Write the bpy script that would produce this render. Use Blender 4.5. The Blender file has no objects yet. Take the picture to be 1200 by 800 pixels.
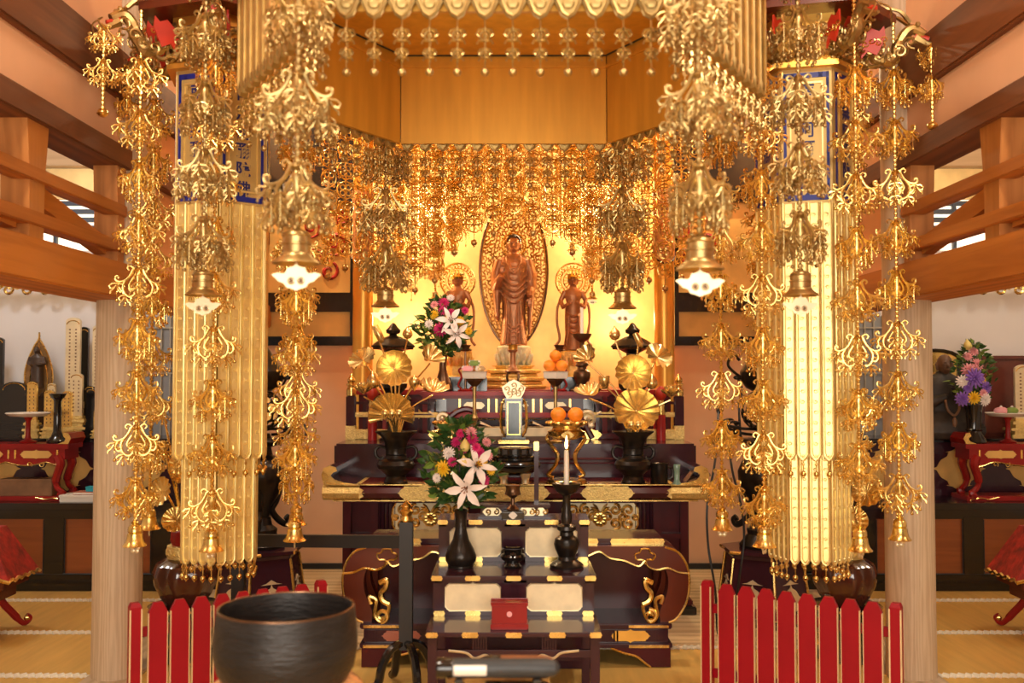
import bpy, bmesh, math, random
from mathutils import Vector, Matrix
sc = bpy.context.scene
COL = sc.collection
PI = math.pi
rnd = random.Random(7)
CAM_H = 1.6
F_PX = 1200 * 35.0 / 36.0
PITCH = math.atan(40.0 / F_PX)

def at(px, py, Y):
    """the point of the place at depth Y that the photograph shows at px, py"""
    u = (px - 600) / F_PX; v = (400 - py) / F_PX
    k = Y / (math.cos(PITCH) - v * math.sin(PITCH))
    return Vector((k * u, Y, CAM_H + k * (math.sin(PITCH) + v * math.cos(PITCH))))

def T(x=0, y=0, z=0): return Matrix.Translation((x, y, z))
def RX(a): return Matrix.Rotation(a, 4, 'X')
def RY(a): return Matrix.Rotation(a, 4, 'Y')
def RZ(a): return Matrix.Rotation(a, 4, 'Z')
def SC(x, y=None, z=None):
    if y is None: y = z = x
    return Matrix.Diagonal((x, y, z, 1))

# ------------------------------------------------------------------ materials
def mat(name, col, rough=.5, metal=0.0, bump=0.0, bscale=40, var=0.0, vscale=6, coat=0.0, stretch=(1, 1, 1), spec=None, rvar=0.0, emit=None, sheen=0):
    m = bpy.data.materials.new(name); m.use_nodes = True
    nt = m.node_tree; b = nt.nodes['Principled BSDF']
    b.inputs['Base Color'].default_value = (*col, 1)
    b.inputs['Roughness'].default_value = rough
    b.inputs['Metallic'].default_value = metal
    if coat: b.inputs['Coat Weight'].default_value = coat; b.inputs['Coat Roughness'].default_value = .08
    if spec is not None: b.inputs['Specular IOR Level'].default_value = spec
    if emit: b.inputs['Emission Color'].default_value = (*emit[0], 1); b.inputs['Emission Strength'].default_value = emit[1]
    if var or bump or rvar:
        tc = nt.nodes.new('ShaderNodeTexCoord'); mp = nt.nodes.new('ShaderNodeMapping')
        nt.links.new(tc.outputs['Object'], mp.inputs['Vector'])
        mp.inputs['Scale'].default_value = stretch
        if var or rvar:
            n = nt.nodes.new('ShaderNodeTexNoise'); n.inputs['Scale'].default_value = vscale
            n.inputs['Detail'].default_value = 5
            nt.links.new(mp.outputs[0], n.inputs['Vector'])
            if var:
                r = nt.nodes.new('ShaderNodeValToRGB')
                r.color_ramp.elements[0].position = .3; r.color_ramp.elements[1].position = .7
                r.color_ramp.elements[0].color = (*[max(0, c * (1 - var)) for c in col], 1)
                r.color_ramp.elements[1].color = (*[min(1, c * (1 + var * .7)) for c in col], 1)
                nt.links.new(n.outputs['Fac'], r.inputs['Fac'])
                nt.links.new(r.outputs['Color'], b.inputs['Base Color'])
            if rvar:
                mr = nt.nodes.new('ShaderNodeMapRange')
                mr.inputs['To Min'].default_value = max(.02, rough - rvar); mr.inputs['To Max'].default_value = rough + rvar
                nt.links.new(n.outputs['Fac'], mr.inputs['Value']); nt.links.new(mr.outputs[0], b.inputs['Roughness'])
        if bump:
            n2 = nt.nodes.new('ShaderNodeTexNoise'); n2.inputs['Scale'].default_value = bscale
            n2.inputs['Detail'].default_value = 3
            nt.links.new(mp.outputs[0], n2.inputs['Vector'])
            bp = nt.nodes.new('ShaderNodeBump'); bp.inputs['Strength'].default_value = bump
            bp.inputs['Distance'].default_value = .01
            nt.links.new(n2.outputs['Fac'], bp.inputs['Height']); nt.links.new(bp.outputs[0], b.inputs['Normal'])
    return m

def wood(name, c1, c2, scale=3.0, along='Z', rough=.45, dist=6, coat=0, planks=None):
    m = bpy.data.materials.new(name); m.use_nodes = True
    nt = m.node_tree; b = nt.nodes['Principled BSDF']; L = nt.links.new
    tc = nt.nodes.new('ShaderNodeTexCoord'); mp = nt.nodes.new('ShaderNodeMapping')
    s = {'X': (.06, 1, 1), 'Y': (1, .06, 1), 'Z': (1, 1, .06)}[along]
    mp.inputs['Scale'].default_value = s
    L(tc.outputs['Object'], mp.inputs['Vector'])
    n = nt.nodes.new('ShaderNodeTexNoise'); n.inputs['Scale'].default_value = scale * 4; n.inputs['Detail'].default_value = 6; n.inputs['Distortion'].default_value = 1.5
    w = nt.nodes.new('ShaderNodeTexWave'); w.inputs['Scale'].default_value = scale; w.inputs['Distortion'].default_value = dist; w.inputs['Detail'].default_value = 3
    w.bands_direction = 'X' if along != 'X' else 'Y'
    L(mp.outputs[0], n.inputs['Vector']); L(mp.outputs[0], w.inputs['Vector'])
    mx = nt.nodes.new('ShaderNodeMath'); mx.operation = 'MULTIPLY_ADD'; mx.inputs[1].default_value = .45
    L(w.outputs['Fac'], mx.inputs[0]); L(n.outputs['Fac'], mx.inputs[2])
    r = nt.nodes.new('ShaderNodeValToRGB'); r.color_ramp.elements[0].position = .35; r.color_ramp.elements[1].position = .95
    r.color_ramp.elements[0].color = (*c1, 1); r.color_ramp.elements[1].color = (*c2, 1)
    L(mx.outputs[0], r.inputs['Fac']); out = r.outputs['Color']
    if planks:
        sep = nt.nodes.new('ShaderNodeSeparateXYZ'); L(tc.outputs['Object'], sep.inputs[0])
        md = nt.nodes.new('ShaderNodeMath'); md.operation = 'PINGPONG'; md.inputs[1].default_value = planks[1] / 2
        L(sep.outputs[planks[0]], md.inputs[0])
        lt = nt.nodes.new('ShaderNodeMath'); lt.operation = 'GREATER_THAN'; lt.inputs[1].default_value = .004
        L(md.outputs[0], lt.inputs[0])
        mm = nt.nodes.new('ShaderNodeMix'); mm.data_type = 'RGBA'
        mm.inputs[6].default_value = (c1[0] * .3, c1[1] * .3, c1[2] * .3, 1)
        L(lt.outputs[0], mm.inputs[0]); L(out, mm.inputs[7]); out = mm.outputs[2]
    L(out, b.inputs['Base Color'])
    b.inputs['Roughness'].default_value = rough
    if coat: b.inputs['Coat Weight'].default_value = coat
    bp = nt.nodes.new('ShaderNodeBump'); bp.inputs['Strength'].default_value = .08; bp.inputs['Distance'].default_value = .01
    L(mx.outputs[0], bp.inputs['Height']); L(bp.outputs[0], b.inputs['Normal'])
    return m

M = {}
M['gold'] = mat('gold leaf', (.86, .59, .19), .27, 1.0, var=.25, vscale=14, rvar=.1)
M['gold_strip'] = mat('gilt strip', (.98, .76, .32), .40, .8, var=.12, vscale=18, rvar=.08)
M['gold_pale'] = mat('pale gilt', (.86, .73, .47), .42, .7, var=.12, vscale=10)
M['gold_deep'] = mat('deep gilt', (.90, .50, .10), .34, .85, var=.25, vscale=4, rvar=.1)
M['gold_aged'] = mat('aged gilt', (.56, .405, .165), .36, .95, var=.3, vscale=20, rvar=.12)
M['gold_net'] = mat('net gilt', (.95, .60, .18), .3, 1.0, var=.35, vscale=9, rvar=.1)
M['gold_engraved'] = mat('engraved gilt', (.96, .70, .26), .4, .8, bump=.8, bscale=110, var=.18, vscale=70)
M['gold_wall'] = mat('gold leaf wall', (.90, .64, .27), .5, .4, var=.16, vscale=5)
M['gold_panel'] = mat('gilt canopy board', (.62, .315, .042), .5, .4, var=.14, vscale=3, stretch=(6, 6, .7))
M['gold_name'] = mat('greyed gilt board', (.60, .42, .15), .5, .4, var=.15, vscale=4)
M['halo_wood'] = mat('brown gilt halo', (.28, .15, .05), .45, .4, var=.3, vscale=20)
M['gold_dull'] = mat('dull gilt', (.50, .36, .14), .48, .9, var=.2, vscale=18)
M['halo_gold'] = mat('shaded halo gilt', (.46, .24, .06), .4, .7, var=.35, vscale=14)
M['gold_pillar'] = mat('orange gilt pillar', (.95, .52, .10), .34, .7, var=.12, vscale=4)
M['ivory'] = mat('ivory ground', (.97, .84, .55), .5, .1, var=.1, vscale=20)
M['gold_paint'] = mat('painted gold panel', (.85, .52, .16), .5, .4, var=.3, vscale=3)
M['bronze'] = mat('dark bronze', (.03, .024, .02), .28, .6, bump=.15, bscale=60, var=.4, vscale=10)
M['bronze_warm'] = mat('brown bronze', (.16, .085, .045), .3, .8, var=.3, vscale=12)
M['brass'] = mat('aged brass', (.88, .64, .26), .27, .92, var=.25, vscale=16)
M['copper_statue'] = mat('old gilt wood statue', (.38, .165, .07), .38, .5, bump=.12, bscale=80, var=.3, vscale=10)
M['lacquer'] = mat('maroon lacquer', (.075, .010, .014), .22, 0, spec=.35, var=.25, vscale=3)
M['lacquer_purple'] = mat('violet brown lacquer', (.050, .015, .023), .14, 0, spec=.45, var=.2, vscale=4)
M['lacquer_brown'] = mat('brown lacquer', (.13, .026, .010), .26, 0, spec=.4, var=.3, vscale=2)
M['lacquer_red'] = mat('red lacquer', (.30, .014, .012), .3, 0, spec=.3, var=.2, vscale=4)
M['red_fence'] = mat('red paint', (.30, .003, .012), .36, 0, spec=.3, var=.1, vscale=4)
M['black'] = mat('black lacquer', (.008, .007, .007), .16, 0, coat=.4)
M['black_matt'] = mat('black satin', (.014, .013, .013), .42)
M['cream'] = mat('cream leaf panel', (.92, .77, .48), .5, .1, var=.12, vscale=14)
M['white'] = mat('white paper', (.82, .78, .70), .7)
M['porcelain'] = mat('white porcelain', (.85, .80, .70), .25, coat=.3)
M['plaster'] = mat('salmon plaster', (.84, .49, .28), .85, bump=.06, bscale=120, var=.06, vscale=3)
M['plaster_white'] = mat('white plaster', (.80, .76, .73), .85, bump=.05, bscale=120, var=.04, vscale=2)
M['pillar'] = wood('pale pillar wood', (.45, .31, .185), (.58, .43, .275), 14, 'Z', .6, 14)
M['beam'] = wood('amber beam wood', (.36, .105, .010), (.56, .195, .028), 4, 'Y', .55, 6)
M['beam_shaded'] = wood('shaded beam wood', (.12, .034, .007), (.21, .064, .015), 4, 'Y', .7, 6)  # beam wood darkened: the upper beams' shade is put into the colour
M['beam_x'] = wood('pale tie beam wood', (.48, .30, .15), (.62, .42, .23), 4, 'X', .5, 6)
M['post_pale'] = wood('pale strut wood', (.46, .30, .17), (.62, .44, .28), 5, 'Z', .55, 6)
M['post'] = wood('amber strut wood', (.36, .125, .022), (.52, .20, .045), 5, 'Z', .45, 6)
M['boards'] = wood('floor board wood', (.40, .27, .13), (.62, .45, .25), 3, 'X', .6, 6, planks=(1, .24))
M['sill'] = wood('threshold wood', (.40, .28, .16), (.56, .42, .27), 4, 'Y', .5, 6)
M['soffit'] = wood('ceiling wood', (.55, .37, .18), (.70, .50, .28), 3, 'X', .6, 5, planks=(1, .3))
M['cab_panel'] = wood('chestnut panel wood', (.24, .065, .018), (.38, .11, .03), 3, 'X', .3, 4, coat=.3)
M['tatami'] = mat('tatami', (.66, .41, .10), .75, bump=.2, bscale=60, var=.10, vscale=2, stretch=(12, 1, 1))
M['cord'] = mat('white seam cord', (.80, .74, .60), .8)
M['iron'] = mat('hammered bell bronze', (.030, .027, .026), .42, .45, bump=.35, bscale=30, var=.35, vscale=9, stretch=(1, 1, 5))
M['blue'] = mat('ultramarine', (.008, .016, .23), .4)
M['navy'] = mat('blue ink', (.010, .012, .13), .5)
M['red_cloth'] = mat('vermilion', (.50, .030, .010), .45, var=.2, vscale=8)
M['orange'] = mat('orange peel', (.95, .30, .02), .4, bump=.25, bscale=160, var=.06, vscale=20)
M['leaf'] = mat('dark leaf', (.040, .105, .022), .35, var=.4, vscale=14)
M['leaf_light'] = mat('light leaf', (.20, .30, .05), .4, var=.3, vscale=12)
M['petal_white'] = mat('white petal', (.90, .82, .76), .5, var=.05, vscale=20)
M['petal_pink'] = mat('magenta petal', (.62, .02, .16), .5, var=.2, vscale=20)
M['petal_soft'] = mat('soft pink petal', (.85, .36, .38), .5, var=.15, vscale=20)
M['petal_yellow'] = mat('yellow petal', (.88, .54, .02), .5, var=.1, vscale=20)
M['petal_purple'] = mat('violet petal', (.26, .12, .52), .5, var=.25, vscale=20)
M['bud'] = mat('pale bud', (.78, .62, .20), .5)
M['wax'] = mat('candle wax', (.88, .82, .70), .45); M['wax'].node_tree.nodes['Principled BSDF'].inputs['Subsurface Weight'].default_value = .25
M['flame'] = mat('flame', (1, .6, .2), .5, emit=((1, .62, .22), 14))
M['glass_dark'] = mat('polished black tablet face', (.035, .045, .05), .12, .2, var=.6, vscale=14, stretch=(1, 1, .3))
M['celadon'] = mat('celadon glaze', (.22, .36, .28), .2, coat=.5)
M['brocade'] = mat('brocade', (.70, .34, .13), .6, bump=.4, bscale=60, var=.55, vscale=26)
M['brocade_red'] = mat('red brocade', (.40, .020, .012), .6, bump=.3, bscale=60, var=.6, vscale=18)
M['jade'] = mat('pale lotus paint', (.66, .62, .40), .5, .2, var=.25, vscale=22)
M['pot'] = mat('brown glazed pot', (.085, .022, .012), .12, coat=.7, var=.3, vscale=5)
M['lattice'] = mat('grey lattice paper', (.34, .36, .38), .7)
M['lattice_bar'] = mat('pale lattice bar', (.50, .48, .40), .6)
M['night'] = mat('window slats', (.05, .06, .085), .5)
M['daylight'] = mat('daylit paper', (.9, .86, .76), .7, emit=((1.0, .86, .62), 1.6))
M['leather'] = mat('grey leather', (.030, .033, .036), .5, bump=.3, bscale=40, var=.2, vscale=8)
M['tan'] = mat('tan wood', (.26, .085, .022), .45, var=.2, vscale=8)
M['cyan'] = mat('turquoise card', (.02, .42, .55), .5)
M['carton'] = mat('old box wood', (.24, .12, .055), .5, var=.3, vscale=10)
M['dark_wood'] = mat('dark statue wood', (.060, .032, .018), .42, var=.35, vscale=14, bump=.1, bscale=60)
M['robe'] = mat('dark painted robe', (.045, .035, .028), .5, var=.4, vscale=12)
M['skin_wood'] = mat('brown painted skin', (.15, .075, .04), .45, var=.15, vscale=10)
M['grey_door'] = mat('dark grey panel', (.085, .078, .075), .4, var=.2, vscale=4)
M['maroon_wood'] = mat('maroon cabinet wood', (.14, .03, .018), .3, var=.3, vscale=5, coat=.3)
M['cloth_cream'] = mat('cream cloth', (.66, .52, .30), .7, var=.1, vscale=8)
M['rust'] = mat('salmon board', (.52, .17, .10), .5, var=.15, vscale=6)

# ------------------------------------------------------------------ mesh builder
def catmull(pts, n=6):
    pts = [Vector(p) for p in pts]; out = []
    P = [pts[0] * 2 - pts[1]] + pts + [pts[-1] * 2 - pts[-2]]
    for i in range(1, len(P) - 2):
        a, b, c, d = P[i - 1], P[i], P[i + 1], P[i + 2]
        for k in range(n):
            t = k / n
            out.append(.5 * ((2 * b) + (c - a) * t + (2 * a - 5 * b + 4 * c - d) * t * t + (3 * b - a - 3 * c + d) * t ** 3))
    out.append(pts[-1]); return out

def spiral2(cx, cy, r0, r1, a0, a1, n=14):
    return [(cx + (r0 + (r1 - r0) * i / n) * math.cos(a0 + (a1 - a0) * i / n), cy + (r0 + (r1 - r0) * i / n) * math.sin(a0 + (a1 - a0) * i / n)) for i in range(n + 1)]

class MB:
    def __init__(s): s.v = []; s.f = []; s.mi = []; s.M = Matrix.Identity(4); s.cur = 0
    def add(s, vs, fs, mi=None):
        o = len(s.v); Mx = s.M
        s.v += [tuple(Mx @ Vector(p)) for p in vs]
        flip = Mx.determinant() < 0
        for f in fs:
            f = [i + o for i in f]
            s.f.append(f[::-1] if flip else f); s.mi.append(s.cur if mi is None else mi)
        return s
    def box(s, x0, x1, y0, y1, z0, z1, mi=None):
        return s.add([(x0, y0, z0), (x1, y0, z0), (x1, y1, z0), (x0, y1, z0), (x0, y0, z1), (x1, y0, z1), (x1, y1, z1), (x0, y1, z1)],
                     [(3, 2, 1, 0), (4, 5, 6, 7), (0, 1, 5, 4), (1, 2, 6, 5), (2, 3, 7, 6), (3, 0, 4, 7)], mi)
    def cbox(s, x0, x1, y0, y1, z0, z1, c=.006, mi=None):
        """box with chamfered vertical and horizontal edges"""
        bm = bmesh.new(); bmesh.ops.create_cube(bm, size=1)
        for v in bm.verts: v.co = Vector(((x0 + x1) / 2 + v.co.x * (x1 - x0), (y0 + y1) / 2 + v.co.y * (y1 - y0), (z0 + z1) / 2 + v.co.z * (z1 - z0)))
        bmesh.ops.bevel(bm, geom=bm.edges[:], offset=c, segments=2, affect='EDGES')
        return s.bm(bm, mi)
    def bm(s, bm, mi=None):
        bm.verts.index_update(); s.add([v.co for v in bm.verts], [[v.index for v in f.verts] for f in bm.faces], mi); bm.free(); return s
    def lathe(s, prof, n=24, mi=None, sq=None, a0=0, lobes=0, lamp=0):
        vs = []; fs = []
        for (r, z) in prof:
            for k in range(n):
                a = a0 + 2 * PI * k / n
                rr = r * (1 + lamp * math.cos(lobes * a)) if lobes else r
                vs.append((rr * math.cos(a), rr * math.sin(a), z))
        for i in range(len(prof) - 1):
            for k in range(n):
                k2 = (k + 1) % n
                fs.append((i * n + k, i * n + k2, (i + 1) * n + k2, (i + 1) * n + k))
        if prof[0][0] > 1e-4: fs.append(list(range(n))[::-1])
        if prof[-1][0] > 1e-4: fs.append([(len(prof) - 1) * n + k for k in range(n)])
        return s.add(vs, fs, mi)
    def ball(s, c, r, n=10, mi=None, sc=(1, 1, 1)):
        h = max(4, n // 2 + 1); vs = [(c[0], c[1], c[2] - r * sc[2])]; fs = []
        for i in range(1, h):
            t = -PI / 2 + PI * i / h
            for k in range(n):
                a = 2 * PI * k / n
                vs.append((c[0] + r * sc[0] * math.cos(t) * math.cos(a), c[1] + r * sc[1] * math.cos(t) * math.sin(a), c[2] + r * sc[2] * math.sin(t)))
        vs.append((c[0], c[1], c[2] + r * sc[2])); top = len(vs) - 1
        for k in range(n):
            k2 = (k + 1) % n
            fs.append((0, 1 + k2, 1 + k)); fs.append((top, 1 + (h - 2) * n + k, 1 + (h - 2) * n + k2))
            for i in range(h - 2):
                fs.append((1 + i * n + k, 1 + i * n + k2, 1 + (i + 1) * n + k2, 1 + (i + 1) * n + k))
        return s.add(vs, fs, mi)
    def tube(s, pts, r, n=6, mi=None, flat=1.0, ref=None, closed=False):
        """tube along pts; r number or list; flat scales it along ref (out of plane)"""
        pts = [Vector(p) for p in pts]; m = len(pts)
        rs = r if isinstance(r, (list, tuple)) else [r] * m
        vs = []; fs = []
        ref = Vector(ref) if ref else None; last = None
        for i, p in enumerate(pts):
            if closed: t = pts[(i + 1) % m] - pts[i - 1]
            else: t = pts[min(i + 1, m - 1)] - pts[max(i - 1, 0)]
            if t.length < 1e-9: t = Vector((0, 0, 1))
            t.normalize()
            if ref: b = ref - t * ref.dot(t)
            else:
                b = last - t * last.dot(t) if last else t.orthogonal()
            if b.length < 1e-6: b = t.orthogonal()
            b.normalize(); last = b; nn = t.cross(b)
            for k in range(n):
                a = 2 * PI * (k + .5) / n
                vs.append(p + nn * (rs[i] * math.cos(a)) + b * (rs[i] * flat * math.sin(a)))
        for i in range(m if closed else m - 1):
            j = (i + 1) % m
            for k in range(n):
                k2 = (k + 1) % n
                fs.append((i * n + k, i * n + k2, j * n + k2, j * n + k))
        if not closed:
            fs.append(list(range(n))[::-1]); fs.append([(m - 1) * n + k for k in range(n)])
        return s.add(vs, fs, mi)
    def ring(s, c, R, r, n=16, k=5, axis='Y', mi=None):
        pts = []
        for i in range(n):
            a = 2 * PI * i / n; x, y = R * math.cos(a), R * math.sin(a)
            pts.append(Vector(c) + (Vector((x, 0, y)) if axis == 'Y' else Vector((x, y, 0)) if axis == 'Z' else Vector((0, x, y))))
        return s.tube(pts, r, k, mi, closed=True)
    def prism(s, poly, y0, y1, mi=None, side=None):
        """outline in x,z pushed along y from y0 (front) to y1"""
        n = len(poly); area = sum(poly[i][0] * poly[(i + 1) % n][1] - poly[(i + 1) % n][0] * poly[i][1] for i in range(n))
        if area < 0: poly = poly[::-1]
        vs = [(p[0], y0, p[1]) for p in poly] + [(p[0], y1, p[1]) for p in poly]
        s.add(vs, [list(range(n)), [n + i for i in range(n)][::-1]], mi)
        s.add(vs, [(i, n + i, n + (i + 1) % n, (i + 1) % n) for i in range(n)], side if side is not None else mi)
        return s
    def slab(s, poly, z0, z1, mi=None, side=None):
        """outline in x,y pushed along z"""
        keep = s.M; s.M = keep @ RX(PI / 2) @ SC(1, 1, 1)
        n = len(poly); s.M = keep
        area = sum(poly[i][0] * poly[(i + 1) % n][1] - poly[(i + 1) % n][0] * poly[i][1] for i in range(n))
        if area < 0: poly = poly[::-1]
        vs = [(p[0], p[1], z0) for p in poly] + [(p[0], p[1], z1) for p in poly]
        s.add(vs, [list(range(n))[::-1], [n + i for i in range(n)]], mi)
        s.add(vs, [(i, (i + 1) % n, n + (i + 1) % n, n + i) for i in range(n)], side if side is not None else mi)
        return s
    def at(s, Mx): s.M = Mx; return s
    def build(s, name, mats, parent=None, smooth=35, loc=None):
        me = bpy.data.meshes.new(name); me.from_pydata(s.v, [], s.f)
        if not isinstance(mats, (list, tuple)): mats = [mats]
        for m_ in mats: me.materials.append(M[m_] if isinstance(m_, str) else m_)
        if len(mats) > 1: me.polygons.foreach_set('material_index', s.mi)
        if smooth is not None:
            me.polygons.foreach_set('use_smooth', [True] * len(me.polygons))
            me.set_sharp_from_angle(angle=math.radians(smooth))
        me.update()
        o = bpy.data.objects.new(name, me); COL.objects.link(o)
        if parent: o.parent = parent
        if loc: o.location = loc
        return o

def tag(o, label=None, cat=None, group=None, kind=None):
    if label: o['label'] = label
    if cat: o['category'] = cat
    if group: o['group'] = group
    if kind: o['kind'] = kind
    return o
def thing(name, label, cat, loc=(0, 0, 0), rz=0, group=None):
    o = bpy.data.objects.new(name, None); COL.objects.link(o)
    o.empty_display_size = .1; o.location = loc; o.rotation_euler = (0, 0, rz)
    return tag(o, label, cat, group)
def struct(o): o['kind'] = 'structure'; return o
def put(o, parent, Mx):
    """another part sharing o's mesh"""
    c = o.copy(); COL.objects.link(c); c.parent = parent; c.matrix_local = Mx; return c
def copy_thing(root, loc, rz=0, label=None, group=None, scale=None):
    r = root.copy(); COL.objects.link(r); r.location = loc; r.rotation_euler = (0, 0, rz)
    if label: r['label'] = label
    if group: r['group'] = group
    if scale: r.scale = (scale,) * 3 if not isinstance(scale, tuple) else scale
    def rec(src, dst):
        for ch in list(src.children):
            c = ch.copy(); COL.objects.link(c); c.parent = dst; rec(ch, c)
    rec(root, r); return r
def remeshed(mb, name, mats, parent, voxel, smooth_it=4):
    """one continuous surface from overlapping volumes"""
    o = mb.build(name, mats, None, None)
    r = o.modifiers.new('r', 'REMESH'); r.mode = 'VOXEL'; r.voxel_size = voxel
    if smooth_it: s_ = o.modifiers.new('s', 'SMOOTH'); s_.iterations = smooth_it; s_.factor = .5
    dg = bpy.context.evaluated_depsgraph_get()
    me = bpy.data.meshes.new_from_object(o.evaluated_get(dg))
    me.polygons.foreach_set('use_smooth', [True] * len(me.polygons))
    o.modifiers.clear(); old = o.data; o.data = me; bpy.data.meshes.remove(old); me.name = name
    me.materials.clear()
    me.materials.append(M[mats] if isinstance(mats, str) else mats)
    if parent: o.parent = parent
    return o

def cartouche(w, h, c=.25):
    """lobed panel outline centred on 0,0"""
    a, b = w / 2, h / 2; k = min(w, h) * c; P = []
    def corner(sx, sy):
        q = [(a, b - k), (a - .25 * k, b - .9 * k), (a - .45 * k, b - .55 * k), (a - .55 * k, b - .45 * k), (a - .9 * k, b - .25 * k), (a - k, b)]
        q = [(sx * x, sy * y) for x, y in q]; return q
    tr = corner(1, 1); tl = corner(-1, 1)[::-1]; bl = corner(-1, -1); br = corner(1, -1)[::-1]
    mt = [(k * .8, b), (k * .4, b + .10 * k), (0, b + .35 * k), (-k * .4, b + .10 * k), (-k * .8, b)]
    mb_ = [(-x, -y) for x, y in mt]
    return tr + mt + tl + bl + mb_ + br
def fitting(w, h, lobes=3):
    """gold corner/edge plate outline: long plate with scalloped ends"""
    P = []
    e = h * .5
    for i in range(13):
        t = -PI / 2 + PI * i / 12
        P.append((w / 2 - e * .6 + e * .6 * math.cos(t) * (1 + .25 * math.cos(6 * t)), h / 2 * math.sin(t)))
    return P + [(-x, -z) for x, z in P]
# ------------------------------------------------------------------ the setting
XL, XR, YC = -2.11, 2.13, 5.365
m = MB(); m.box(-6, 6, -3, 9.6, -.08, -.002); struct(m.build('floor', 'tatami', smooth=None))
m = MB(); m.box(-1.985, 2.005, 5.93, 8.3, -.002, .006); struct(m.build('floor_boards', 'boards', smooth=None))

def zigzag(mb, x0, x1, y, w=.028, z=.004, step=.04):
    n = int((x1 - x0) / step); z1 = z + .004
    for ph in (0, 1):
        pts = [Vector((x0 + i * step, y + (w if (i + ph) % 2 else -w), z)) for i in range(n + 1)]
        mb.tube(pts, .009, 4)
    mb.box(x0, x1, y - w * .5, y + w * .5, z - .006, z + .001)
m = MB()
for (a, b) in ((-6, -2.25), (2.27, 6)):
    for y in (5.36, 6.25, 7.14, 4.45):
        zigzag(m, a, b, y)
zigzag(m, -1.98, 2.0, 5.91); 
struct(m.build('floor_seam', 'cord', smooth=None))
for (x0, x1) in ((-2.25, -1.985), (2.005, 2.27)):
    m = MB(); m.cbox(x0, x1, -2, 8.3, -.03, .012, .006); struct(m.build('trim_1', 'sill'))

def pillar(x, y, r, name):
    m = MB(); m.lathe([(r * 1.02, 0), (r, .3), (r * .985, 2.2), (r * .97, 4.6)], 40)
    return struct(m.build(name, 'pillar', loc=(x, y, .0)))
pillar(XL, YC, .127, 'pillar'); pillar(XR, YC, .127, 'pillar')
pillar(XL, 1.2, .127, 'pillar'); pillar(XR, 1.2, .127, 'pillar')

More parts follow.
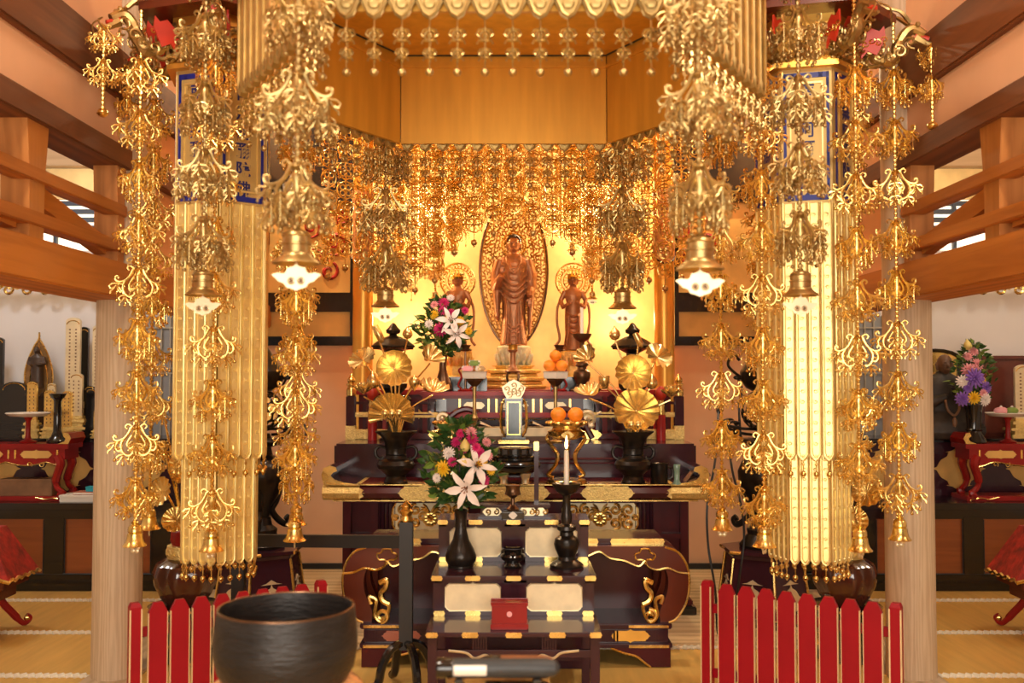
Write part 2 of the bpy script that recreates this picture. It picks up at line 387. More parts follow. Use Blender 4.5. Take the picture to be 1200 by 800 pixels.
for s, X in ((-1, XL), (1, XR)):
    xi = X - s * .10; xo = X + s * .17
    a, b = sorted((xi, xo))
    m = MB(); m.cbox(a, b, -2, 8.3, 2.0, 2.185, .008); struct(m.build('beam', 'beam'))
    a, b = sorted((X - s * .085, X + s * .12))
    m = MB(); m.cbox(a, b, -2, 8.3, 2.69, 2.80, .006); struct(m.build('beam', 'beam_shaded'))
    a, b = sorted((X - s * .07, X + s * .12))
    m = MB(); m.cbox(a, b, -2, 8.3, 3.055, 3.31, .01); struct(m.build('beam', 'beam_shaded'))
    a, b = sorted((X - s * .03, X + s * .06))
    m = MB(); m.box(a, b, -2, 8.3, 2.80, 3.06); m.box(a, b, -2, 8.3, 3.31, 4.62)
    struct(m.build('wall_left' if s < 0 else 'wall_right', 'plaster', smooth=None))
    m = MB(); m.box(a, b, 5.46, 8.3, 2.185, 2.69); struct(m.build('wall_transom', 'plaster', smooth=None))
    # transom railing: tapered struts, two rails, diagonal braces
    for y, kw in ((2.2, 1), (4.27, .85), (5.19, .52)):
        m = MB()
        x0, x1 = X - .055, X + .055
        vs = []
        for (z, w) in ((2.185, .075), (2.45, .082), (2.69, .115)):
            for (sx, sy) in ((-1, -1), (1, -1), (1, 1), (-1, 1)): vs.append((X + sx * .062, y + sy * w * kw, z))
        fs = [(3, 2, 1, 0), (8, 9, 10, 11)] + [(i * 4 + k, i * 4 + (k + 1) % 4, (i + 1) * 4 + (k + 1) % 4, (i + 1) * 4 + k) for i in range(2) for k in range(4)]
        m.add(vs, fs)
        st = struct(m.build('strut', 'post', smooth=None))
    for z in (2.245, 2.435):
        m = MB(); m.cbox(X - .045 - s * .03, X + .045 - s * .03, -1, 5.24, z, z + .06, .005); struct(m.build('rail', 'beam'))
    for (ya, yb) in ((2.3, 4.16), (4.36, 5.08)):
        m = MB(); m.at(Matrix.Identity(4))
        za, zb = (2.43, 2.30) if ya > 0 else (2.3, 2.43)
        m.add([(X - .03, ya, za - .08), (X + .03, ya, za - .08), (X + .03, yb, zb - .08), (X - .03, yb, zb - .08),
               (X - .03, ya, za + .01), (X + .03, ya, za + .01), (X + .03, yb, zb + .01), (X - .03, yb, zb + .01)],
              [(3, 2, 1, 0), (4, 5, 6, 7), (0, 1, 5, 4), (1, 2, 6, 5), (2, 3, 7, 6), (3, 0, 4, 7)])
        struct(m.build('brace', 'beam', smooth=None))
    # side aisle: soffit, back wall with clerestory, outer wall
    a, b = sorted((X + s * .12, s * 6))
    m = MB(); m.box(a, b, -2, 8.55, 3.56, 3.62); struct(m.build('ceiling_aisle', 'soffit', smooth=None))
    m = MB(); m.box(a, b, 8.40, 8.5, 0, 2.66); struct(m.build('wall_back_left' if s < 0 else 'wall_back_right', 'plaster_white', smooth=None))
    m = MB(); m.cbox(a, b, 8.30, 8.42, 3.36, 3.56, .006); struct(m.build('beam', 'beam_x'))
    m = MB(); m.box(a, b, 8.42, 8.5, 3.10, 3.36); struct(m.build('wall_gold_frieze', 'gold_wall', smooth=None))
    m = MB(); m.box(a, b, 8.47, 8.52, 2.66, 3.10, 0)
    for z in (2.86, 2.93, 3.0, 3.07): m.box(a, b, 8.43, 8.46, z - .024, z + .016, 1)
    for k in range(7): m.box(a + .3 + k * .6, a + .33 + k * .6, 8.425, 8.46, 2.66, 3.1, 1)
    w = m.build('window_1' if s < 0 else 'window_2', ['daylight', 'night'], smooth=None); struct(w)
    m = MB(); m.box(s * 6 - .05, s * 6 + .05, -2, 8.5, 0, 3.6); struct(m.build('wall_side_left' if s < 0 else 'wall_side_right', 'plaster_white', smooth=None))
    # carved gilt frieze hanging under the aisle ceiling line, over the side altar
    m = MB()
    x_in = X + s * .30
    zf = 2.31
    for k in range(22):
        x = x_in + s * (.1 + k * .15)
        m.tube([(p[0], 0, p[1]) for p in spiral2(x, zf, .01, .055, 0, 9, 16)], .012, 5)
        m.tube([(p[0], 0, p[1]) for p in spiral2(x + .075, zf + .03, .01, .04, 2, -6, 12)], .010, 5)
    a2, b2 = sorted((x_in, s * 6))
    m.box(a2, b2, -.012, .012, zf + .05, zf + .085)
    fr = m.build('trim_carved_frieze', 'gold', loc=(0, 8.2, 0)); struct(fr)
    # lattice door beside the main bay
    m = MB(); xa, xb = sorted((X - s * .0 + s * .45, X + s * 1.05))
    m.box(xa, xb, 8.34, 8.37, .9, 2.1, 0)
    for k in range(9): m.box(xa + k * (xb - xa) / 8 - .006, xa + k * (xb - xa) / 8 + .006, 8.325, 8.345, .9, 2.1, 1)
    for z in (.92, 1.25, 1.29, 1.62, 1.66, 2.0): m.box(xa, xb, 8.32, 8.345, z - .006, z + .006, 1)
    struct(m.build('door_1' if s < 0 else 'door_2', ['lattice', 'lattice_bar'], smooth=None))
m = MB(); m.box(-6, 6, -3, 9.7, 4.6, 4.7); struct(m.build('ceiling', 'soffit', smooth=None))

# main bay back wall either side of the shrine, and its painted panels
BX = (-1.31, 1.35)
for s, x0, x1 in ((-1, -2.10, BX[0]), (1, BX[1], 2.12)):
    m = MB(); m.box(x0, x1, 8.30, 8.40, 0, 1.85); struct(m.build('wall_shrine_left' if s < 0 else 'wall_shrine_right', 'plaster', smooth=None))
    m = MB(); m.box(x0, x1, 8.27, 8.30, 0, .05); struct(m.build('baseboard_left' if s < 0 else 'baseboard_right', 'black_matt', smooth=None))
    m = MB()
    m.box(x0, x1, 8.26, 8.36, 1.85, 1.925); m.box(x0, x1, 8.26, 8.36, 2.13, 2.29)
    xe = x1 if s < 0 else x0
    a, b = sorted((xe, xe - s * -0.05)) if s < 0 else (xe, xe + .04)
    m.box(min(xe, xe + s * .035), max(xe, xe + s * .035), 8.25, 8.36, 1.85, 3.1)
    m.box(x0, x1, 8.26, 8.36, 3.05, 4.6)
    struct(m.build('trim_2', 'black', smooth=None))
    m = MB(); m.box(x0, x1, 8.31, 8.34, 1.925, 2.13); struct(m.build('wall_panel_gold', 'gold_paint', smooth=None))
    # painted panel with red dragon scrolls
    m = MB(); m.box(x0, x1, 8.31, 8.34, 2.29, 3.05, 0)
    cx = x1 - .22 if s < 0 else x0 + .22
    for (dx, dz, r, d) in ((0, .18, .09, 1), (.05, .42, .11, -1), (-.12, .30, .07, 1), (-.15, .55, .09, -1), (.1, .62, .06, 1)):
        pts = spiral2(cx + dx, 2.29 + dz, .015, r, 0, d * 8.5, 26)
        m.tube([(p[0], 8.305, p[1]) for p in pts], [.006 + .012 * math.sin(PI * i / 26) for i in range(27)], 5, 1)
    struct(m.build('wall_panel_dragon', ['gold_paint', 'brocade_red'], smooth=None))
# inner shrine: gold walls, floor, ceiling
m = MB(); m.box(-1.45, 1.49, 9.3, 9.4, 0, 3.9); struct(m.build('wall_back', 'gold_wall', smooth=None))
m = MB(); m.box(-1.43, -1.33, 8.36, 9.3, 0, 3.9); struct(m.build('wall_inner_left', 'gold_wall', smooth=None))
m = MB(); m.box(1.37, 1.47, 8.36, 9.3, 0, 3.9); struct(m.build('wall_inner_right', 'gold_wall', smooth=None))
m = MB(); m.box(-1.6, 1.64, 7.4, 9.4, 3.9, 3.98); struct(m.build('ceiling_inner', 'gold_deep', smooth=None))
# gilt shrine pillars wrapped with brocade at the top
for s, px in ((-1, 425), (1, 778.5)):
    x = at(px, 400, 8.05).x
    m = MB(); m.lathe([(.082, 1.12), (.080, 3.9)], 28)
    p = m.build('pillar_gilt', 'gold_pillar', loc=(x, 8.05, 0)); struct(p)
    m = MB(); n = 28
    vs = []; fs = []
    for k in range(n + 1):
        a = 2 * PI * k / n
        dz = -.10 * abs(math.cos(a / 2 * 2 + PI / 2)) 
        for (r, z) in ((.089, 2.60 + dz), (.089, 3.1)): vs.append((r * math.cos(a), r * math.sin(a), z))
    for k in range(n): fs.append((2 * k, 2 * k + 2, 2 * k + 3, 2 * k + 1))
    m.add(vs, fs, 0)
    m.tube([(0.092 * math.cos(2 * PI * k / n), .092 * math.sin(2 * PI * k / n), 2.60 - .10 * abs(math.cos(2 * PI * k / n + PI / 2))) for k in range(n)], .008, 5, 1, closed=True)
    b = m.build('wall_brocade', ['brocade', 'lacquer_purple'], p)
# ------------------------------------------------------------------ hanging gilt ornaments
def arm_plates(mb, s=1.0, th=.55):
    """one openwork arm in the local x,z plane, reaching s outwards"""
    k = s
    def tb(pts, r, n=5):
        mb.tube([(p[0] * k, 0, p[1] * k) for p in catmull([(a, b, 0) for a, b in pts], 4)] if False else [(q.x * k, 0, q.y * k) for q in catmull([(a, b, 0) for a, b in pts], 4)], [r * k * (1.15 - .5 * i / (len(pts) * 4)) for i in range((len(pts) - 1) * 4 + 1)], n, None, th, (0, 1, 0))
    tb([(.05, .86), (.20, .84), (.30, .62), (.48, .36), (.76, .22), (.97, .28), (.99, .45), (.86, .46), (.84, .37)], .062)
    tb([(.48, .36), (.64, .06), (.56, -.30), (.32, -.46), (.15, -.32), (.24, -.16), (.34, -.24)], .058)
    tb([(.07, .60), (.24, .36), (.38, .06), (.24, -.12), (.10, .04), (.18, .18)], .055)
    tb([(.76, .22), (.88, -.04), (.76, -.24), (.63, -.16), (.70, -.06)], .050)
    tb([(.16, .84), (.34, .98), (.46, .88), (.38, .78)], .045)

def drop(mb, L=.5, w=.2, s=1.0):
    """small hanging rosette, bead and ball; top at 0,0,0"""
    mb.tube([(0, 0, 0), (0, 0, -.12 * s)], .018 * s, 4)
    keep = mb.M
    for a in (0, PI / 2):
        mb.M = keep @ T(0, 0, -.12 * s) @ RZ(a)
        for d in (1, -1):
            mb.tube([(d * x * w * s, 0, z * s) for x, z in ((0, 0), (.7, -.02), (1.1, -.12), (.9, -.24), (.5, -.20))], .040 * s, 5, None, .6, (0, 1, 0))
            mb.tube([(d * x * w * s, 0, z * s) for x, z in ((.1, -.08), (.6, -.3), (.9, -.36), (.95, -.48))], .034 * s, 5, None, .6, (0, 1, 0))
    mb.M = keep
    mb.tube([(0, 0, -.1 * s), (0, 0, -L * s)], .014 * s, 4)
    mb.ball((0, 0, -(L + .05) * s), .085 * s, 8)

def tier_mesh(R, arms, long=False):
    mb = MB()
    mb.lathe([(.02 * R, 1.0 * R), (.14 * R, .94 * R), (.20 * R, .82 * R), (.12 * R, .70 * R), (.22 * R, .50 * R), (.13 * R, .30 * R), (.20 * R, .10 * R), (.12 * R, -.1 * R), (.16 * R, -.3 * R), (.03 * R, -.40 * R)], 10)
    for i in range(arms):
        a = 2 * PI * i / arms + .2
        mb.at(RZ(a)); arm_plates(mb, R)
        mb.at(RZ(a) @ T(.92 * R, 0, .26 * R)); drop(mb, .85, .30, R)
        mb.at(RZ(a) @ T(.56 * R, 0, -.30 * R)); drop(mb, .55, .26, R * .95)
        if long:
            for q, rr_, z_, L_ in ((.45, .70, .05, .9), (-.45, .70, .05, 1.15), (0, .95, -.50, .55), (.2, .86, -.25, .7)):
                mb.at(RZ(a + q) @ T(rr_ * R, 0, z_ * R)); drop(mb, L_, .24, R * .95)
    return mb

def chain_mesh(L, r=.0098):
    """string of turned beads hanging down L"""
    mb = MB(); n = max(4, int(L / .022)); prof = []
    for i in range(n):
        z = -L * i / n; d = L / n
        prof += [(r * .45, z), (r * 1.0, z - d * .3), (r * 1.0, z - d * .6), (r * .45, z - d * .95)]
    mb.lathe(prof[::-1], 8); return mb

def wind_bell(parent, w, z, name='bell'):
    """cylindrical bell with wide brim (w across), top at z; returns clapper top"""
    r = w / 2
    mb = MB(); P = [(r * .12, .42), (r * .20, .38), (r * .14, .30), (r * .34, .25), (r * .52, .12), (r * .56, 0), (r * .60, -.04), (r * .56, -.08), (r * .56, -.36), (r * .61, -.40), (r * .61, -.46), (r * .56, -.50), (r * .57, -.86), (r * .62, -.90), (r * .63, -.98), (r * .74, -1.12), (r * .96, -1.32), (r * 1.0, -1.40), (r * .96, -1.42), (r * .60, -1.15), (r * .5, -.9)]
    mb.lathe([(a, b * r * .82) for a, b in P][::-1], 30)
    o = mb.build(name, 'gold_aged', parent, loc=(0, 0, z))
    mb = MB(); mb.tube([(0, 0, -.7 * r), (0, 0, -1.35 * r)], .035 * r, 6)
    h = [(0, .46), (.16, .34), (.36, .30), (.42, .14), (.52, .06), (.78, .10), (1.02, .02), (.86, -.12), (.72, -.26), (.50, -.34), (.40, -.50), (.18, -.56), (0, -.64)]
    poly = [(a * r, (b - 1.62) * r) for a, b in h] + [(-a * r, (b - 1.62) * r) for a, b in h[::-1][1:-1]]
    mb.prism(poly, -.035 * r, .035 * r)
    for d in (-1, 1):
        mb.ring((d * .2 * r, -.045 * r, -1.86 * r), .13 * r, .035 * r, 12, 5)
        mb.ball((d * .2 * r, -.03 * r, -1.86 * r), .09 * r, 8, 1, (1, .3, 1))
    mb.build('clapper', ['gold_pale', 'bronze_warm'], parent, loc=(0, 0, z))
    return o
def tulip_bell(parent, w, z):
    r = w / 2
    mb = MB(); mb.lathe([(a * r, b * r) for a, b in [(.15, .55), (.35, .45), (.25, .32), (.42, .22), (.55, .02), (.58, -.3), (.50, -.42), (.60, -.5), (.66, -.95), (.78, -1.25), (1.0, -1.5), (.97, -1.55), (.6, -1.2)]][::-1], 24)
    mb.build('bell', 'gold', parent, loc=(0, 0, z))
    mb = MB(); mb.tube([(0, 0, -.8 * r), (0, 0, -1.6 * r)], .05 * r, 5)
    for k in range(5):
        a = 2 * PI * k / 5 + PI / 2
        mb.ball((.3 * r * math.cos(a), 0, -1.75 * r + .26 * r * math.sin(a)), .2 * r, 8, None, (1, .35, 1))
    mb.build('clapper', 'gold_pale', parent, loc=(0, 0, z))

def strand(label, loc, L, bell='wind', bw=.15, R=.100, arms=4, step=.255, first=.05, group=None, long=False, tiers=None, rz=0.0):
    """bead string with openwork tiers and a bell; hangs from loc down to the bell"""
    t = thing('ornament_strand', label, 'hanging ornament', loc, rz, group)
    key = (round(L, 2)); 
    chain_mesh(L).build('bead_string', 'gold' if not long else 'gold_aged', t)
    tk = ('tier', R, arms, long)
    z = -first; n = 0
    while z > -L + R * .8 and (tiers is None or n < tiers):
        if tk in MESHES:
            o = bpy.data.objects.new('openwork_tier', MESHES[tk]); COL.objects.link(o); o.parent = t
        else:
            o = tier_mesh(R, arms, long).build('openwork_tier', 'gold' if not long else 'gold_aged', t, smooth=50); MESHES[tk] = o.data
        o.location = (0, 0, z); o.rotation_euler = (0, 0, (n * .5) % 1.6); z -= step; n += 1
    if bell == 'wind': wind_bell(t, bw, -L)
    elif bell == 'tulip': tulip_bell(t, bw, -L)
    else:
        mb = MB(); mb.ball((0, 0, 0), bw / 2, 14, None, (1, 1, .85)); mb.ring((0, 0, -.004), bw * .51, bw * .05, 16, 5, 'Z')
        mb.build('jingle_ball', 'gold', t, loc=(0, 0, -L - bw * .3))
    return t
MESHES = {}

# ---- hexagonal canopy over the officiant's place
CC = at(588, 400, 3.79); CX, CY = CC.x, CC.y
RB, RS = .985, 1.14
Z_TIP, Z_CEIL = 2.655, 3.10
can = thing('hexagonal_canopy', 'large hexagonal gilt canopy with pointed hanging strips over the middle of the hall', 'canopy', (CX, CY, 0))
def hexpt(R, k, off=0): a = PI / 3 * k + off; return Vector((R * math.cos(a), R * math.sin(a), 0))
m = MB(); m.slab([tuple(hexpt(RS + .07, k)[:2]) for k in range(6)], 3.16, 3.30, 0)
m.slab([tuple(hexpt(RS - .1, k)[:2]) for k in range(6)], 3.30, 3.38, 0)
m.build('canopy_roof', 'gold_deep', can, smooth=None)
m = MB(); m.slab([tuple(hexpt(RB - .02, k)[:2]) for k in range(6)], Z_CEIL, 3.16, 0)
for k in range(6):                                                   # thin dark joints of the boarding
    a, b = hexpt(RB - .03, k), hexpt(RB - .03, k + 1)
    m.tube([(a.x, a.y, Z_CEIL), (b.x, b.y, Z_CEIL)], .006, 4, 1); 
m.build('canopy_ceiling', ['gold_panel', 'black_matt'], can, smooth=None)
m = MB(); m.tube([(0, 0, 3.38), (0, 0, 4.6)], .02, 10); m.build('hanging_rod', 'bronze_warm', can)
SN = 12
for k in range(6):
    a, b = hexpt(RB, k), hexpt(RB, k + 1); mid = (a + b) / 2; side = (b - a).length; ang = math.atan2(b.y - a.y, b.x - a.x)
    fm = T(mid.x, mid.y, 0) @ RZ(ang)
    m = MB(); m.at(fm @ RZ(0)); h = side / 2 - .012
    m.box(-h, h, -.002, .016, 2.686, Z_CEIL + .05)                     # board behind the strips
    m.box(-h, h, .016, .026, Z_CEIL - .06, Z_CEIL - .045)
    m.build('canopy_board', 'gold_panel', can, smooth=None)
    sw = side / SN
    for i in range(SN):
        x = -side / 2 + sw * (i + .5)
        if ('cs',) not in MESHES:
            mm = MB(); w = sw * .48
            po = [(-w, 3.14), (-w, Z_TIP + .05), (-w * .5, Z_TIP + .012), (0, Z_TIP), (w * .5, Z_TIP + .012), (w, Z_TIP + .05), (w, 3.14)]
            mm.prism(po, -.008, .008)
            for yy in (-.010, .010):
                mm.tube([(p[0] * .84, yy, p[1] + .006) for p in po], .006, 5)
                mm.ball((0, yy, Z_TIP + .045), .016, 8, None, (1.2, .4, 1))
            so = mm.build('hanging_strip', 'gold_dull', can, smooth=30); MESHES[('cs',)] = so.data
            dm = MB()                                                 # pendant hung from the tip
            dm.tube([(0, 0, 0), (0, 0, -.15)], .0022, 4)
            for zz, rr in ((-.050, .024), (-.105, .019)):
                for an in (0, PI / 2):
                    dm.at(RZ(an))
                    dm.ring((0, 0, zz), rr * .62, .0042, 12, 4)
                    for d in (1, -1):
                        dm.tube([(d * rr * x_, 0, zz + rr * z_) for x_, z_ in ((0, .9), (.8, .75), (1.05, .2), (.75, -.1))], .0036, 4)
                        dm.tube([(d * rr * x_, 0, zz + rr * z_) for x_, z_ in ((.2, -.6), (.8, -.55), (1.0, -1.0))], .0034, 4)
                dm.at(Matrix.Identity(4)); dm.ball((0, 0, zz), rr * .35, 7)
            dm.ball((0, 0, -.158), .0125, 10)
            do = dm.build('pendant', 'gold_aged', can); MESHES[('cd',)] = do.data
        else:
            so = bpy.data.objects.new('hanging_strip', MESHES[('cs',)]); COL.objects.link(so); so.parent = can
            do = bpy.data.objects.new('pendant', MESHES[('cd',)]); COL.objects.link(do); do.parent = can
        so.matrix_local = fm @ T(x, -.02, 0); do.matrix_local = fm @ T(x, -.02, Z_TIP)
# six strands at the canopy's corners
GS = 'bell strands at the corners of the hexagonal canopy'
wh = {4: 'bell strand hanging nearest the camera, large and blurred, left of the shrine opening', 5: 'bell strand hanging nearest the camera, large and blurred, right of the shrine opening',
      3: 'bell strand with wide-brimmed bell hanging in front of the left hexagonal banner', 0: 'bell strand with wide-brimmed bell hanging in front of the right hexagonal banner',
      2: 'bell strand with wide-brimmed bell above the left golden lotus vase', 1: 'bell strand with wide-brimmed bell above the right golden lotus vase'}
px_at = {4: (348, 276), 5: (822, 283), 3: (240, 322), 0: (937, 322), 2: (459, 340), 1: (736, 342)}
for k in range(6):
    p = hexpt(RS, k); Y = CY + p.y
    q = at(px_at[k][0], px_at[k][1], Y)
    strand('gilt ' + wh[k], (CX + p.x, Y, 3.18), 3.18 - q.z, 'wind', .138, {4: .096, 5: .096, 3: .100, 0: .100}.get(k, .115), 4, .262, first=.02 if k > 2 else .0, group=GS, long=True)
# ------------------------------------------------------------------ the two hexagonal hanging banners
def strip_mesh(w, L):
    mb = MB(); h = w / 2; po = [(-h, 0), (-h, -L + h * 1.0), (-h * .55, -L + h * .3), (0, -L), (h * .55, -L + h * .3), (h, -L + h * 1.0), (h, 0)]
    mb.prism(po, -.003, .003)
    mb.tube([(p[0] * .86, -.005, p[1] + h * .12) for p in po], .0045, 5)
    mb.tube([(p[0] * .60, -.004, p[1] + h * .5) for p in po], .0022, 4)
    n = int(L / .052); z = -.03
    for i in range(n):
        d = 1 if i % 2 else -1; zc = -.03 - (L - .09) * (i + .5) / n
        mb.tube([(d * p[0], -.004, p[1]) for p in spiral2(0, zc, .0025, h * .42, 0, 7.2, 14)], .0026, 4)
    mb.ball((0, -.004, -L + h * .9), .006, 6)
    return mb
KANJI = '南無阿彌陀佛'
def kanji_mesh(ch, size):
    c = bpy.data.curves.new('k', 'FONT'); c.body = ch; c.size = size; c.align_x = 'CENTER'; c.align_y = 'CENTER'; c.extrude = .0008; c.offset = .0015
    o = bpy.data.objects.new('k', c); COL.objects.link(o)
    me = bpy.data.meshes.new_from_object(o.evaluated_get(bpy.context.evaluated_depsgraph_get()))
    bpy.data.objects.remove(o); bpy.data.curves.remove(c)
    me.name = 'character'; me.materials.clear(); me.materials.append(M['navy']); return me
KM = [kanji_mesh(c, .082) for c in KANJI]

def banner(label, cx, cy, rot, side):
    t = thing('hexagonal_banner', label, 'hanging banner', (cx, cy, 0), rot, 'hexagonal gilt banners hung either side of the altar')
    R1, R2 = .238, .190
    ZT, ZF, ZM, ZB = 3.09, 2.435, 1.19, .685
    # core drums the strips hang on
    m = MB(); m.slab([tuple(hexpt(R1 - .03, k)[:2]) for k in range(6)], 1.45, ZT, 0); m.slab([tuple(hexpt(R2 - .03, k)[:2]) for k in range(6)], .80, 1.5, 0)
    m.build('banner_core', 'gold', t, smooth=None)
    for k in range(6):
        a, b = hexpt(R1, k), hexpt(R1, k + 1); mid = (a + b) / 2; side_l = (b - a).length
        fm = T(mid.x, mid.y, 0) @ RZ(math.atan2(b.y - a.y, b.x - a.x)); h = side_l / 2
        # framed name panel
        m = MB(); m.at(fm); m.box(-h, h, -.012, .012, ZF, ZT, 0)
        z0, z1 = ZF + .012, ZT - .02; w = h - .012; c = .03
        for (xa, xb, za, zb) in ((-w, -w + .014, z0 + c, z1 - c), (w - .014, w, z0 + c, z1 - c), (-w + c, w - c, z0, z0 + .026), (-w + c, w - c, z1 - .026, z1),
                                 (-w, -w + .05, z0, z0 + .026), (w - .05, w, z0, z0 + .026), (-w, -w + .05, z1 - .026, z1), (w - .05, w, z1 - .026, z1), (-w, -w + .014, z0, z0 + .08), (w - .014, w, z0, z0 + .08), (-w, -w + .014, z1 - .08, z1), (w - .014, w, z1 - .08, z1)):
            m.box(xa, xb, -.015, -.011, za, zb, 1)
        for (xa, xb, za, zb) in ((-w + .03, -w + .036, z0 + .05, z1 - .05), (w - .036, w - .03, z0 + .05, z1 - .05), (-w + .03, w - .03, z0 + .046, z0 + .054), (-w + .03, w - .03, z1 - .054, z1 - .046)):
            m.box(xa, xb, -.017, -.011, za, zb, 2)
        pn = m.build('name_panel', ['gold_name', 'blue', 'gold_strip'], t, smooth=None)
        for i, km in enumerate(KM):
            o = bpy.data.objects.new('character', km); COL.objects.link(o); o.parent = pn
            o.matrix_local = fm @ T(0, -.0135, ZT - .115 - i * .094) @ RX(PI / 2)
        # upper and lower hanging strips
        for tier, (R, n, zt, zb) in enumerate(((R1, 4, ZF, ZM), (R2, 4, 1.25, ZB))):
            a2, b2 = hexpt(R, k), hexpt(R, k + 1); md = (a2 + b2) / 2; sl = (b2 - a2).length
            f2 = T(md.x, md.y, 0) @ RZ(math.atan2(b2.y - a2.y, b2.x - a2.x)); sw = sl / n
            for i in range(n):
                kk = ('st', tier)
                if kk in MESHES: o = bpy.data.objects.new('gilt_strip', MESHES[kk]); COL.objects.link(o); o.parent = t
                else: o = strip_mesh(sw * .96, zt - zb).build('gilt_strip', 'gold_strip', t, smooth=40); MESHES[kk] = o.data
                o.matrix_local = f2 @ T(-sl / 2 + sw * (i + .5), -.004, zt)
                if ('tb',) in MESHES: o = bpy.data.objects.new('ball_drop', MESHES[('tb',)]); COL.objects.link(o); o.parent = t
                else:
                    mm = MB(); mm.tube([(0, 0, 0), (0, 0, -.055)], .0025, 4); mm.ball((0, 0, -.02), .007, 6); mm.ball((0, 0, -.066), .014, 9); mm.ball((0, 0, -.082), .005, 6)
                    o = mm.build('ball_drop', 'gold', t); MESHES[('tb',)] = o.data
                o.matrix_local = f2 @ T(-sl / 2 + sw * (i + .5), -.004, zb + .004)
    # eaves: gilt plate, flower band, roof
    m = MB(); m.slab([tuple(hexpt(.30, k)[:2]) for k in range(6)], ZT, ZT + .025); m.slab([tuple(hexpt(.27, k)[:2]) for k in range(6)], ZT + .03, ZT + .26)
    m.build('eaves', 'gold_deep', t, smooth=None)
    m = MB(); rr = random.Random(3)
    for k in range(6):
        a, b = hexpt(.29, k), hexpt(.29, k + 1)
        for i in range(13):
            for j in range(3):
                p = a.lerp(b, (i + .5 * (j % 2) + .2) / 13); z = ZT + .06 + j * .062
                m.at(T(p.x, p.y, z + rr.uniform(-.01, .01)) @ RZ(rr.uniform(0, 6)) @ RX(rr.uniform(.3, 1.2)))
                m.ball((0, 0, 0), .024, 6, None, (1.3, .9, .5)); m.tube([(p_[0], 0, p_[1]) for p_ in spiral2(0, 0, .006, .03, 0, 5, 8)], .006, 4)
    m.build('flower_band', 'gold_aged', t)
    m = MB(); m.slab([tuple(hexpt(.44, k)[:2]) for k in range(6)], ZT + .26, ZT + .30); 
    m.lathe([(.44, ZT + .30), (.30, ZT + .42), (.12, ZT + .55), (.03, ZT + .62)], 6); m.build('roof', 'lacquer_brown', t, smooth=None)
    m = MB(); m.tube([(0, 0, ZT + .5), (0, 0, 4.6)], .014, 8); m.build('hanging_rod', 'bronze_warm', t)
    # dragon heads at the six corners, each with a red collar
    for k in range(6):
        a = PI / 3 * k
        fm = RZ(a) @ T(.31, 0, ZT + .13)
        if ('dr',) not in MESHES:
            m = MB()
            m.tube(catmull([(-.06, 0, .10), (.03, 0, -.04), (.11, 0, -.05), (.15, 0, .04), (.20, 0, .09), (.26, 0, .06)], 5), [.020 + .006 * math.sin(i * 1.6) * (1 if i < 16 else 0) + .010 * math.sin(PI * i / 25) for i in range(26)], 8)
            m.tube([(.22, 0, .05), (.27, 0, .015), (.30, 0, .01)], [.025, .016, .008], 6)
            for d in (-1, 1):
                m.tube(catmull([(.19, d * .02, .12), (.14, d * .05, .17), (.07, d * .06, .19), (.04, d * .05, .23)], 4), [.012] * 4 + [.009] * 4 + [.006] * 4 + [.003], 5)
                m.ball((.225, d * .026, .105), .014, 7)
                m.tube(catmull([(.30, d * .01, .05), (.33, d * .04, .02), (.30, d * .07, -.04)], 4), .004, 4)
            for j in range(12):
                q = j / 11; bx_, bz_ = -.05 + .26 * q, .04 - .09 * math.sin(PI * q)
                m.tube([(bx_ + p_[0], (.04 if j % 2 else -.04), bz_ + p_[1]) for p_ in spiral2(0, 0, .006, .034, j, j + 6.5, 12)], .006, 5)
                m.ball((bx_, 0, bz_ + .05), .012, 6, None, (.6, .6, 1.6))
            for j in range(7): m.ball((-.03 + j * .03, 0, -.02 + .03 * math.cos(j)), .034, 6, None, (.5, 1.2, .9))
            m.ring((.02, 0, -.05), .035, .012, 10, 5)
            o = m.build('dragon_head', 'gold_aged', t); MESHES[('dr',)] = o.data
            po = [(-.14, .02), (-.02, .13), (.04, .10), (.08, .14), (.09, .05), (.05, -.04), (.02, -.10), (-.05, -.06), (-.1, -.12)]
            m = MB(); m.at(SC(.60)); m.prism(po, -.008, .008)
            for q in range(4): m.tube([(p_[0], -.012, p_[1]) for p_ in spiral2(-.07 + q * .05, .02 * (q % 2), .006, .03, q, q + 6, 12)], .006, 4, 1)
            o2 = m.build('collar', ['red_cloth', 'gold'], t); MESHES[('dc',)] = o2.data
            m = MB(); m.tube([(.215, 0, .052), (.28, 0, .035)], [.02, .012], 6); o4 = m.build('mouth', 'red_cloth', t); MESHES[('dm',)] = o4.data
            o3 = put(o2, t, fm)
        else:
            o, o2, o3, o4 = [bpy.data.objects.new(n_, MESHES[(k_,)]) for n_, k_ in (('dragon_head', 'dr'), ('collar', 'dc'), ('collar', 'dc'), ('mouth', 'dm'))]
            for q in (o, o2, o3, o4): COL.objects.link(q); q.parent = t
        o2.matrix_local = fm @ T(.02, -.045, .02); o3.matrix_local = fm @ T(.02, .045, .02); o4.matrix_local = fm; o.matrix_local = fm
        m = None
    return t
LB = (at(260, 400, 5.0).x, 5.0); RBN = (at(946, 400, 5.0).x, 5.0)
rotL = math.radians(30) + math.atan2(-LB[0], LB[1]) * 1.0 + math.radians(-5)
rotR = math.atan2(-RBN[0], RBN[1]) * .9
banner('tall hexagonal gilt banner hung on the left, an edge between two panels facing out', *LB, rotL, -1)
banner('tall hexagonal gilt banner hung on the right, one bright panel facing out', *RBN, rotR, 1)
GD = 'bell strands around the two hexagonal banners'
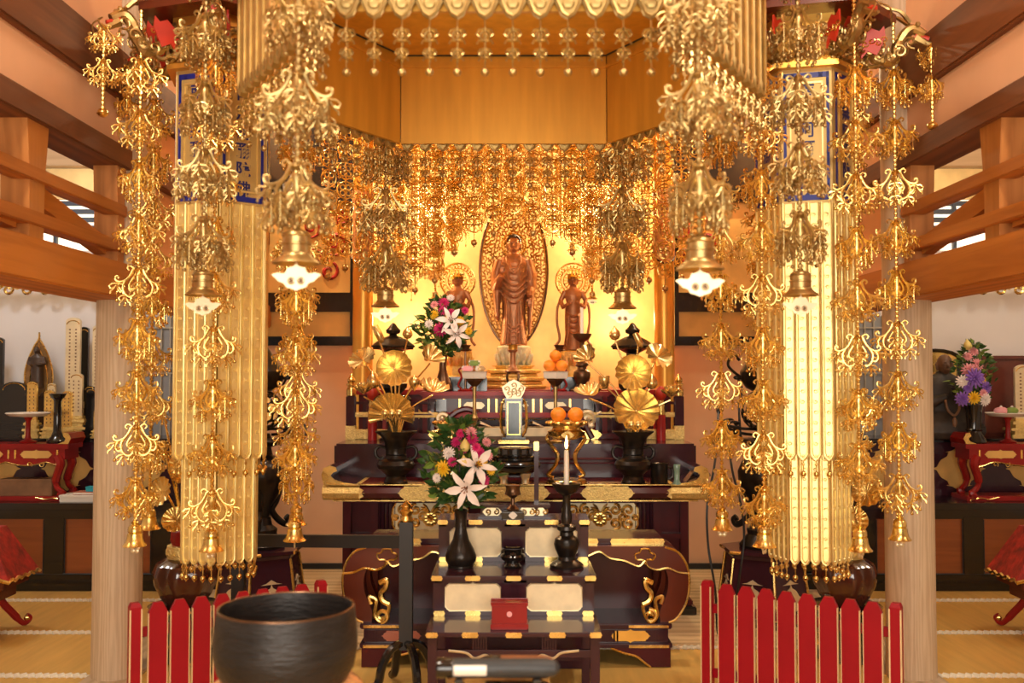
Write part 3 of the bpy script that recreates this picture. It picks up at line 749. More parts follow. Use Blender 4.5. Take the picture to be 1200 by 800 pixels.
def corner_name(side, dx, dy):
    s_ = 'left' if side < 0 else 'right'
    out = 'outer' if dx * side > 0 else 'inner'
    if abs(dx) < .12: return f'gilt bell strand hanging {"right in front of" if dy < 0 else "behind"} the {s_} hexagonal banner'
    dep = 'front' if dy < -.12 else 'rear' if dy > .12 else 'middle'
    return f'gilt bell strand at the {dep} {out} corner of the {s_} hexagonal banner'
for side, (bx, by), rot in ((-1, LB, rotL), (1, RBN, rotR)):
    for k in range(6):
        p = hexpt(.425, k, rot)
        zb = .885 if p.y < .1 else .90
        strand(corner_name(side, p.x, p.y), (bx + p.x, by + p.y, 3.36), 3.36 - zb, 'tulip', .112, .102, 4, .250, first=.34 + .04 * (k % 3), group=GD, rz=k)
    for k in range(6):
        p = hexpt(.60, k, rot)
        if p.x * side < .3: continue
        dep = 'front' if p.y < -.12 else 'rear' if p.y > .12 else 'outer'
        strand(f'short gilt strand with a jingle ball hung from the {dep} dragon of the {"left" if side < 0 else "right"} banner', (bx + p.x, by + p.y, 3.24), .40, 'ball', .05, .07, 4, .16, first=.07, group='short strands under the dragon heads', rz=k)
# ------------------------------------------------------------------ gilt net hung before the shrine
def rosette(mb, R):
    mb.ring((0, 0, 0), R, R * .10, 14, 4)
    for k in range(4):
        a = PI / 4 + PI / 2 * k
        mb.ring((.48 * R * math.cos(a), 0, .48 * R * math.sin(a)), R * .30, R * .10, 8, 4)
        mb.ring((1.12 * R * math.cos(a), 0, 1.12 * R * math.sin(a)), R * .16, R * .07, 6, 4)
    mb.tube([(0, 0, -1.25 * R), (0, 0, 1.25 * R)], R * .07, 4)
    mb.ball((0, -.02, 0), R * .2, 6)
net = thing('gilt_net_curtain', 'glowing openwork gilt net curtain of linked rosettes hung in front of the standing statue', 'net curtain', (0.02, 7.9, 0))
def net_bottom(px):
    P = [(380, 318), (440, 332), (480, 342), (515, 325), (545, 285), (575, 266), (602, 262), (630, 266), (660, 285), (690, 325), (725, 342), (765, 332), (830, 318)]
    for (a, b), (c, d) in zip(P, P[1:]):
        if a <= px <= c: return b + (d - b) * (px - a) / (c - a)
    return 318
rr = random.Random(11)
def net_panel(path, pitch, R, ztop, lift, matn, dyn=0.0, balls=True):
    """rosettes along a plan path (x, y offsets from the net's root)"""
    mb = MB(); drops = []
    for (a, b) in zip(path, path[1:]):
        a, b = Vector(a), Vector(b); L = (b - a).length; n = max(1, round(L / pitch)); ang = math.atan2(b.y - a.y, b.x - a.x)
        for i in range(n):
            p = a.lerp(b, (i + .5) / n); Y = net.location.y + p.y
            px = 600 + (p.x + net.location.x) * F_PX / Y
            zb = at(px, net_bottom(px), Y).z + lift
            z = ztop - (pitch / 2 if i % 2 else 0); j = 0
            while z - R > zb:
                mb.at(T(p.x, p.y, z) @ RZ(ang + rr.uniform(-.35, .35)) @ RX(rr.uniform(-.25, .25))); rosette(mb, R)
                z -= pitch; j += 1
            mb.at(T(p.x, p.y, 0)); mb.tube([(0, 0, 3.9), (0, 0, z + pitch - R)], .003, 4)
            drops.append((p.x, p.y, z + pitch - R * 1.2))
    o = mb.build('net_panel', matn, net, smooth=60)
    return drops
path = [(-1.47, -.42), (-1.02, -.05), (1.0, -.05), (1.45, -.42)]
d1 = net_panel(path, .150, .066, 3.70, 0, 'gold_net')
d2 = net_panel([(-1.12, .22), (1.10, .22)], .112, .049, 3.62, .02, 'gold_net')
d3 = net_panel([(-1.0, .36), (1.0, .36)], .10, .043, 3.58, .1, 'gold_net')
mb = MB(); mb.tube([(0, 0, 0), (0, 0, -.05)], .003, 4); mb.ball((0, 0, -.07), .026, 10); mb.ball((0, 0, -.1), .008, 6)
src = mb.build('ball_drop', 'gold_aged', net)
for i, p in enumerate(d1):
    (src if i == 0 else put(src, net, Matrix.Identity(4))).location = p
mb = MB(); drop(mb, 1.2, .35, .09); src = mb.build('net_fringe', 'gold_net', net)
for i, p in enumerate(d2[::2]): (src if i == 0 else put(src, net, Matrix.Identity(4))).location = p
m = MB(); m.tube([(p[0], p[1], 3.885) for p in path], .018, 6); m.build('net_rail', 'gold_deep', net)
for s in (-1, 1):
    for px, py, Y in ((601 - s * 69, 287, 8.35), (602 - s * 92, 343, 8.15)):
        q = at(px, py, Y)
        w = 'inner' if abs(px - 602) < 80 else 'outer'
        strand(f'small {w} gilt bell with cloud clapper hung beside the {"right" if s < 0 else "left"} attendant statue' , (q.x, Y, 3.90), 3.90 - q.z, 'wind', .085, .075, 5, .2, first=.25, group='small bells inside the shrine')

# ------------------------------------------------------------------ statues
def loft(mb, secs, n=24):
    vs = []; fs = []
    for (z, cx, cy, rx, ry) in secs:
        for k in range(n):
            a = 2 * PI * k / n; vs.append((cx + rx * math.cos(a), cy + ry * math.sin(a), z))
    for i in range(len(secs) - 1):
        for k in range(n): k2 = (k + 1) % n; fs.append((i * n + k, i * n + k2, (i + 1) * n + k2, (i + 1) * n + k))
    fs.append(list(range(n))[::-1]); fs.append([(len(secs) - 1) * n + k for k in range(n)])
    mb.add(vs, fs)
def hand(mb, c, d_fing, d_thumb, s, curl=.15):
    """palm with four fingers and a thumb; d_fing direction of fingers, d_thumb sideways towards the thumb"""
    c = Vector(c); f = Vector(d_fing).normalized(); t = Vector(d_thumb); t = (t - f * t.dot(f)).normalized(); nrm = f.cross(t)
    B = Matrix((t, nrm, f)).transposed().to_4x4(); keep = mb.M
    mb.M = keep @ T(*c) @ B
    mb.ball((0, 0, 0), s * .5, 10, None, (.85, .36, 1.0))
    for i, (x, L) in enumerate(((.30, .72), (.10, .82), (-.10, .76), (-.30, .60))):
        mb.tube([(x * s, 0, .25 * s), (x * s * 1.1, -.02 * s, (.45 + L * .4) * s), (x * s * 1.12, (-.05 - curl) * s, (.45 + L * .9) * s)], [.125 * s, .11 * s, .075 * s], 6)
    mb.tube([(.36 * s, 0, -.2 * s), (.62 * s, -.08 * s, .15 * s), (.66 * s, -.14 * s, .45 * s)], [.15 * s, .125 * s, .085 * s], 6)
    mb.M = keep
def head(mb, c, s, tilt=0.0):
    """s is the head's height; face towards -y"""
    keep = mb.M; mb.M = keep @ T(*c) @ RX(tilt) @ SC(s)
    mb.ball((0, 0, .52), .5, 18, None, (.74, .80, .95)); mb.ball((0, -.10, .30), .30, 14, None, (.92, .85, .95))
    mb.tube([(0, -.395, .55), (0, -.46, .42), (0, -.44, .38)], [.035, .06, .065], 6)
    for d in (-1, 1):
        mb.ball((d * .15, -.335, .53), .085, 8, None, (1.3, .5, .6)); mb.tube([(d * .05, -.385, .60), (d * .15, -.385, .63), (d * .26, -.30, .60)], .022, 5)
        mb.tube([(d * .36, .0, .62), (d * .40, -.02, .50), (d * .37, -.02, .28), (d * .35, -.02, .18)], [.05, .07, .06, .035], 6)
    mb.tube([(-.11, -.355, .255), (0, -.40, .262), (.11, -.355, .255)], [.02, .04, .02], 6); mb.tube([(-.08, -.35, .215), (0, -.385, .21), (.08, -.35, .215)], [.02, .035, .02], 6)
    mb.M = keep

def lotus_petals(mb, r, z0, h, n, rows=2, out=1.25):
    for row in range(rows):
        for k in range(n):
            a = 2 * PI * (k + .5 * row) / n
            mb.M = T(0, 0, z0 + row * h * .28) @ RZ(a) @ T(r * (1 - .12 * row), 0, 0) @ RY(.35)
            mb.ball((0, 0, h * .42), h * .5, 8, None, (.36, .62 * 2 * PI * r / n / h, 1.0))
    mb.M = Matrix.Identity(4)
def pedestal_tiers(mb, tiers, n=8, a0=PI / 8):
    for (r, z0, z1) in tiers:
        mb.lathe([(r * .94, z0), (r, z0 + (z1 - z0) * .2), (r, z0 + (z1 - z0) * .7), (r * .92, z1)], n, None, None, a0)

ZSH = 1.49                                                            # shrine platform the statues stand on
# --- standing main statue
AX, AY = at(602, 400, 8.62).x, 8.62
am = thing('standing_buddha_statue', 'large standing gilt wooden Buddha statue before a tall pierced halo, centre of the shrine', 'statue', (AX, AY, ZSH))
zf = at(602, 405, AY).z - ZSH
m = MB(); m.at(T(0, 0, zf) )
loft(m, [(0, 0, 0, .115, .085), (.02, 0, 0, .118, .088), (.16, 0, 0, .105, .08), (.30, 0, -.005, .10, .078), (.44, 0, -.008, .108, .085), (.54, 0, -.01, .105, .085), (.63, 0, -.008, .118, .085), (.71, 0, 0, .138, .082), (.755, 0, .005, .125, .07), (.785, 0, .008, .07, .055), (.80, 0, .005, .046, .045), (.84, 0, 0, .040, .042)])
head(m, (0, -.005, zf + .80) if False else (0, -.005, .805), .150, .10)
m.ball((0, .005, .945), .034, 12)
for d in (-1, 1):                                                     # sleeves hanging at both sides
    m.tube([(d * .118, .0, .74), (d * .150, -.005, .62), (d * .148, -.02, .50)], [.045, .048, .052], 12)
    loft(m, [(.10 if d > 0 else .22, d * .135, .0, .012, .03), (.25, d * .142, 0, .022, .045), (.42, d * .145, -.01, .034, .052), (.56, d * .142, -.01, .042, .055)], 14)
m.tube([(-.148, -.02, .50), (-.128, -.09, .56), (-.105, -.125, .60)], [.046, .036, .022], 10); hand(m, (-.100, -.135, .635), (0, -.1, 1), (1, 0, 0), .050)
m.tube([(.148, -.02, .50), (.140, -.08, .45), (.138, -.105, .42)], [.046, .036, .022], 10); hand(m, (.138, -.115, .385), (0, -.15, -1), (-1, 0, 0), .050)
for i in range(7):                                                    # draped folds of the robe
    z = .70 - i * .040; w = .052 + .008 * i; dz = .035 + .010 * i
    m.tube(catmull([(-w - .025, -.050, z + .015), (-w * .5, -.082 - .002 * i, z - dz * .7), (0.008, -.088 - .002 * i, z - dz), (w * .6, -.080, z - dz * .6), (w + .035, -.045, z + .03)], 5), .0075, 6)
for i in range(5):
    z = .20 - i * .035; w = .075
    m.tube(catmull([(-w, -.055, z + .03), (-w * .4, -.080, z - .035), (0, -.083, z - .05), (w * .5, -.078, z - .03), (w, -.05, z + .03)], 5), .0065, 6)
for x in (-.055, -.02, .02, .055): m.tube([(x * 1.0, -.076, .40), (x * 1.1, -.078, .2), (x * 1.3, -.084, .01)], .008, 6)
m.tube(catmull([(-.06, -.05, .775), (-.045, -.085, .70), (0, -.092, .62), (.05, -.082, .70), (.055, -.05, .775)], 5), .010, 6)
for d in (-1, 1): m.ball((d * .04, -.09, .005), .028, 10, None, (.9, 1.5, .5))
remeshed(m, 'body', 'copper_statue', am, .0042, 3)
m = MB(); rr = random.Random(2)
m.at(T(0, -.005, zf + .805) @ RX(.10) @ SC(.150))
for i in range(9):
    t = i / 8
    for k in range(16):
        a = 2 * PI * (k + .5 * (i % 2)) / 16; el = .28 + t * 1.25
        x, y, z = .40 * math.cos(el) * math.cos(a), .42 * math.cos(el) * math.sin(a), .50 * math.sin(el)
        if y < -.2 and el < .75: continue
        m.ball((x, y + .02, .55 + z), .062, 5)
m.build('hair_curls', 'dark_wood', am)
# halo: pierced almond plate
m = MB()
hw, h0, h1 = .300, zf - .01, zf + 1.32
def halo_x(t): return hw * max(0, 1 - (2 * t - 1) ** 2) ** .5 * (1 - .10 * max(0, .5 - t))
rim = [(halo_x(i / 40) if 0 < i < 40 else .0, h0 + (h1 - h0) * i / 40) for i in range(41)]
loop = [(x, z) for x, z in rim] + [(-x, z) for x, z in rim[::-1][1:-1]]
m.tube([(x, 0, z) for x, z in loop], .010, 6, 1, closed=True); m.tube([(x * .95, -.004, h0 + .03 + (z - h0) * .956) for x, z in loop], .006, 5, 0, closed=True)
m.tube([(x * .62, 0, h0 + .05 + (z - h0) * .86) for x, z in loop], .006, 5, 0, closed=True)
rr = random.Random(5)
z = h0 + .03
row = 0
while z < h1 - .02:
    t = (z - h0) / (h1 - h0); w = halo_x(t) - .012; n = max(1, int(w * 2 / .044))
    for i in range(n):
        x = -w + 2 * w * (i + .5) / n
        d = rr.choice((-1, 1)); a0 = rr.uniform(0, 6)
        m.tube([(x + p[0], 0, z + p[1]) for p in spiral2(0, 0, .005, .027, a0, a0 + d * 5.5, 12)], .0072, 5, 0)
    z += .036; row += 1
m.lathe([(.01, 0), (.1, .0)], 3) if False else None
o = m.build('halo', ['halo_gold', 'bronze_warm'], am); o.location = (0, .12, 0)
m = MB(); m.ring((0, .095, zf + .885), .105, .008, 28, 5); m.ring((0, .095, zf + .885), .088, .004, 28, 5); m.build('head_ring', 'gold', am)
m = MB(); lotus_petals(m, .125, zf - .17, .12, 14, 2); m.lathe([(.09, zf - .19), (.15, zf - .1), (.15, zf - .015), (.13, zf)], 24); m.build('lotus_seat', 'jade', am)
m = MB(); pedestal_tiers(m, [(.30, 0, .035), (.265, .035, .065), (.285, .065, .10), (.22, .10, .13), (.25, .13, .165), (.17, .165, .20), (.20, .20, zf - .18)]); m.build('pedestal', 'gold_engraved', am, smooth=25)

def attendant(label, px, lean, mirror):
    X, Y = at(px, 400, 8.5).x, 8.5
    zf = at(px, 411, Y).z - ZSH; s = (at(px, 316, Y).z - ZSH - zf)
    t = thing('attendant_statue', label, 'statue', (X, Y, ZSH), 0, 'attendant statues beside the standing Buddha')
    m = MB(); m.at(T(0, 0, zf) @ SC(s * mirror, s, s) @ RX(-lean * .3))
    loft(m, [(0, 0, 0, .13, .10), (.04, 0, 0, .125, .10), (.2, 0, 0, .10, .085), (.40, 0, 0, .105, .085), (.52, 0, -.01, .10, .08), (.60, 0, -.02, .085, .065), (.68, 0, -.025, .105, .07), (.74, 0, -.02, .11, .06), (.78, 0, -.02, .05, .045), (.82, 0, -.025, .038, .04)])
    head(m, (0, -.03, .795), .155, .2)
    m.ball((0, -.01, .965), .032, 10, None, (1, 1, 1.3))
    for d in (-1, 1):
        m.tube([(d * .10, -.02, .735), (d * .155, -.02, .62), (d * .13, -.08, .53), (d * .075, -.15, .56)], [.034, .030, .028, .020], 10)
        hand(m, (d * .05, -.165, .575), (-d * .6, -.2, .4), (0, 0, 1), .045)
        m.tube(catmull([(d * .11, 0, .72), (d * .19, -.01, .55), (d * .20, -.02, .35), (d * .17, -.02, .15), (d * .22, -.02, .06)], 5), .018, 6)
        m.tube(catmull([(d * .06, -.09, .42), (d * .07, -.1, .25), (d * .09, -.1, .05)], 5), .012, 6)
    for i in range(4):
        z = .44 - i * .07; m.tube(catmull([(-.09, -.05, z + .04), (0, -.10, z - .03), (.09, -.05, z + .04)], 6), .010, 6)
    remeshed(m, 'body', 'copper_statue', t, .0048, 2)
    m = MB(); m.at(T(0, 0, zf) @ SC(s)); m.ring((0, .05, .87), .215, .012, 32, 5); m.ring((0, .05, .87), .12, .008, 24, 5)
    for k in range(26):
        a = 2 * PI * k / 26; m.tube([(.17 * math.cos(a) + p[0], .05, .87 + .17 * math.sin(a) + p[1]) for p in spiral2(0, 0, .008, .032, a, a + 6, 10)], .008, 4)
    for k in range(16):
        a = 2 * PI * k / 16; m.tube([(.03 * math.cos(a), .05, .87 + .03 * math.sin(a)), (.12 * math.cos(a), .05, .87 + .12 * math.sin(a))], .006, 4)
    m.build('halo', 'gold', t)
    m = MB(); m.at(T(0, 0, zf) @ SC(s)); m.lathe([(.072, .885), (.08, .91), (.06, .93), (.05, .99), (.02, 1.0)], 10)
    for k in range(5): a = PI + PI * (k + .5) / 5; m.ball((.07 * math.cos(a), .07 * math.sin(a) - .02, .96), .022, 6, None, (.8, .5, 1.5))
    m.build('crown', 'gold', t)
    m = MB(); lotus_petals(m, .11, zf - .13, .09, 12, 2); m.lathe([(.07, zf - .13), (.125, zf - .06), (.125, zf - .01), (.11, zf)], 20)
    pedestal_tiers(m, [(.18, 0, .04), (.15, .04, .08), (.165, .08, .11), (.10, .11, max(.15, zf - .13))]); m.build('lotus_pedestal', 'gold_engraved', t, smooth=25)
    return t
attendant('smaller attendant statue with round halo, right of the standing Buddha', 672, .3, 1)
attendant('smaller attendant statue with round halo, left of the standing Buddha, half behind the flowers', 536, .3, -1)

# ------------------------------------------------------------------ main altar furniture
A0 = .022
def fit_plate(parent, x, y, z, w, h, mt='gold_engraved', d=.004):
    m = MB(); m.at(T(x, y, z)); m.prism(fitting(w, h), -d, d); return m.build('fitting', mt, parent, smooth=None)
alt = thing('main_altar', 'large maroon lacquered main altar with rounded gold-ended top slab, carved gilt panels below', 'altar', (A0, 6.75, 0))
zt = .887
m = MB(); m.cbox(-1.21, 1.21, -.06, .9, 0, .06, .008, 1); m.cbox(-1.19, 1.19, -.03, .88, .06, .10, .008, 0); m.build('plinth', ['lacquer', 'black'], alt)
m = MB(); m.box(-1.165, 1.165, .06, .98, .10, .785)
for x in (-1.165, -.98, .93, 1.115): m.cbox(x, x + .055, .0, .1, .10, .79, .005)
m.cbox(-1.165, 1.165, .01, .1, .10, .15, .005); m.cbox(-1.165, 1.165, .01, .1, .50, .535, .005); m.cbox(-1.165, 1.165, .01, .1, .74, .79, .005)
m.build('body', 'lacquer', alt)
for s in (-1, 1):                                                     # ribbed rolls beside the carving
    m = MB()
    for i in range(6): m.at(T(s * (.815 + i * .028), .045, .64)); m.lathe([(.012, -.10), (.016, -.085), (.016, .085), (.012, .10)], 8)
    m.build('ribbed_roll', 'lacquer_purple', alt)
    # carved gilt and cream panel
    m = MB(); m.at(T(s * .575, .03, .645)); w, h = .51, .215
    m.prism([(-w / 2 + .03, -h / 2), (w / 2 - .03, -h / 2), (w / 2, -h / 4), (w / 2, h / 4), (w / 2 - .03, h / 2), (-w / 2 + .03, h / 2), (-w / 2, h / 4), (-w / 2, -h / 4)], 0, .02, 1)
    def sc2(pts, r): m.tube([(p[0], -.004, p[1]) for p in pts], r * 1.5, 6, 0, .7, (0, 1, 0))
    for d in (-1, 1):
        for (cx, cz, r, a0, a1) in ((.10, .05, .04, 0, 8), (.10, -.045, .042, 0, -8), (.19, .045, .045, 3, 11), (.19, -.045, .045, 3, -5), (.145, 0, .03, 1, 8), (.235, 0, .02, 0, 7), (.05, .0, .03, 2, 9)):
            sc2([(d * p[0], p[1]) for p in spiral2(cx, cz, .006, r, a0, a1, 18)], .0085)
    for k in range(9):
        a = 2 * PI * k / 9; m.ball((.032 * math.cos(a), -.005, -.015 + .032 * math.sin(a)), .022, 8, 0, (1, .5, 1))
    m.ball((0, -.01, -.015), .014, 8, 0)
    for d in (-1, 1):
        for q in (0, .5, 1.0): m.tube([(0, -.004, .02), (d * (.03 + .02 * q), -.006, .05 + .02 * (1 - q)), (d * (.05 + .03 * q), -.004, .09 - .05 * q)], [.008, .010, .004], 6, 0)
    m.tube([(-w / 2 + .03, 0, h / 2), (w / 2 - .03, 0, h / 2), (w / 2, 0, h / 4), (w / 2, 0, -h / 4), (w / 2 - .03, 0, -h / 2), (-w / 2 + .03, 0, -h / 2), (-w / 2, 0, -h / 4), (-w / 2, 0, h / 4)], .007, 5, 0, closed=True)
    m.build('carved_panel', ['gold', 'ivory'], alt)
# top slab with rounded front edge, gilt ends and upturned lips
m = MB()
prof = [(-.17, .0), (-.21, .018), (-.228, .05), (-.215, .085), (-.18, .098), (-.17, .104), (1.0, .104), (1.0, 0)]
def extr(mb, x0, x1, prof, mi=0, sc=1.0):
    n = len(prof); vs = [(x0, p[0], p[1]) for p in prof] + [(x1, p[0], p[1]) for p in prof]
    mb.add(vs, [list(range(n)), [n + i for i in range(n)][::-1]] + [(i, n + i, n + (i + 1) % n, (i + 1) % n)[::-1] for i in range(n)], mi)
m.at(T(0, 0, zt - .104)); extr(m, -1.02, 1.02, prof)
m.build('top_slab', 'lacquer', alt)
for s in (-1, 1):
    m = MB(); m.at(T(0, 0, zt - .104)); a, b = sorted((s * 1.02, s * 1.262)); extr(m, a, b, [(p[0] * (1.012 if p[0] < 0 else 1), p[1]) for p in prof])
    m.at(T(s * 1.02, -.226, zt - .054)); m.prism([(0, -.035), (-s * .03, -.02), (-s * .015, 0), (-s * .04, .0), (-s * .015, .004), (-s * .03, .02), (0, .035)], -.006, .01)
    m.build('slab_end', 'gold_engraved', alt, smooth=30)
    m = MB(); pts = catmull([(1.06, 0), (1.17, .015), (1.235, .05), (1.25, .095), (1.21, .115), (1.175, .095)], 5)
    for y0, y1 in ((-.17, .42),):
        n = len(pts)
        outer = [(s * p.x, p.y) for p in pts]; poly = [(s * 1.06, 0), (s * 1.255, 0)] + outer[::-1][:-1] if False else [(s * 1.05, 0)] + outer
        m.at(T(0, 0, zt)); m.prism([(s * 1.05, 0), (s * 1.262, 0), (s * 1.275, .06), (s * 1.262, .105), (s * 1.22, .122), (s * 1.18, .11), (s * 1.172, .085), (s * 1.20, .075), (s * 1.215, .055), (s * 1.19, .03), (s * 1.13, .012)], y0, y1, 0)
        m.prism([(s * 1.05, 0), (s * 1.262, 0), (s * 1.275, .06), (s * 1.262, .105), (s * 1.22, .122), (s * 1.18, .11), (s * 1.172, .085), (s * 1.20, .075), (s * 1.215, .055), (s * 1.19, .03), (s * 1.13, .012)], y0 - .012, y0, 1)
    m.build('upturned_end', ['lacquer_purple', 'gold'], alt, smooth=30)
for x, w in ((-.60, .34), (0.0, .46), (.60, .36)):
    m = MB(); m.at(T(x, -.222, zt - .053)); m.prism(cartouche(w, .088, .5), -.010, .004); m.build('slab_fitting', 'gold_engraved', alt, smooth=None)
m = MB(); m.box(-1.24, 1.24, -.214, -.165, zt - .003, zt + .002); m.box(-1.2, 1.2, -.18, -.165, zt - .112, zt - .104); m.build('gilt_line', 'gold', alt, smooth=None)

# step board behind the slab
sb = thing('altar_step', 'plain maroon lacquered step board standing at the back of the altar slab', 'altar step', (A0, 7.0, zt))
m = MB(); m.cbox(-1.27, 1.27, 0, .78, .012, .235, .014); m.box(-1.2, 1.2, .02, .76, 0, .014); m.build('board', 'lacquer_purple', sb)
m = MB(); m.tube([(-.9, -.004, .13), (.9, -.004, .13)], .008, 6); m.tube([(-.9, -.002, .10), (.9, -.002, .10)], .006, 6); m.build('moulding', 'lacquer', sb)
struct_top = 1.122
# shrine platform (shumidan) with railing
sp = thing('shrine_platform', 'red and maroon shrine platform with gilt fretwork railing and finial posts', 'platform', (A0, 7.5, 0))
m = MB(); m.box(-1.22, 1.22, .30, 1.78, zt + .3 - .3, ZSH - .04, 0); m.cbox(-1.24, 1.24, .28, 1.79, ZSH - .04, ZSH, .006, 1); m.build('platform_body', ['lacquer', 'lacquer_red'], sp)
for x in (-1.1, -.9, -.7, .7, .9, 1.1): m = MB(); m.cbox(x - .02, x + .02, .275, .31, struct_top, ZSH - .05, .003); m.build('panel_frame', 'lacquer_red', sp)
for x in (-1.0, -.8, .8, 1.0): m = MB(); m.at(T(x, .285, 1.30)); m.prism(cartouche(.14, .1, .3), -.004, .01); m.build('lobed_panel', 'gold_engraved', sp, smooth=None)
for s in (-1, 1):
    xp = s * 1.232
    m = MB(); m.cbox(xp - .034, xp + .034, -.034, .034, struct_top, 1.445, .004, 0); m.cbox(xp - .037, xp + .037, -.037, .037, struct_top, struct_top + .105, .003, 1)
    m.build('rail_post', ['lacquer_purple', 'gold_engraved'], sp)
    m = MB(); m.at(T(xp, 0, 1.445)); m.lathe([(.030, 0), (.036, .006), (.036, .05), (.030, .058), (.026, .075), (.036, .082), (.034, .095), (.022, .10), (.030, .115), (.028, .13), (.012, .15), (.008, .165), (0, .175)], 20); m.build('finial', 'gold', sp)
    def bar(x0, x1, z0, z1, mt, nm='rail', y=.022):
        a, b = sorted((s * x0, s * x1)); mm = MB(); mm.cbox(a, b, -y, y, z0, z1, .004); return mm.build(nm, mt, sp)
    bar(1.20, .60, 1.385, 1.405, 'lacquer_purple'); bar(1.20, .95, 1.29, 1.325, 'gold_engraved', 'rail_fitting', .024); bar(.95, .62, 1.30, 1.318, 'lacquer')
    bar(1.20, .50, struct_top + .004, struct_top + .045, 'lacquer'); bar(1.20, .96, struct_top + .002, struct_top + .075, 'gold_engraved', 'rail_fitting', .026)
    bar(.96, .58, 1.285, 1.325, 'gold_engraved', 'rail_fitting', .02)
    for x in (1.13, 1.07, .98, .86, .74, .62):
        mm = MB(); mm.cbox(s * x - .013, s * x + .013, -.015, .015, struct_top + .045, 1.385, .003); mm.build('baluster', 'lacquer_red' if x in (1.07, .98) else 'lacquer_purple', sp)
    m = MB(); m.at(T(s * .55, -.01, 1.275)); m.tube([(p[0], 0, p[1]) for p in spiral2(0, 0, .012, .062, 0, s * 9, 24)], .017, 6); m.ball((0, 0, 0), .022, 8); m.tube([(s * .06, 0, .03), (s * .1, 0, .05)], .014, 6)
    for k in range(3): m.ball((s * (.02 - k * .05), -.015, -.05 + k * .008), .03, 8, None, (1, .6, .8))
    m.build('scroll_end', 'gold_pale', sp)
    m = MB(); m.at(T(s * .42, -.02, 1.22)); m.tube(catmull([(s * .16, 0, -.09), (s * .10, 0, .02), (s * .03, 0, .10), (-s * .06, 0, .13), (-s * .14, 0, .10)], 5), .024, 8); m.build('curved_handrail', 'lacquer', sp)
    m = MB(); m.at(T(s * .575, -.02, struct_top + .036)); m.prism(cartouche(.16, .065, .5), -.004, .004); m.build('fitting', 'gold', sp, smooth=None)

# red offering table on the platform's front
rt = thing('red_offering_table', 'red lacquered long table behind the tablet, carrying the vase, tripod and candle', 'table', (A0, 7.62, 1.122))
H = 1.48 - 1.122
m = MB(); m.cbox(-.72, .72, -.09, .12, H - .038, H, .008); m.cbox(-.66, .66, -.06, .11, H - .055, H - .038, .004); m.build('tabletop', 'lacquer_red', rt)
m = MB(); m.box(-.56, .56, -.02, .02, H - .16, H - .055, 0); m.cbox(-.6, .6, -.05, .1, H - .20, H - .16, .005, 1)
for x in (-.54, -.42, -.20, -.14, .14, .20, .42, .54): m.cbox(x - .008, x + .008, -.032, 0, H - .16, H - .055, .002, 2)
m.build('apron', ['lacquer', 'lacquer_red', 'gold'], rt)
for x in (-.31, -.08, .08, .31):
    m = MB(); m.at(T(x, -.026, H - .107)); m.prism(cartouche(.17 if abs(x) > .2 else .05, .052, .5), -.004, .006); m.build('lobed_panel', 'gold_pale', rt, smooth=None)
for s in (-1, 1):
    m = MB(); m.at(T(s * .56, 0, 0)); m.tube(catmull([(0, 0, H - .2), (s * .05, -.02, H - .26), (s * .02, -.02, .08), (s * .07, -.03, .018)], 6), .018, 8); m.build('leg', 'lacquer_red', rt)
    m = MB(); m.box(min(s * .52, s * .60), max(s * .52, s * .60), -.04, -.01, H - .16, H - .06); m.build('side_lattice', 'black', rt, smooth=None)
    m = MB(); m.tube([(s * .06 * k, -.045, H - .205 - (.012 if k % 2 else 0)) for k in range(9)], .004, 4); m.build('gilt_edge', 'gold', rt)
    m = MB(); m.at(T(s * .56, .06, 0)); m.box(-.014, .014, -.01, .01, 0, H - .05); m.build('leg', 'lacquer_red', rt)
# ------------------------------------------------------------------ things on the altar
def fan_leaf(mb, r, ribs=15, cup=.35, ruff=.14, M_=None, a0=0, a1=2 * PI, mi=None):
    """ruffled lotus leaf, centre at origin, facing -y"""
    keep = mb.M
    if M_ is not None: mb.M = keep @ M_
    n = ribs * 4; rings = (0.03, .3, .6, .85, 1.0); vs = []; fs = []
    for i, q in enumerate(rings):
        for k in range(n + 1):
            a = a0 + (a1 - a0) * k / n
            w = math.cos(ribs * (a1 - a0) / (2 * PI) * (a - a0) / (a1 - a0) * 2 * PI)
            rr_ = r * q * (1 + .03 * w * q)
            vs.append((rr_ * math.cos(a), -r * cup * q * q + ruff * r * q * w * .6, rr_ * math.sin(a)))
    N = len(vs)
    vs2 = [(x, y + .008 * r + .012 * r, z) for x, y, z in vs]
    for i in range(len(rings) - 1):
        for k in range(n):
            q = (i * (n + 1) + k, i * (n + 1) + k + 1, (i + 1) * (n + 1) + k + 1, (i + 1) * (n + 1) + k)
            fs.append(q); fs.append(tuple(j + N for j in q[::-1]))
    L_ = len(rings) - 1
    for k in range(n):
        b = L_ * (n + 1) + k; fs.append((b, b + 1, b + 1 + N, b + N))
    mb.add(vs + vs2, fs, mi)
    mb.ball((0, -.02 * r, 0), .07 * r, 8, mi, (1, .6, 1))
    mb.M = keep
def bud(mb, c, r, up=(0, 0, 1), mi=None):
    keep = mb.M; q = Vector((0, 0, 1)).rotation_difference(Vector(up)).to_matrix().to_4x4(); mb.M = keep @ T(*c) @ q
    mb.lathe([(.1 * r, -1.0 * r), (.6 * r, -.85 * r), (1.0 * r, -.2 * r), (.85 * r, .5 * r), (.35 * r, 1.2 * r), (.0 * r, 1.7 * r)], 12, mi, None, 0, 6, .05); mb.M = keep
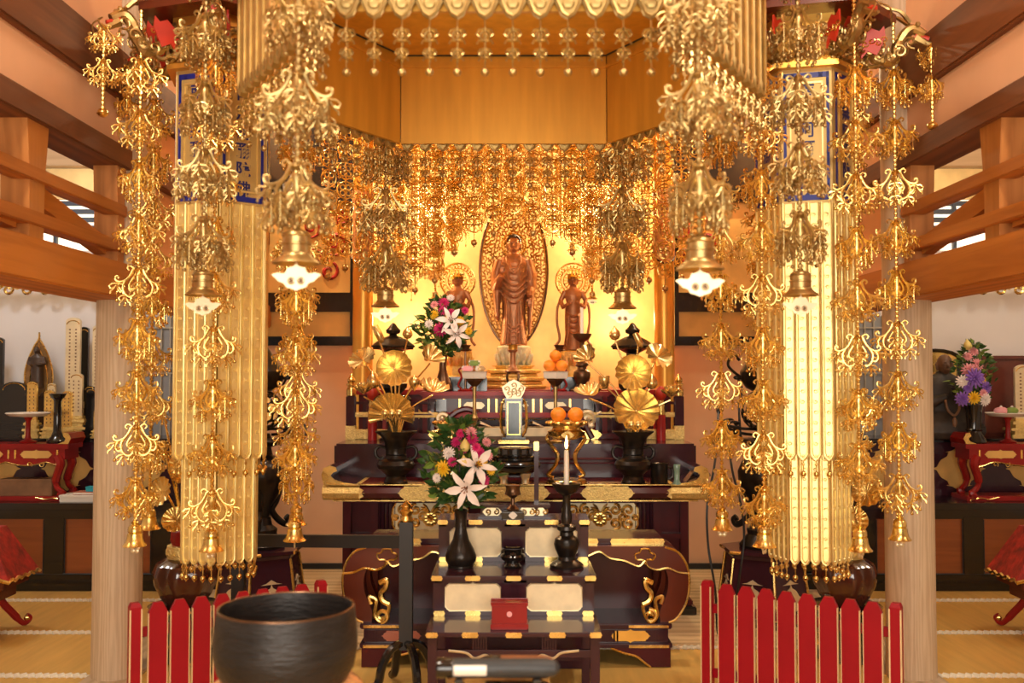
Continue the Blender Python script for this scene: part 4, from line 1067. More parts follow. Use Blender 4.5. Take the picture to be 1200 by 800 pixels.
def blossom(mb, c, r, mi=None):
    keep = mb.M; mb.M = keep @ T(*c)
    for row, (t, n, s) in enumerate(((.95, 7, 1), (.55, 6, .9), (.2, 5, .8))):
        for k in range(n):
            mb.M = keep @ T(*c) @ RZ(2 * PI * (k + .5 * row) / n) @ RY(t) ; mb.ball((0, 0, r * .62 * s), r * .5, 8, mi, (.22, .55, 1.15))
    mb.M = keep

def black_vase(label, x, y, z, handles=1):
    t = thing('bronze_vase', label, 'vase', (x, y, z), 0, 'trumpet-necked black altar vases')
    m = MB(); m.lathe([(.0, 0), (.075, 0), (.08, .012), (.07, .03), (.062, .05), (.085, .075), (.118, .10), (.125, .125), (.112, .15), (.075, .165), (.066, .19), (.070, .235), (.078, .275), (.10, .31), (.135, .337), (.14, .345), (.125, .340), (.07, .30)], 40); m.build('body', 'bronze', t)
    for d in (-1, 1):
        m = MB(); m.tube(catmull([(d * .07, 0, .235), (d * .11, 0, .245), (d * .135, 0, .22), (d * .13, 0, .18), (d * .10, 0, .16), (d * .085, 0, .175)], 5), .011, 7); m.build('handle', 'bronze', t)
    for zz in (.05, .19, .235):
        m = MB(); m.lathe([(.066 if zz > .06 else .064, zz - .004), (.073 if zz > .06 else .068, zz), (.066 if zz > .06 else .064, zz + .004)], 30); m.build('ring', 'bronze', t)
    return t
def lotus_set(label, x, y, z, mir, spec):
    """gilt lotus leaves, buds and stems; spec in photograph-like offsets (metres), root at the vase mouth"""
    t = thing('gilt_lotus_flowers', label, 'lotus ornament', (x, y, z), 0, 'gilt lotus arrangements on the altar')
    for kind, dx, dz, r, dy, yaw, pit, part in spec:
        dx *= mir; yaw *= mir
        m = MB(); px_, pz_ = dx, dz
        base = Vector((dx * .08, 0, -.03)); end = Vector((px_, dy, pz_))
        mid = Vector((dx * .35, dy * .4, dz * .55)); m.tube(catmull([base, mid, end + Vector((0, .01, -.02 if kind != 'leaf' else 0))], 6), .006, 6)
        if kind == 'leaf': fan_leaf(m, r, 15, .26, .17, T(px_, dy, pz_) @ RZ(yaw) @ RX(pit))
        elif kind == 'half': fan_leaf(m, r, 12, .50, .18, T(px_, dy, pz_) @ RZ(yaw) @ RX(pit), -.35, PI + .35)
        elif kind == 'bud': bud(m, (px_, dy, pz_), r, (dx * .5, 0, 1) if pit == 0 else (0, 0, -1))
        elif kind == 'flower': blossom(m, (px_, dy, pz_), r)
        elif kind == 'pod': m.at(T(px_, dy, pz_)); m.lathe([(.15 * r, -r), (.55 * r, -.8 * r), (.8 * r, .2 * r), (.85 * r, .9 * r), (.75 * r, 1.0 * r), (.5 * r, .8 * r)], 14)
        elif kind == 'roll': m.at(T(px_, dy, pz_) @ RY(-.45 * mir)); m.lathe([(.2 * r, -1.5 * r), (.55 * r, -1.0 * r), (.62 * r, .5 * r), (.5 * r, 1.6 * r), (.3 * r, 1.65 * r)], 12, None, None, 0, 5, .12)
        m.build(part, 'brass', t, smooth=60)
    return t
PXM = 6.6 / F_PX
def P_(dx, dy): return dx * PXM, -dy * PXM
mouth = 506
specL = []
def SL(kind, px, py, rpx, dy, yaw, pit, part, cx):
    return (kind, (px - cx) * PXM, (mouth - py) * PXM, rpx * PXM, dy, yaw, pit, part)
L_ = 464
left_spec = [SL('half', 462, 486, 26, -.12, 0, -.10, 'leaf', L_), SL('leaf', 463, 431, 21, -.06, 0, -.15, 'leaf', L_), SL('leaf', 424, 421, 17, .02, -.5, -.75, 'leaf', L_), SL('half', 503, 421, 17, .02, .9, -.5, 'leaf', L_),
             SL('half', 508, 458, 18, -.04, .6, -1.1, 'leaf', L_), SL('bud', 477, 390, 6, 0, 0, 0, 'bud', L_), SL('roll', 443, 391, 7, 0, 0, 0, 'rolled_leaf', L_), SL('bud', 438, 446, 8, -.05, 0, 0, 'bud', L_),
             SL('flower', 427, 460, 13, -.06, 0, 0, 'blossom', L_), SL('bud', 486, 446, 7, -.05, 0, 1, 'bud', L_), SL('bud', 455, 482, 5, -.19, 0, 1, 'bud', L_), SL('bud', 463, 482, 5, -.19, 0, 1, 'bud', L_), SL('bud', 471, 482, 5, -.19, 0, 1, 'bud', L_)]
R_ = 742
right_spec = [SL('leaf', 743, 480, 26, -.12, 0, -.42, 'leaf', R_), SL('leaf', 741, 436, 21, -.06, 0, -.15, 'leaf', R_), SL('leaf', 772, 417, 17, .02, .45, -.6, 'leaf', R_), SL('half', 690, 421, 17, .02, -.9, -.4, 'leaf', R_),
              SL('half', 690, 462, 17, -.04, -.6, -1.1, 'leaf', R_), SL('bud', 721, 391, 6.5, 0, 0, 0, 'bud', R_), SL('roll', 749, 398, 6, 0, 0, 0, 'rolled_leaf', R_), SL('pod', 708, 447, 8, -.02, 0, 0, 'seed_pod', R_),
              SL('flower', 785, 464, 13, -.05, 0, 0, 'blossom', R_), SL('bud', 763, 448, 7, -.05, 0, 0, 'bud', R_), SL('bud', 736, 495, 5, -.19, 0, 1, 'bud', R_), SL('bud', 744, 495, 5, -.19, 0, 1, 'bud', R_)]
xl, xr = at(464, 560, 6.63).x, at(742, 560, 6.63).x
black_vase('black bronze vase with ring handles holding gilt lotus leaves, left on the altar', xl, 6.63, zt)
black_vase('black bronze vase with ring handles holding gilt lotus leaves, right on the altar', xr, 6.63, zt)
lotus_set('gilt lotus leaves and buds rising from the left black altar vase', xl, 6.63, zt + .335, 1, left_spec)
lotus_set('gilt lotus leaves and buds rising from the right black altar vase', xr, 6.63, zt + .335, 1, right_spec)

# ---- bouquets
def lily(mb, c, r, face, mi_p, mi_c):
    q = Vector((0, 0, 1)).rotation_difference(Vector(face).normalized()).to_matrix().to_4x4(); keep = mb.M
    for k in range(6):
        B = keep @ T(*c) @ q @ RZ(PI / 3 * k)
        mb.M = B; w = .20 if k % 2 else .15; vs = []; fs = []
        prof = [(.04, -.25, .05), (.20, .02, .12), (.45, .16, w), (.72, .16, w * .8), (1.0, .02, .02)]
        for (x, z, ww) in prof: vs += [(x * r, -ww * r, (z + .03) * r), (x * r, 0, (z - .02) * r), (x * r, ww * r, (z + .03) * r)]
        for i in range(4):
            for j in range(2): fs.append((i * 3 + j, (i + 1) * 3 + j, (i + 1) * 3 + j + 1, i * 3 + j + 1))
        mb.add(vs, fs, mi_p)
    mb.M = keep @ T(*c) @ q
    for k in range(6): a = k * PI / 3 + .3; mb.tube([(0, 0, -.1 * r), (.14 * r * math.cos(a), .14 * r * math.sin(a), .35 * r)], .018 * r, 4, mi_c); mb.ball((.14 * r * math.cos(a), .14 * r * math.sin(a), .36 * r), .04 * r, 5, mi_c)
    mb.M = keep
def mum(mb, c, r, face, mi, n=26):
    q = Vector((0, 0, 1)).rotation_difference(Vector(face).normalized()).to_matrix().to_4x4(); keep = mb.M
    for row, (tilt, k_n, L) in enumerate(((1.45, n // 2, 1.0), (1.05, n // 2, .85), (.65, n // 3, .7), (.25, n // 5, .55))):
        for k in range(k_n):
            mb.M = keep @ T(*c) @ q @ RZ(2 * PI * (k + row * .4) / k_n) @ RY(tilt); mb.ball((0, 0, r * L * .55), r * L * .5, 5, mi, (.22, .32, 1))
    mb.M = keep
def leaf_blade(mb, c, L, w, dirv, mi, rr):
    d = Vector(dirv).normalized(); q = Vector((0, 0, 1)).rotation_difference(d).to_matrix().to_4x4(); keep = mb.M
    mb.M = keep @ T(*c) @ q @ RZ(rr.uniform(0, 6))
    mb.add([(0, 0, 0), (-w, .15 * L, .35 * L), (0, .05 * L, .38 * L), (w, .15 * L, .35 * L), (-w * .7, .22 * L, .7 * L), (0, .16 * L, .72 * L), (w * .7, .22 * L, .7 * L), (0, .32 * L, L)],
           [(0, 2, 1), (0, 3, 2), (1, 2, 5, 4), (2, 3, 6, 5), (4, 5, 7), (5, 6, 7)], mi); mb.M = keep
def bouquet(label, loc, H, W, flowers, seed, nleaf=230, leafL=.06, light=.2, lean=0):
    t = thing('flower_bouquet', label, 'flowers', loc, 0, 'flower bouquets on the altar')
    rr_ = random.Random(seed); m = MB()
    for i in range(26):
        a = rr_.uniform(0, 2 * PI); q = rr_.uniform(.2, .85)
        m.tube(catmull([(0, 0, -.05), (W * .25 * q * math.cos(a), W * .2 * q * math.sin(a), H * .3), (W * q * .9 * math.cos(a), W * .6 * q * math.sin(a), H * (.45 + .5 * rr_.random() * (1 - q * .6)))], 4), .0025, 4, 0)
    for i in range(nleaf):
        u = rr_.random(); z = H * (.06 + .92 * u); env = W * (math.sin(PI * min(.97, u * .80 + .15)) ** 1.15); a = rr_.uniform(0, 2 * PI); q = math.sqrt(rr_.random())
        c = (env * q * math.cos(a) + lean * u, env * q * .7 * math.sin(a) , z)
        leaf_blade(m, c, leafL * rr_.uniform(.8, 1.5), leafL * .34, (math.cos(a) * q + rr_.uniform(-.5, .5), math.sin(a) * q - .2, rr_.uniform(-.3, .9)), 1 if rr_.random() < light else 0, rr_)
    m.build('foliage', ['leaf', 'leaf_light'], t, smooth=None)
    for kind, x, y, z, r, f, mt in flowers:
        mm = MB()
        st = [(x * .2, y * .2, max(.02, z * .2)), (x * .7, y * .6, z * .7), (x, y + .01, z - r * .2)]
        mm.tube(catmull(st, 3), .003, 4, 1)
        if kind == 'lily': lily(mm, (x, y, z), r, f, 0, 2)
        elif kind == 'mum': mum(mm, (x, y, z), r, f, 0)
        elif kind == 'bud': bud(mm, (x, y, z), r, f, 0)
        o = mm.build({'lily': 'lily', 'mum': 'chrysanthemum', 'bud': 'lily_bud'}[kind], [mt, 'leaf', 'petal_yellow' if kind != 'lily' else 'tan'], t, smooth=60)
        nm = {'petal_white': 'white', 'petal_pink': 'magenta', 'petal_yellow': 'yellow', 'petal_purple': 'violet', 'petal_soft': 'pink', 'bud': 'pale'}[mt]
        o['label'] = f'{nm} {"lily" if kind == "lily" else "flower" if kind == "mum" else "bud"}'
    return t
def px_flowers(base, Y, lst):
    out = []
    for kind, px, py, rpx, dy, f, mt in lst:
        q = at(px, py, Y + dy); out.append((kind, q.x - base[0], dy, q.z - base[2], rpx * Y / F_PX, f, mt))
    return out
# front bouquet on the stepped stand
ZS2, ZS3, ZS1 = .622, .425, .842
vx = at(540, 650, 5.13).x
fv = thing('flower_vase', 'dark bronze long-necked vase on the stepped stand holding white lilies', 'vase', (vx, 5.13, ZS2))
m = MB(); m.lathe([(0, 0), (.055, 0), (.062, .01), (.078, .035), (.080, .06), (.066, .095), (.042, .14), (.030, .19), (.028, .25), (.034, .285), (.039, .292), (.034, .290), (.02, .25)], 36); m.build('body', 'bronze', fv)
m = MB(); m.lathe([(.055, 0.0), (.066, .002), (.066, .012), (.058, .014)], 30); m.build('foot_ring', 'bronze', fv)
base = (vx, 5.13, ZS2 + .285)
bouquet('bouquet of white lilies with yellow and magenta flowers on the stepped stand', base, .47, .19, px_flowers(base, 5.13, [
    ('lily', 559, 545, 24, -.14, (.25, -1, .2), 'petal_white'), ('lily', 546, 572, 25, -.16, (-.15, -1, -.1), 'petal_white'), ('mum', 519, 549, 10, -.10, (-.4, -1, .2), 'petal_yellow'), ('mum', 564, 541, 8, -.12, (.6, -1, .3), 'petal_yellow'),
    ('mum', 535, 518, 7, -.08, (-.2, -1, .5), 'petal_pink'), ('mum', 553, 515, 8, -.09, (.2, -1, .5), 'petal_pink'), ('mum', 562, 530, 7, -.12, (.5, -1, .2), 'petal_pink'), ('mum', 567, 563, 8, -.10, (.7, -1, 0), 'petal_pink'), ('mum', 543, 526, 6, -.1, (0, -1, .3), 'petal_pink'),
    ('mum', 526, 531, 8, -.09, (-.3, -1, .4), 'petal_white'), ('mum', 552, 506, 7, -.07, (.1, -1, .6), 'petal_soft'), ('mum', 570, 518, 6, -.05, (.6, -1, .5), 'petal_soft'), ('mum', 540, 508, 6, -.09, (-.1, -1, .5), 'petal_pink'), ('mum', 512, 560, 6, -.12, (-.6, -1, 0), 'petal_white'), ('mum', 575, 551, 6, -.12, (.7, -1, .2), 'petal_yellow'), ('mum', 530, 541, 6, -.14, (-.2, -1, .2), 'petal_pink'), ('mum', 558, 524, 6, -.14, (.2, -1, .2), 'petal_pink'), ('mum', 572, 534, 6, -.11, (.5, -1, .3), 'petal_soft'), ('bud', 545, 523, 6, -.12, (0, -.1, 1), 'bud'), ('bud', 544, 541, 5, -.15, (-.1, -.2, 1), 'bud')]), 4, 340, .056)
# rear bouquet on the red table
vx2 = at(519, 450, 7.60).x
ZRT = 1.48
fv2 = thing('flower_vase', 'brown bronze flower vase at the left end of the red table', 'vase', (vx2, 7.60, ZRT))
m = MB(); m.lathe([(0, 0), (.062, 0), (.068, .008), (.072, .02), (.070, .05), (.048, .10), (.030, .16), (.026, .22), (.034, .27), (.038, .275), (.03, .26)], 32); m.build('body', 'bronze_warm', fv2)
m = MB(); m.lathe([(.062, .0), (.073, .002), (.073, .014), (.066, .016)], 28); m.build('foot_ring', 'bronze', fv2)
base2 = (vx2, 7.60, ZRT + .262)
bouquet('bouquet with white lilies, pink and yellow flowers beside the left attendant statue', base2, .44, .22, px_flowers(base2, 7.60, [
    ('lily', 528, 376, 18, -.15, (.1, -1, .3), 'petal_white'), ('lily', 535, 391, 17, -.16, (.3, -1, -.1), 'petal_white'), ('mum', 516, 386, 9, -.13, (-.3, -1, 0), 'petal_pink'), ('mum', 520, 355, 7, -.09, (0, -1, .5), 'petal_pink'), ('mum', 519, 364, 6, -.11, (-.1, -1, .3), 'petal_pink'),
    ('mum', 509, 369, 6, -.11, (-.4, -1, .2), 'petal_yellow'), ('mum', 539, 376, 6, -.12, (.6, -1, .1), 'petal_yellow'), ('mum', 545, 364, 5, -.13, (.5, -1, .3), 'petal_pink'), ('mum', 503, 380, 6, -.15, (-.5, -1, .1), 'petal_white'), ('mum', 549, 388, 5, -.15, (.6, -1, 0), 'petal_yellow'), ('mum', 509, 357, 5, -.12, (-.3, -1, .4), 'petal_soft'), ('mum', 528, 349, 5, -.07, (.1, -1, .7), 'petal_white'), ('mum', 529, 366, 5, -.1, (.2, -1, .3), 'petal_pink')]), 9, 430, .06, .45)

# ---- vessels with oranges (S-legged gilt stands)
def s_leg_vessel(label, x, y, z):
    t = thing('gilt_footed_vessel', label, 'offering vessel', (x, y, z), 0, 'gilt vessels on curved legs')
    m = MB(); m.lathe([(0, 0), (.095, 0), (.10, .01), (.09, .028), (.03, .03)], 30); m.build('base', 'gold', t); t.scale = (1.38, 1.38, 1.0)
    for k in range(3):
        m = MB(); m.at(RZ(2 * PI * k / 3 + PI / 6 * (1 if True else 0))); m.tube(catmull([(.075, 0, .035), (.098, 0, .05), (.088, 0, .075), (.055, 0, .13), (.05, 0, .19), (.085, 0, .25), (.105, 0, .29), (.085, 0, .33), (.06, 0, .335)], 5), .0105, 8); m.build('leg', 'gold', t)
    m = MB(); m.lathe([(0, .30), (.045, .29), (.085, .315), (.092, .345), (.07, .355), (.065, .375), (.09, .385), (.098, .405), (.088, .415), (.05, .41)], 32); 
    for k in range(12): a = 2 * PI * k / 12; m.ball((.085 * math.cos(a), .085 * math.sin(a), .40), .02, 7, None, (1, 1, .8))
    m.build('bowl', 'gold', t)
    m = MB(); m.at(T(0, -.088, .325)); m.prism(cartouche(.06, .045, .4), -.004, .004); m.build('medallion', 'gold_engraved', t, smooth=None)
    return t
vxl, vxr = at(531, 560, 6.62).x, at(664, 560, 6.62).x
s_leg_vessel('gilt vessel on three curved legs, left on the altar behind the lilies', vxl, 6.62, zt)
s_leg_vessel('gilt vessel on three curved legs holding two oranges, right on the altar', vxr, 6.62, zt)
def orange(label, x, y, z, r, group):
    m = MB(); m.lathe([(0, 0), (.28 * r, .02 * r), (.7 * r, .3 * r), (.97 * r, .75 * r), (1.0 * r, 1.0 * r), (.9 * r, 1.4 * r), (.55 * r, 1.78 * r), (.15 * r, 1.90 * r), (0, 1.87 * r)], 24)
    o = m.build('orange', ['orange'], None, loc=(x, y, z)); tag(o, label, 'orange', group)
    mm = MB(); mm.lathe([(0, 1.86 * r), (.10 * r, 1.88 * r), (.08 * r, 1.93 * r), (0, 1.95 * r)], 6); mm.build('stem_end', 'leaf_light', o); return o
orange('left of the two large oranges on the gilt curved-leg vessel', vxr - .056, 6.59, zt + .405, .052, 'oranges on the gilt vessel')
orange('right of the two large oranges on the gilt curved-leg vessel', vxr + .058, 6.59, zt + .405, .052, 'oranges on the gilt vessel')

# ---- central tablet, burner, tripod
tb = thing('memorial_tablet', 'black and gilt memorial tablet with cloud crest standing at the centre of the altar step', 'tablet', (at(602, 500, 7.13).x, 7.13, 1.122))
m = MB(); m.cbox(-.11, .11, -.05, .05, 0, .02, .004, 0); m.cbox(-.085, .085, -.04, .04, .02, .04, .004, 1); m.build('base', ['gold', 'black'], tb)
m = MB(); m.prism([(-.055, .04), (.055, .04), (.06, .12), (.06, .28), (.066, .32), (-.066, .32), (-.06, .28), (-.06, .12)], -.02, .012); m.build('body', 'black', tb, smooth=None)
m = MB(); m.box(-.04, .04, -.023, -.019, .07, .28); m.build('face', 'glass_dark', tb, smooth=None)
m = MB()
for s in (-1, 1):
    pts = catmull([(s * .055, 0, .04), (s * .085, 0, .09), (s * .092, 0, .18), (s * .085, 0, .27), (s * .066, 0, .31)], 4); m.tube(pts, [.009 + .004 * (i % 2) for i in range(len(pts))], 6)
    m.box(s * .045 - .004, s * .045 + .004, -.025, -.018, .06, .29)
m.box(-.049, .049, -.025, -.018, .055, .063); m.box(-.049, .049, -.025, -.018, .285, .293); m.build('frame', 'gold', tb, smooth=30)
m = MB(); m.prism([(-.05, .315), (.05, .315), (.075, .36), (.085, .395), (.06, .415), (.035, .435), (0, .45), (-.035, .435), (-.06, .415), (-.085, .395), (-.075, .36)], -.025, .01)
for x, z in ((-.05, .385), (.05, .385), (0, .41), (-.03, .35), (.03, .35), (0, .37)): m.tube([(x + p[0], -.028, z + p[1]) for p in spiral2(0, 0, .004, .024, 0, 8 if x > 0 else -8, 14)], .005, 5)
m.build('cloud_crest', 'gold_pale', tb)
ib = thing('incense_burner', 'wide black lacquered incense burner on stubby gilt legs, centre of the altar', 'incense burner', (at(603, 560, 6.62).x, 6.62, zt))
m = MB(); m.lathe([(0, .06), (.08, .06), (.14, .08), (.17, .11), (.175, .135), (.165, .15), (.15, .16), (.15, .175), (.165, .185), (.15, .19), (.1, .185)], 44); m.build('bowl', 'black', ib)
m = MB(); m.lathe([(.169, .122), (.178, .128), (.169, .134)], 44); m.build('silver_band', 'leather', ib)
for k in range(4):
    a = PI / 4 + PI / 2 * k; m = MB(); m.at(T(.10 * math.cos(a), .10 * math.sin(a), 0)); m.lathe([(.016, 0), (.028, .006), (.022, .025), (.03, .05), (.04, .075), (.01, .08)], 14); m.build('leg', 'gold_pale', ib)
m = MB(); m.lathe([(.10, .185), (.12, .19), (.12, .235), (.11, .24), (0, .24)], 30)
m.build('lid', 'black', ib)
m = MB()
for k in range(12): a = 2 * PI * k / 12; m.at(RZ(a)); m.box(.117, .123, -.014, .014, .20, .228)
m.build('lid_panels', 'grey_door', ib, smooth=None)
tp = thing('bronze_tripod', 'red gilt bronze goblet on three bowed legs in front of the standing Buddha', 'goblet', (at(601, 450, 7.56).x, 7.56, ZRT))
m = MB(); m.lathe([(0, 0), (.05, 0), (.052, .012), (.02, .016)], 20)
for k in range(4): m.at(RZ(PI / 4 + PI / 2 * k)); m.tube(catmull([(.03, 0, .01), (.045, 0, .05), (.06, 0, .10), (.058, 0, .13), (.035, 0, .145)], 5), .009, 6)
m.build('bowed_legs', 'bronze_warm', tp)
m = MB(); m.lathe([(.02, .14), (.055, .145), (.06, .155), (.045, .165), (.03, .185), (.022, .21), (.020, .27), (.022, .295), (.035, .305), (.038, .315), (.03, .32)], 20); m.build('stem', 'copper_statue', tp)
m = MB(); m.lathe([(.02, .315), (.034, .318), (.037, .35), (.04, .355), (.03, .352)], 16); m.build('cup', 'gold_deep', tp)

# ---- offering stands with white dishes
def offering_stand(label, x, y, z):
    t = thing('offering_stand', label, 'offering stand', (x, y, z), 0, 'tall gilt-stemmed offering stands')
    m = MB(); m.lathe([(0, 0), (.05, 0), (.052, .01), (.02, .02), (.014, .05), (.014, .14), (.022, .16), (.028, .175), (.022, .19), (.014, .21), (.012, .30), (.016, .40), (.018, .42)], 18); m.build('stem', 'gold_aged', t)
    m = MB(); m.lathe([(.02, .40), (.055, .43), (.06, .44), (.07, .445), (.075, .46), (.06, .462)], 6, None, None, PI / 6); m.build('neck', 'bronze_warm', t)
    m = MB(); m.lathe([(.06, .455), (.092, .457), (.098, .47), (.100, .502), (.110, .509), (.09, .506), (.02, .505)], 6, None, None, PI / 6); m.build('dish', 'porcelain', t)
    return t
ox1, ox2 = at(556, 480, 7.14).x, at(651, 480, 7.14).x
offering_stand('white hexagonal dish on a tall gilt stem with piled sweets, left of the tablet', ox1, 7.14, 1.122)
offering_stand('white hexagonal dish on a tall gilt stem with piled oranges, right of the tablet', ox2, 7.14, 1.122)
for i, (dx, dy, dz) in enumerate(((-.045, -.02, 0), (.045, -.02, 0), (0, .045, 0), (0, -.005, .072))):
    orange(('left', 'right', 'rear', 'topmost')[i] + ' small orange piled on the white dish right of the tablet', ox2 + dx, 7.14 + dy, 1.122 + .507 + dz, .043, 'oranges piled on the white dish')
for i, (dx, dy, dz, mt) in enumerate(((-.05, 0, 0, 'petal_soft'), (.04, -.03, 0, 'gold_pale'), (.0, .04, 0, 'orange'), (0, -.005, .04, 'leaf_light'))):
    m = MB(); m.at(RZ(i)); m.cbox(-.04, .04, -.028, .028, 0, .038, .012); o = m.build('sweet', mt, None, loc=(ox1 + dx, 7.14 + dy, 1.122 + .508 + dz))
    tag(o, ('pale pink', 'cream coloured', 'orange', 'green wrapped')[i] + ' sweet on the white dish left of the tablet', 'sweet', 'sweets piled on the white dish')
    mm = MB(); mm.at(RZ(i)); mm.cbox(-.042, .042, -.012, .012, .004, .040, .006); mm.build('wrapper_band', 'white', o)

# ---- small lamps with gilt bowls on the red table
for px, w in ((545, 'left'), (656, 'right')):
    x = at(px, 450, 7.58).x; h = at(px, 404, 7.58).z - ZRT
    t = thing('oil_lamp', f'small gilt bowl lamp on red stand, {w} of the goblet on the red table', 'lamp', (x, 7.62, ZRT), 0, 'gilt bowl lamps on the red table')
    m = MB(); m.lathe([(0, 0), (.055, 0), (.06, .012), (.02, .02)], 16); m.build('foot', 'lacquer_red', t)
    for d in (-1, 1):
        m = MB(); m.tube(catmull([(d * .03, 0, .015), (d * .055, 0, .05), (d * .03, 0, .11), (d * .05, 0, .16), (d * .03, 0, .18)], 5), .008, 6); m.build('curved_leg', 'lacquer_red', t)
    m = MB(); m.lathe([(.008, .01), (.008, h - .05), (.016, h - .04)], 10); m.build('stem', 'bronze_warm', t)
    m = MB(); m.lathe([(.012, h - .05), (.045, h - .045), (.05, h - .04), (.03, h - .03), (.038, h - .01), (.044, h), (.03, h - .008)], 18); m.build('bowl', 'bronze_warm', t)
for px, w in ((668, 'right'), (548, 'left')):
    x = at(px, 450, 7.70).x
    t = thing('framed_plaque', f'small black framed plaque at the {w} side of the red table', 'plaque', (x, 7.69, ZRT), 0, 'black framed plaques on the red table')
    m = MB(); m.cbox(-.15, .15, 0, .02, 0, .11, .004); m.build('frame', 'black', t); m = MB(); m.box(-.125, .125, -.004, .0, .02, .09); m.build('face', 'glass_dark', t, smooth=None)

# ---- candlesticks
def candlestick(label, x, y, z, h, candle_h, mt, lit, cr):
    t = thing('candlestick', label, 'candlestick', (x, y, z))
    k = h
    m = MB(); m.lathe([(0, 0), (.20 * k, 0), (.205 * k, .03 * k), (.17 * k, .06 * k), (.11 * k, .09 * k), (.10 * k, .13 * k), (.14 * k, .22 * k), (.155 * k, .28 * k), (.14 * k, .34 * k), (.085 * k, .38 * k), (.08 * k, .42 * k), (.115 * k, .45 * k), (.11 * k, .49 * k), (.06 * k, .52 * k), (.07 * k, .60 * k), (.05 * k, .68 * k), (.045 * k, .84 * k), (.06 * k, .87 * k)], 28); m.build('stem', mt, t)
    m = MB(); m.lathe([(.04 * k, .85 * k), (.12 * k, .90 * k), (.165 * k, .97 * k), (.17 * k, 1.0 * k), (.155 * k, .99 * k), (.05 * k, .94 * k)], 28); m.build('drip_pan', mt, t)
    c = thing('candle', label.replace('candlestick', 'candle').replace('holding a white candle', 'standing on it') if False else ('lit white candle with a glowing flame on the front black candlestick' if lit else 'tall white candle on the candlestick beside the right attendant statue'), 'candle', (x, y, z + .95 * k))
    m = MB(); m.lathe([(0, 0), (cr, 0), (cr * .92, candle_h * .9), (cr * .8, candle_h), (.3 * cr, candle_h * .99)], 16); m.build('wax', 'wax', c)
    m = MB(); m.tube([(0, 0, candle_h * .98), (.001, 0, candle_h + .012)], .0018, 5); m.build('wick', 'black_matt', c)
    if lit: m = MB(); m.lathe([(0, candle_h + .004), (.006, candle_h + .014), (.0085, candle_h + .026), (.006, candle_h + .046), (.0, candle_h + .078)], 12); m.build('flame', 'flame', c)
cx_ = at(664, 660, 5.13).x
candlestick('black turned bronze candlestick on the stepped stand, right side', cx_, 5.13, ZS2, at(663, 566, 5.13).z - ZS2, at(663, 527, 5.13).z - at(663, 566, 5.13).z + .02, 'bronze', True, .0135)
cx2 = at(682, 450, 7.58).x
candlestick('dark bronze candlestick at the right end of the red table', cx2, 7.58, ZRT, at(682, 391, 7.58).z - ZRT, at(682, 360, 7.58).z - at(682, 391, 7.58).z + .02, 'bronze_warm', False, .013)

# ---- small things on the altar slab
xx = at(772, 560, 6.62).x
t = thing('dark_cup', 'small dark glazed handled cup right on the altar slab', 'cup', (xx, 6.60, zt))
m = MB(); m.lathe([(0, 0), (.052, 0), (.058, .01), (.056, .12), (.058, .135), (.05, .13), (.048, .03)], 26); m.build('body', 'bronze', t)
m = MB(); m.tube(catmull([(.055, 0, .11), (.085, 0, .10), (.088, 0, .05), (.055, 0, .03)], 5), .008, 6); m.build('handle', 'bronze', t)
xx = at(792, 560, 6.60).x
t = thing('celadon_vase', 'tiny pale green vase beside the dark cup on the altar', 'vase', (xx, 6.56, zt)); m = MB(); m.lathe([(0, 0), (.026, 0), (.024, .015), (.018, .03), (.020, .09), (.024, .125), (.022, .13), (.015, .12)], 20); m.build('body', 'celadon', t)
m = MB(); m.lathe([(.022, .0), (.029, .002), (.029, .01), (.022, .012)], 20); m.build('foot', 'celadon', t)
t = thing('folded_paper', 'folded brown paper leaning at the right end of the altar slab', 'paper', (at(803, 560, 6.6).x, 6.66, zt))
m = MB(); m.at(RY(-.9)); m.box(0, .14, -.05, .05, 0, .006); m.at(T(.03, 0, .0) @ RY(-.35)); m.box(0, .15, -.06, .05, 0, .02); m.build('sheets', 'carton', t, smooth=None)

# ---- white offering trays on the step, behind the tablet
for px, w in ((570, 'left'), (632, 'right')):
    x = at(px, 505, 7.36).x
    t = thing('offering_tray', f'pale wooden offering tray lying on the altar step, {w} of the tablet', 'tray', (x, 7.36, 1.122), 0, 'pale trays on the altar step')
    m = MB(); m.cbox(-.17, .17, -.08, .08, .035, .10, .004); m.build('box', 'cream', t); m = MB(); m.cbox(-.15, .15, -.06, .06, 0, .036, .003); m.build('base', 'carton', t)
    m = MB(); m.at(T(-.05, -.02, .10) @ RX(.1)); m.add([(-.09, -.05, .0), (0, -.06, .035), (.09, -.05, .005), (.08, .05, .0), (0, .05, .04), (-.08, .05, .0)], [(0, 1, 4, 5), (1, 2, 3, 4), (5, 4, 1, 0), (4, 3, 2, 1)]); o = m.build('folded_cloth', 'white', None, smooth=60); o.location = (x, 7.36, 1.122); tag(o, f'folded white cloth on the pale tray, {w} of the tablet', 'cloth', 'folded cloths on the trays')

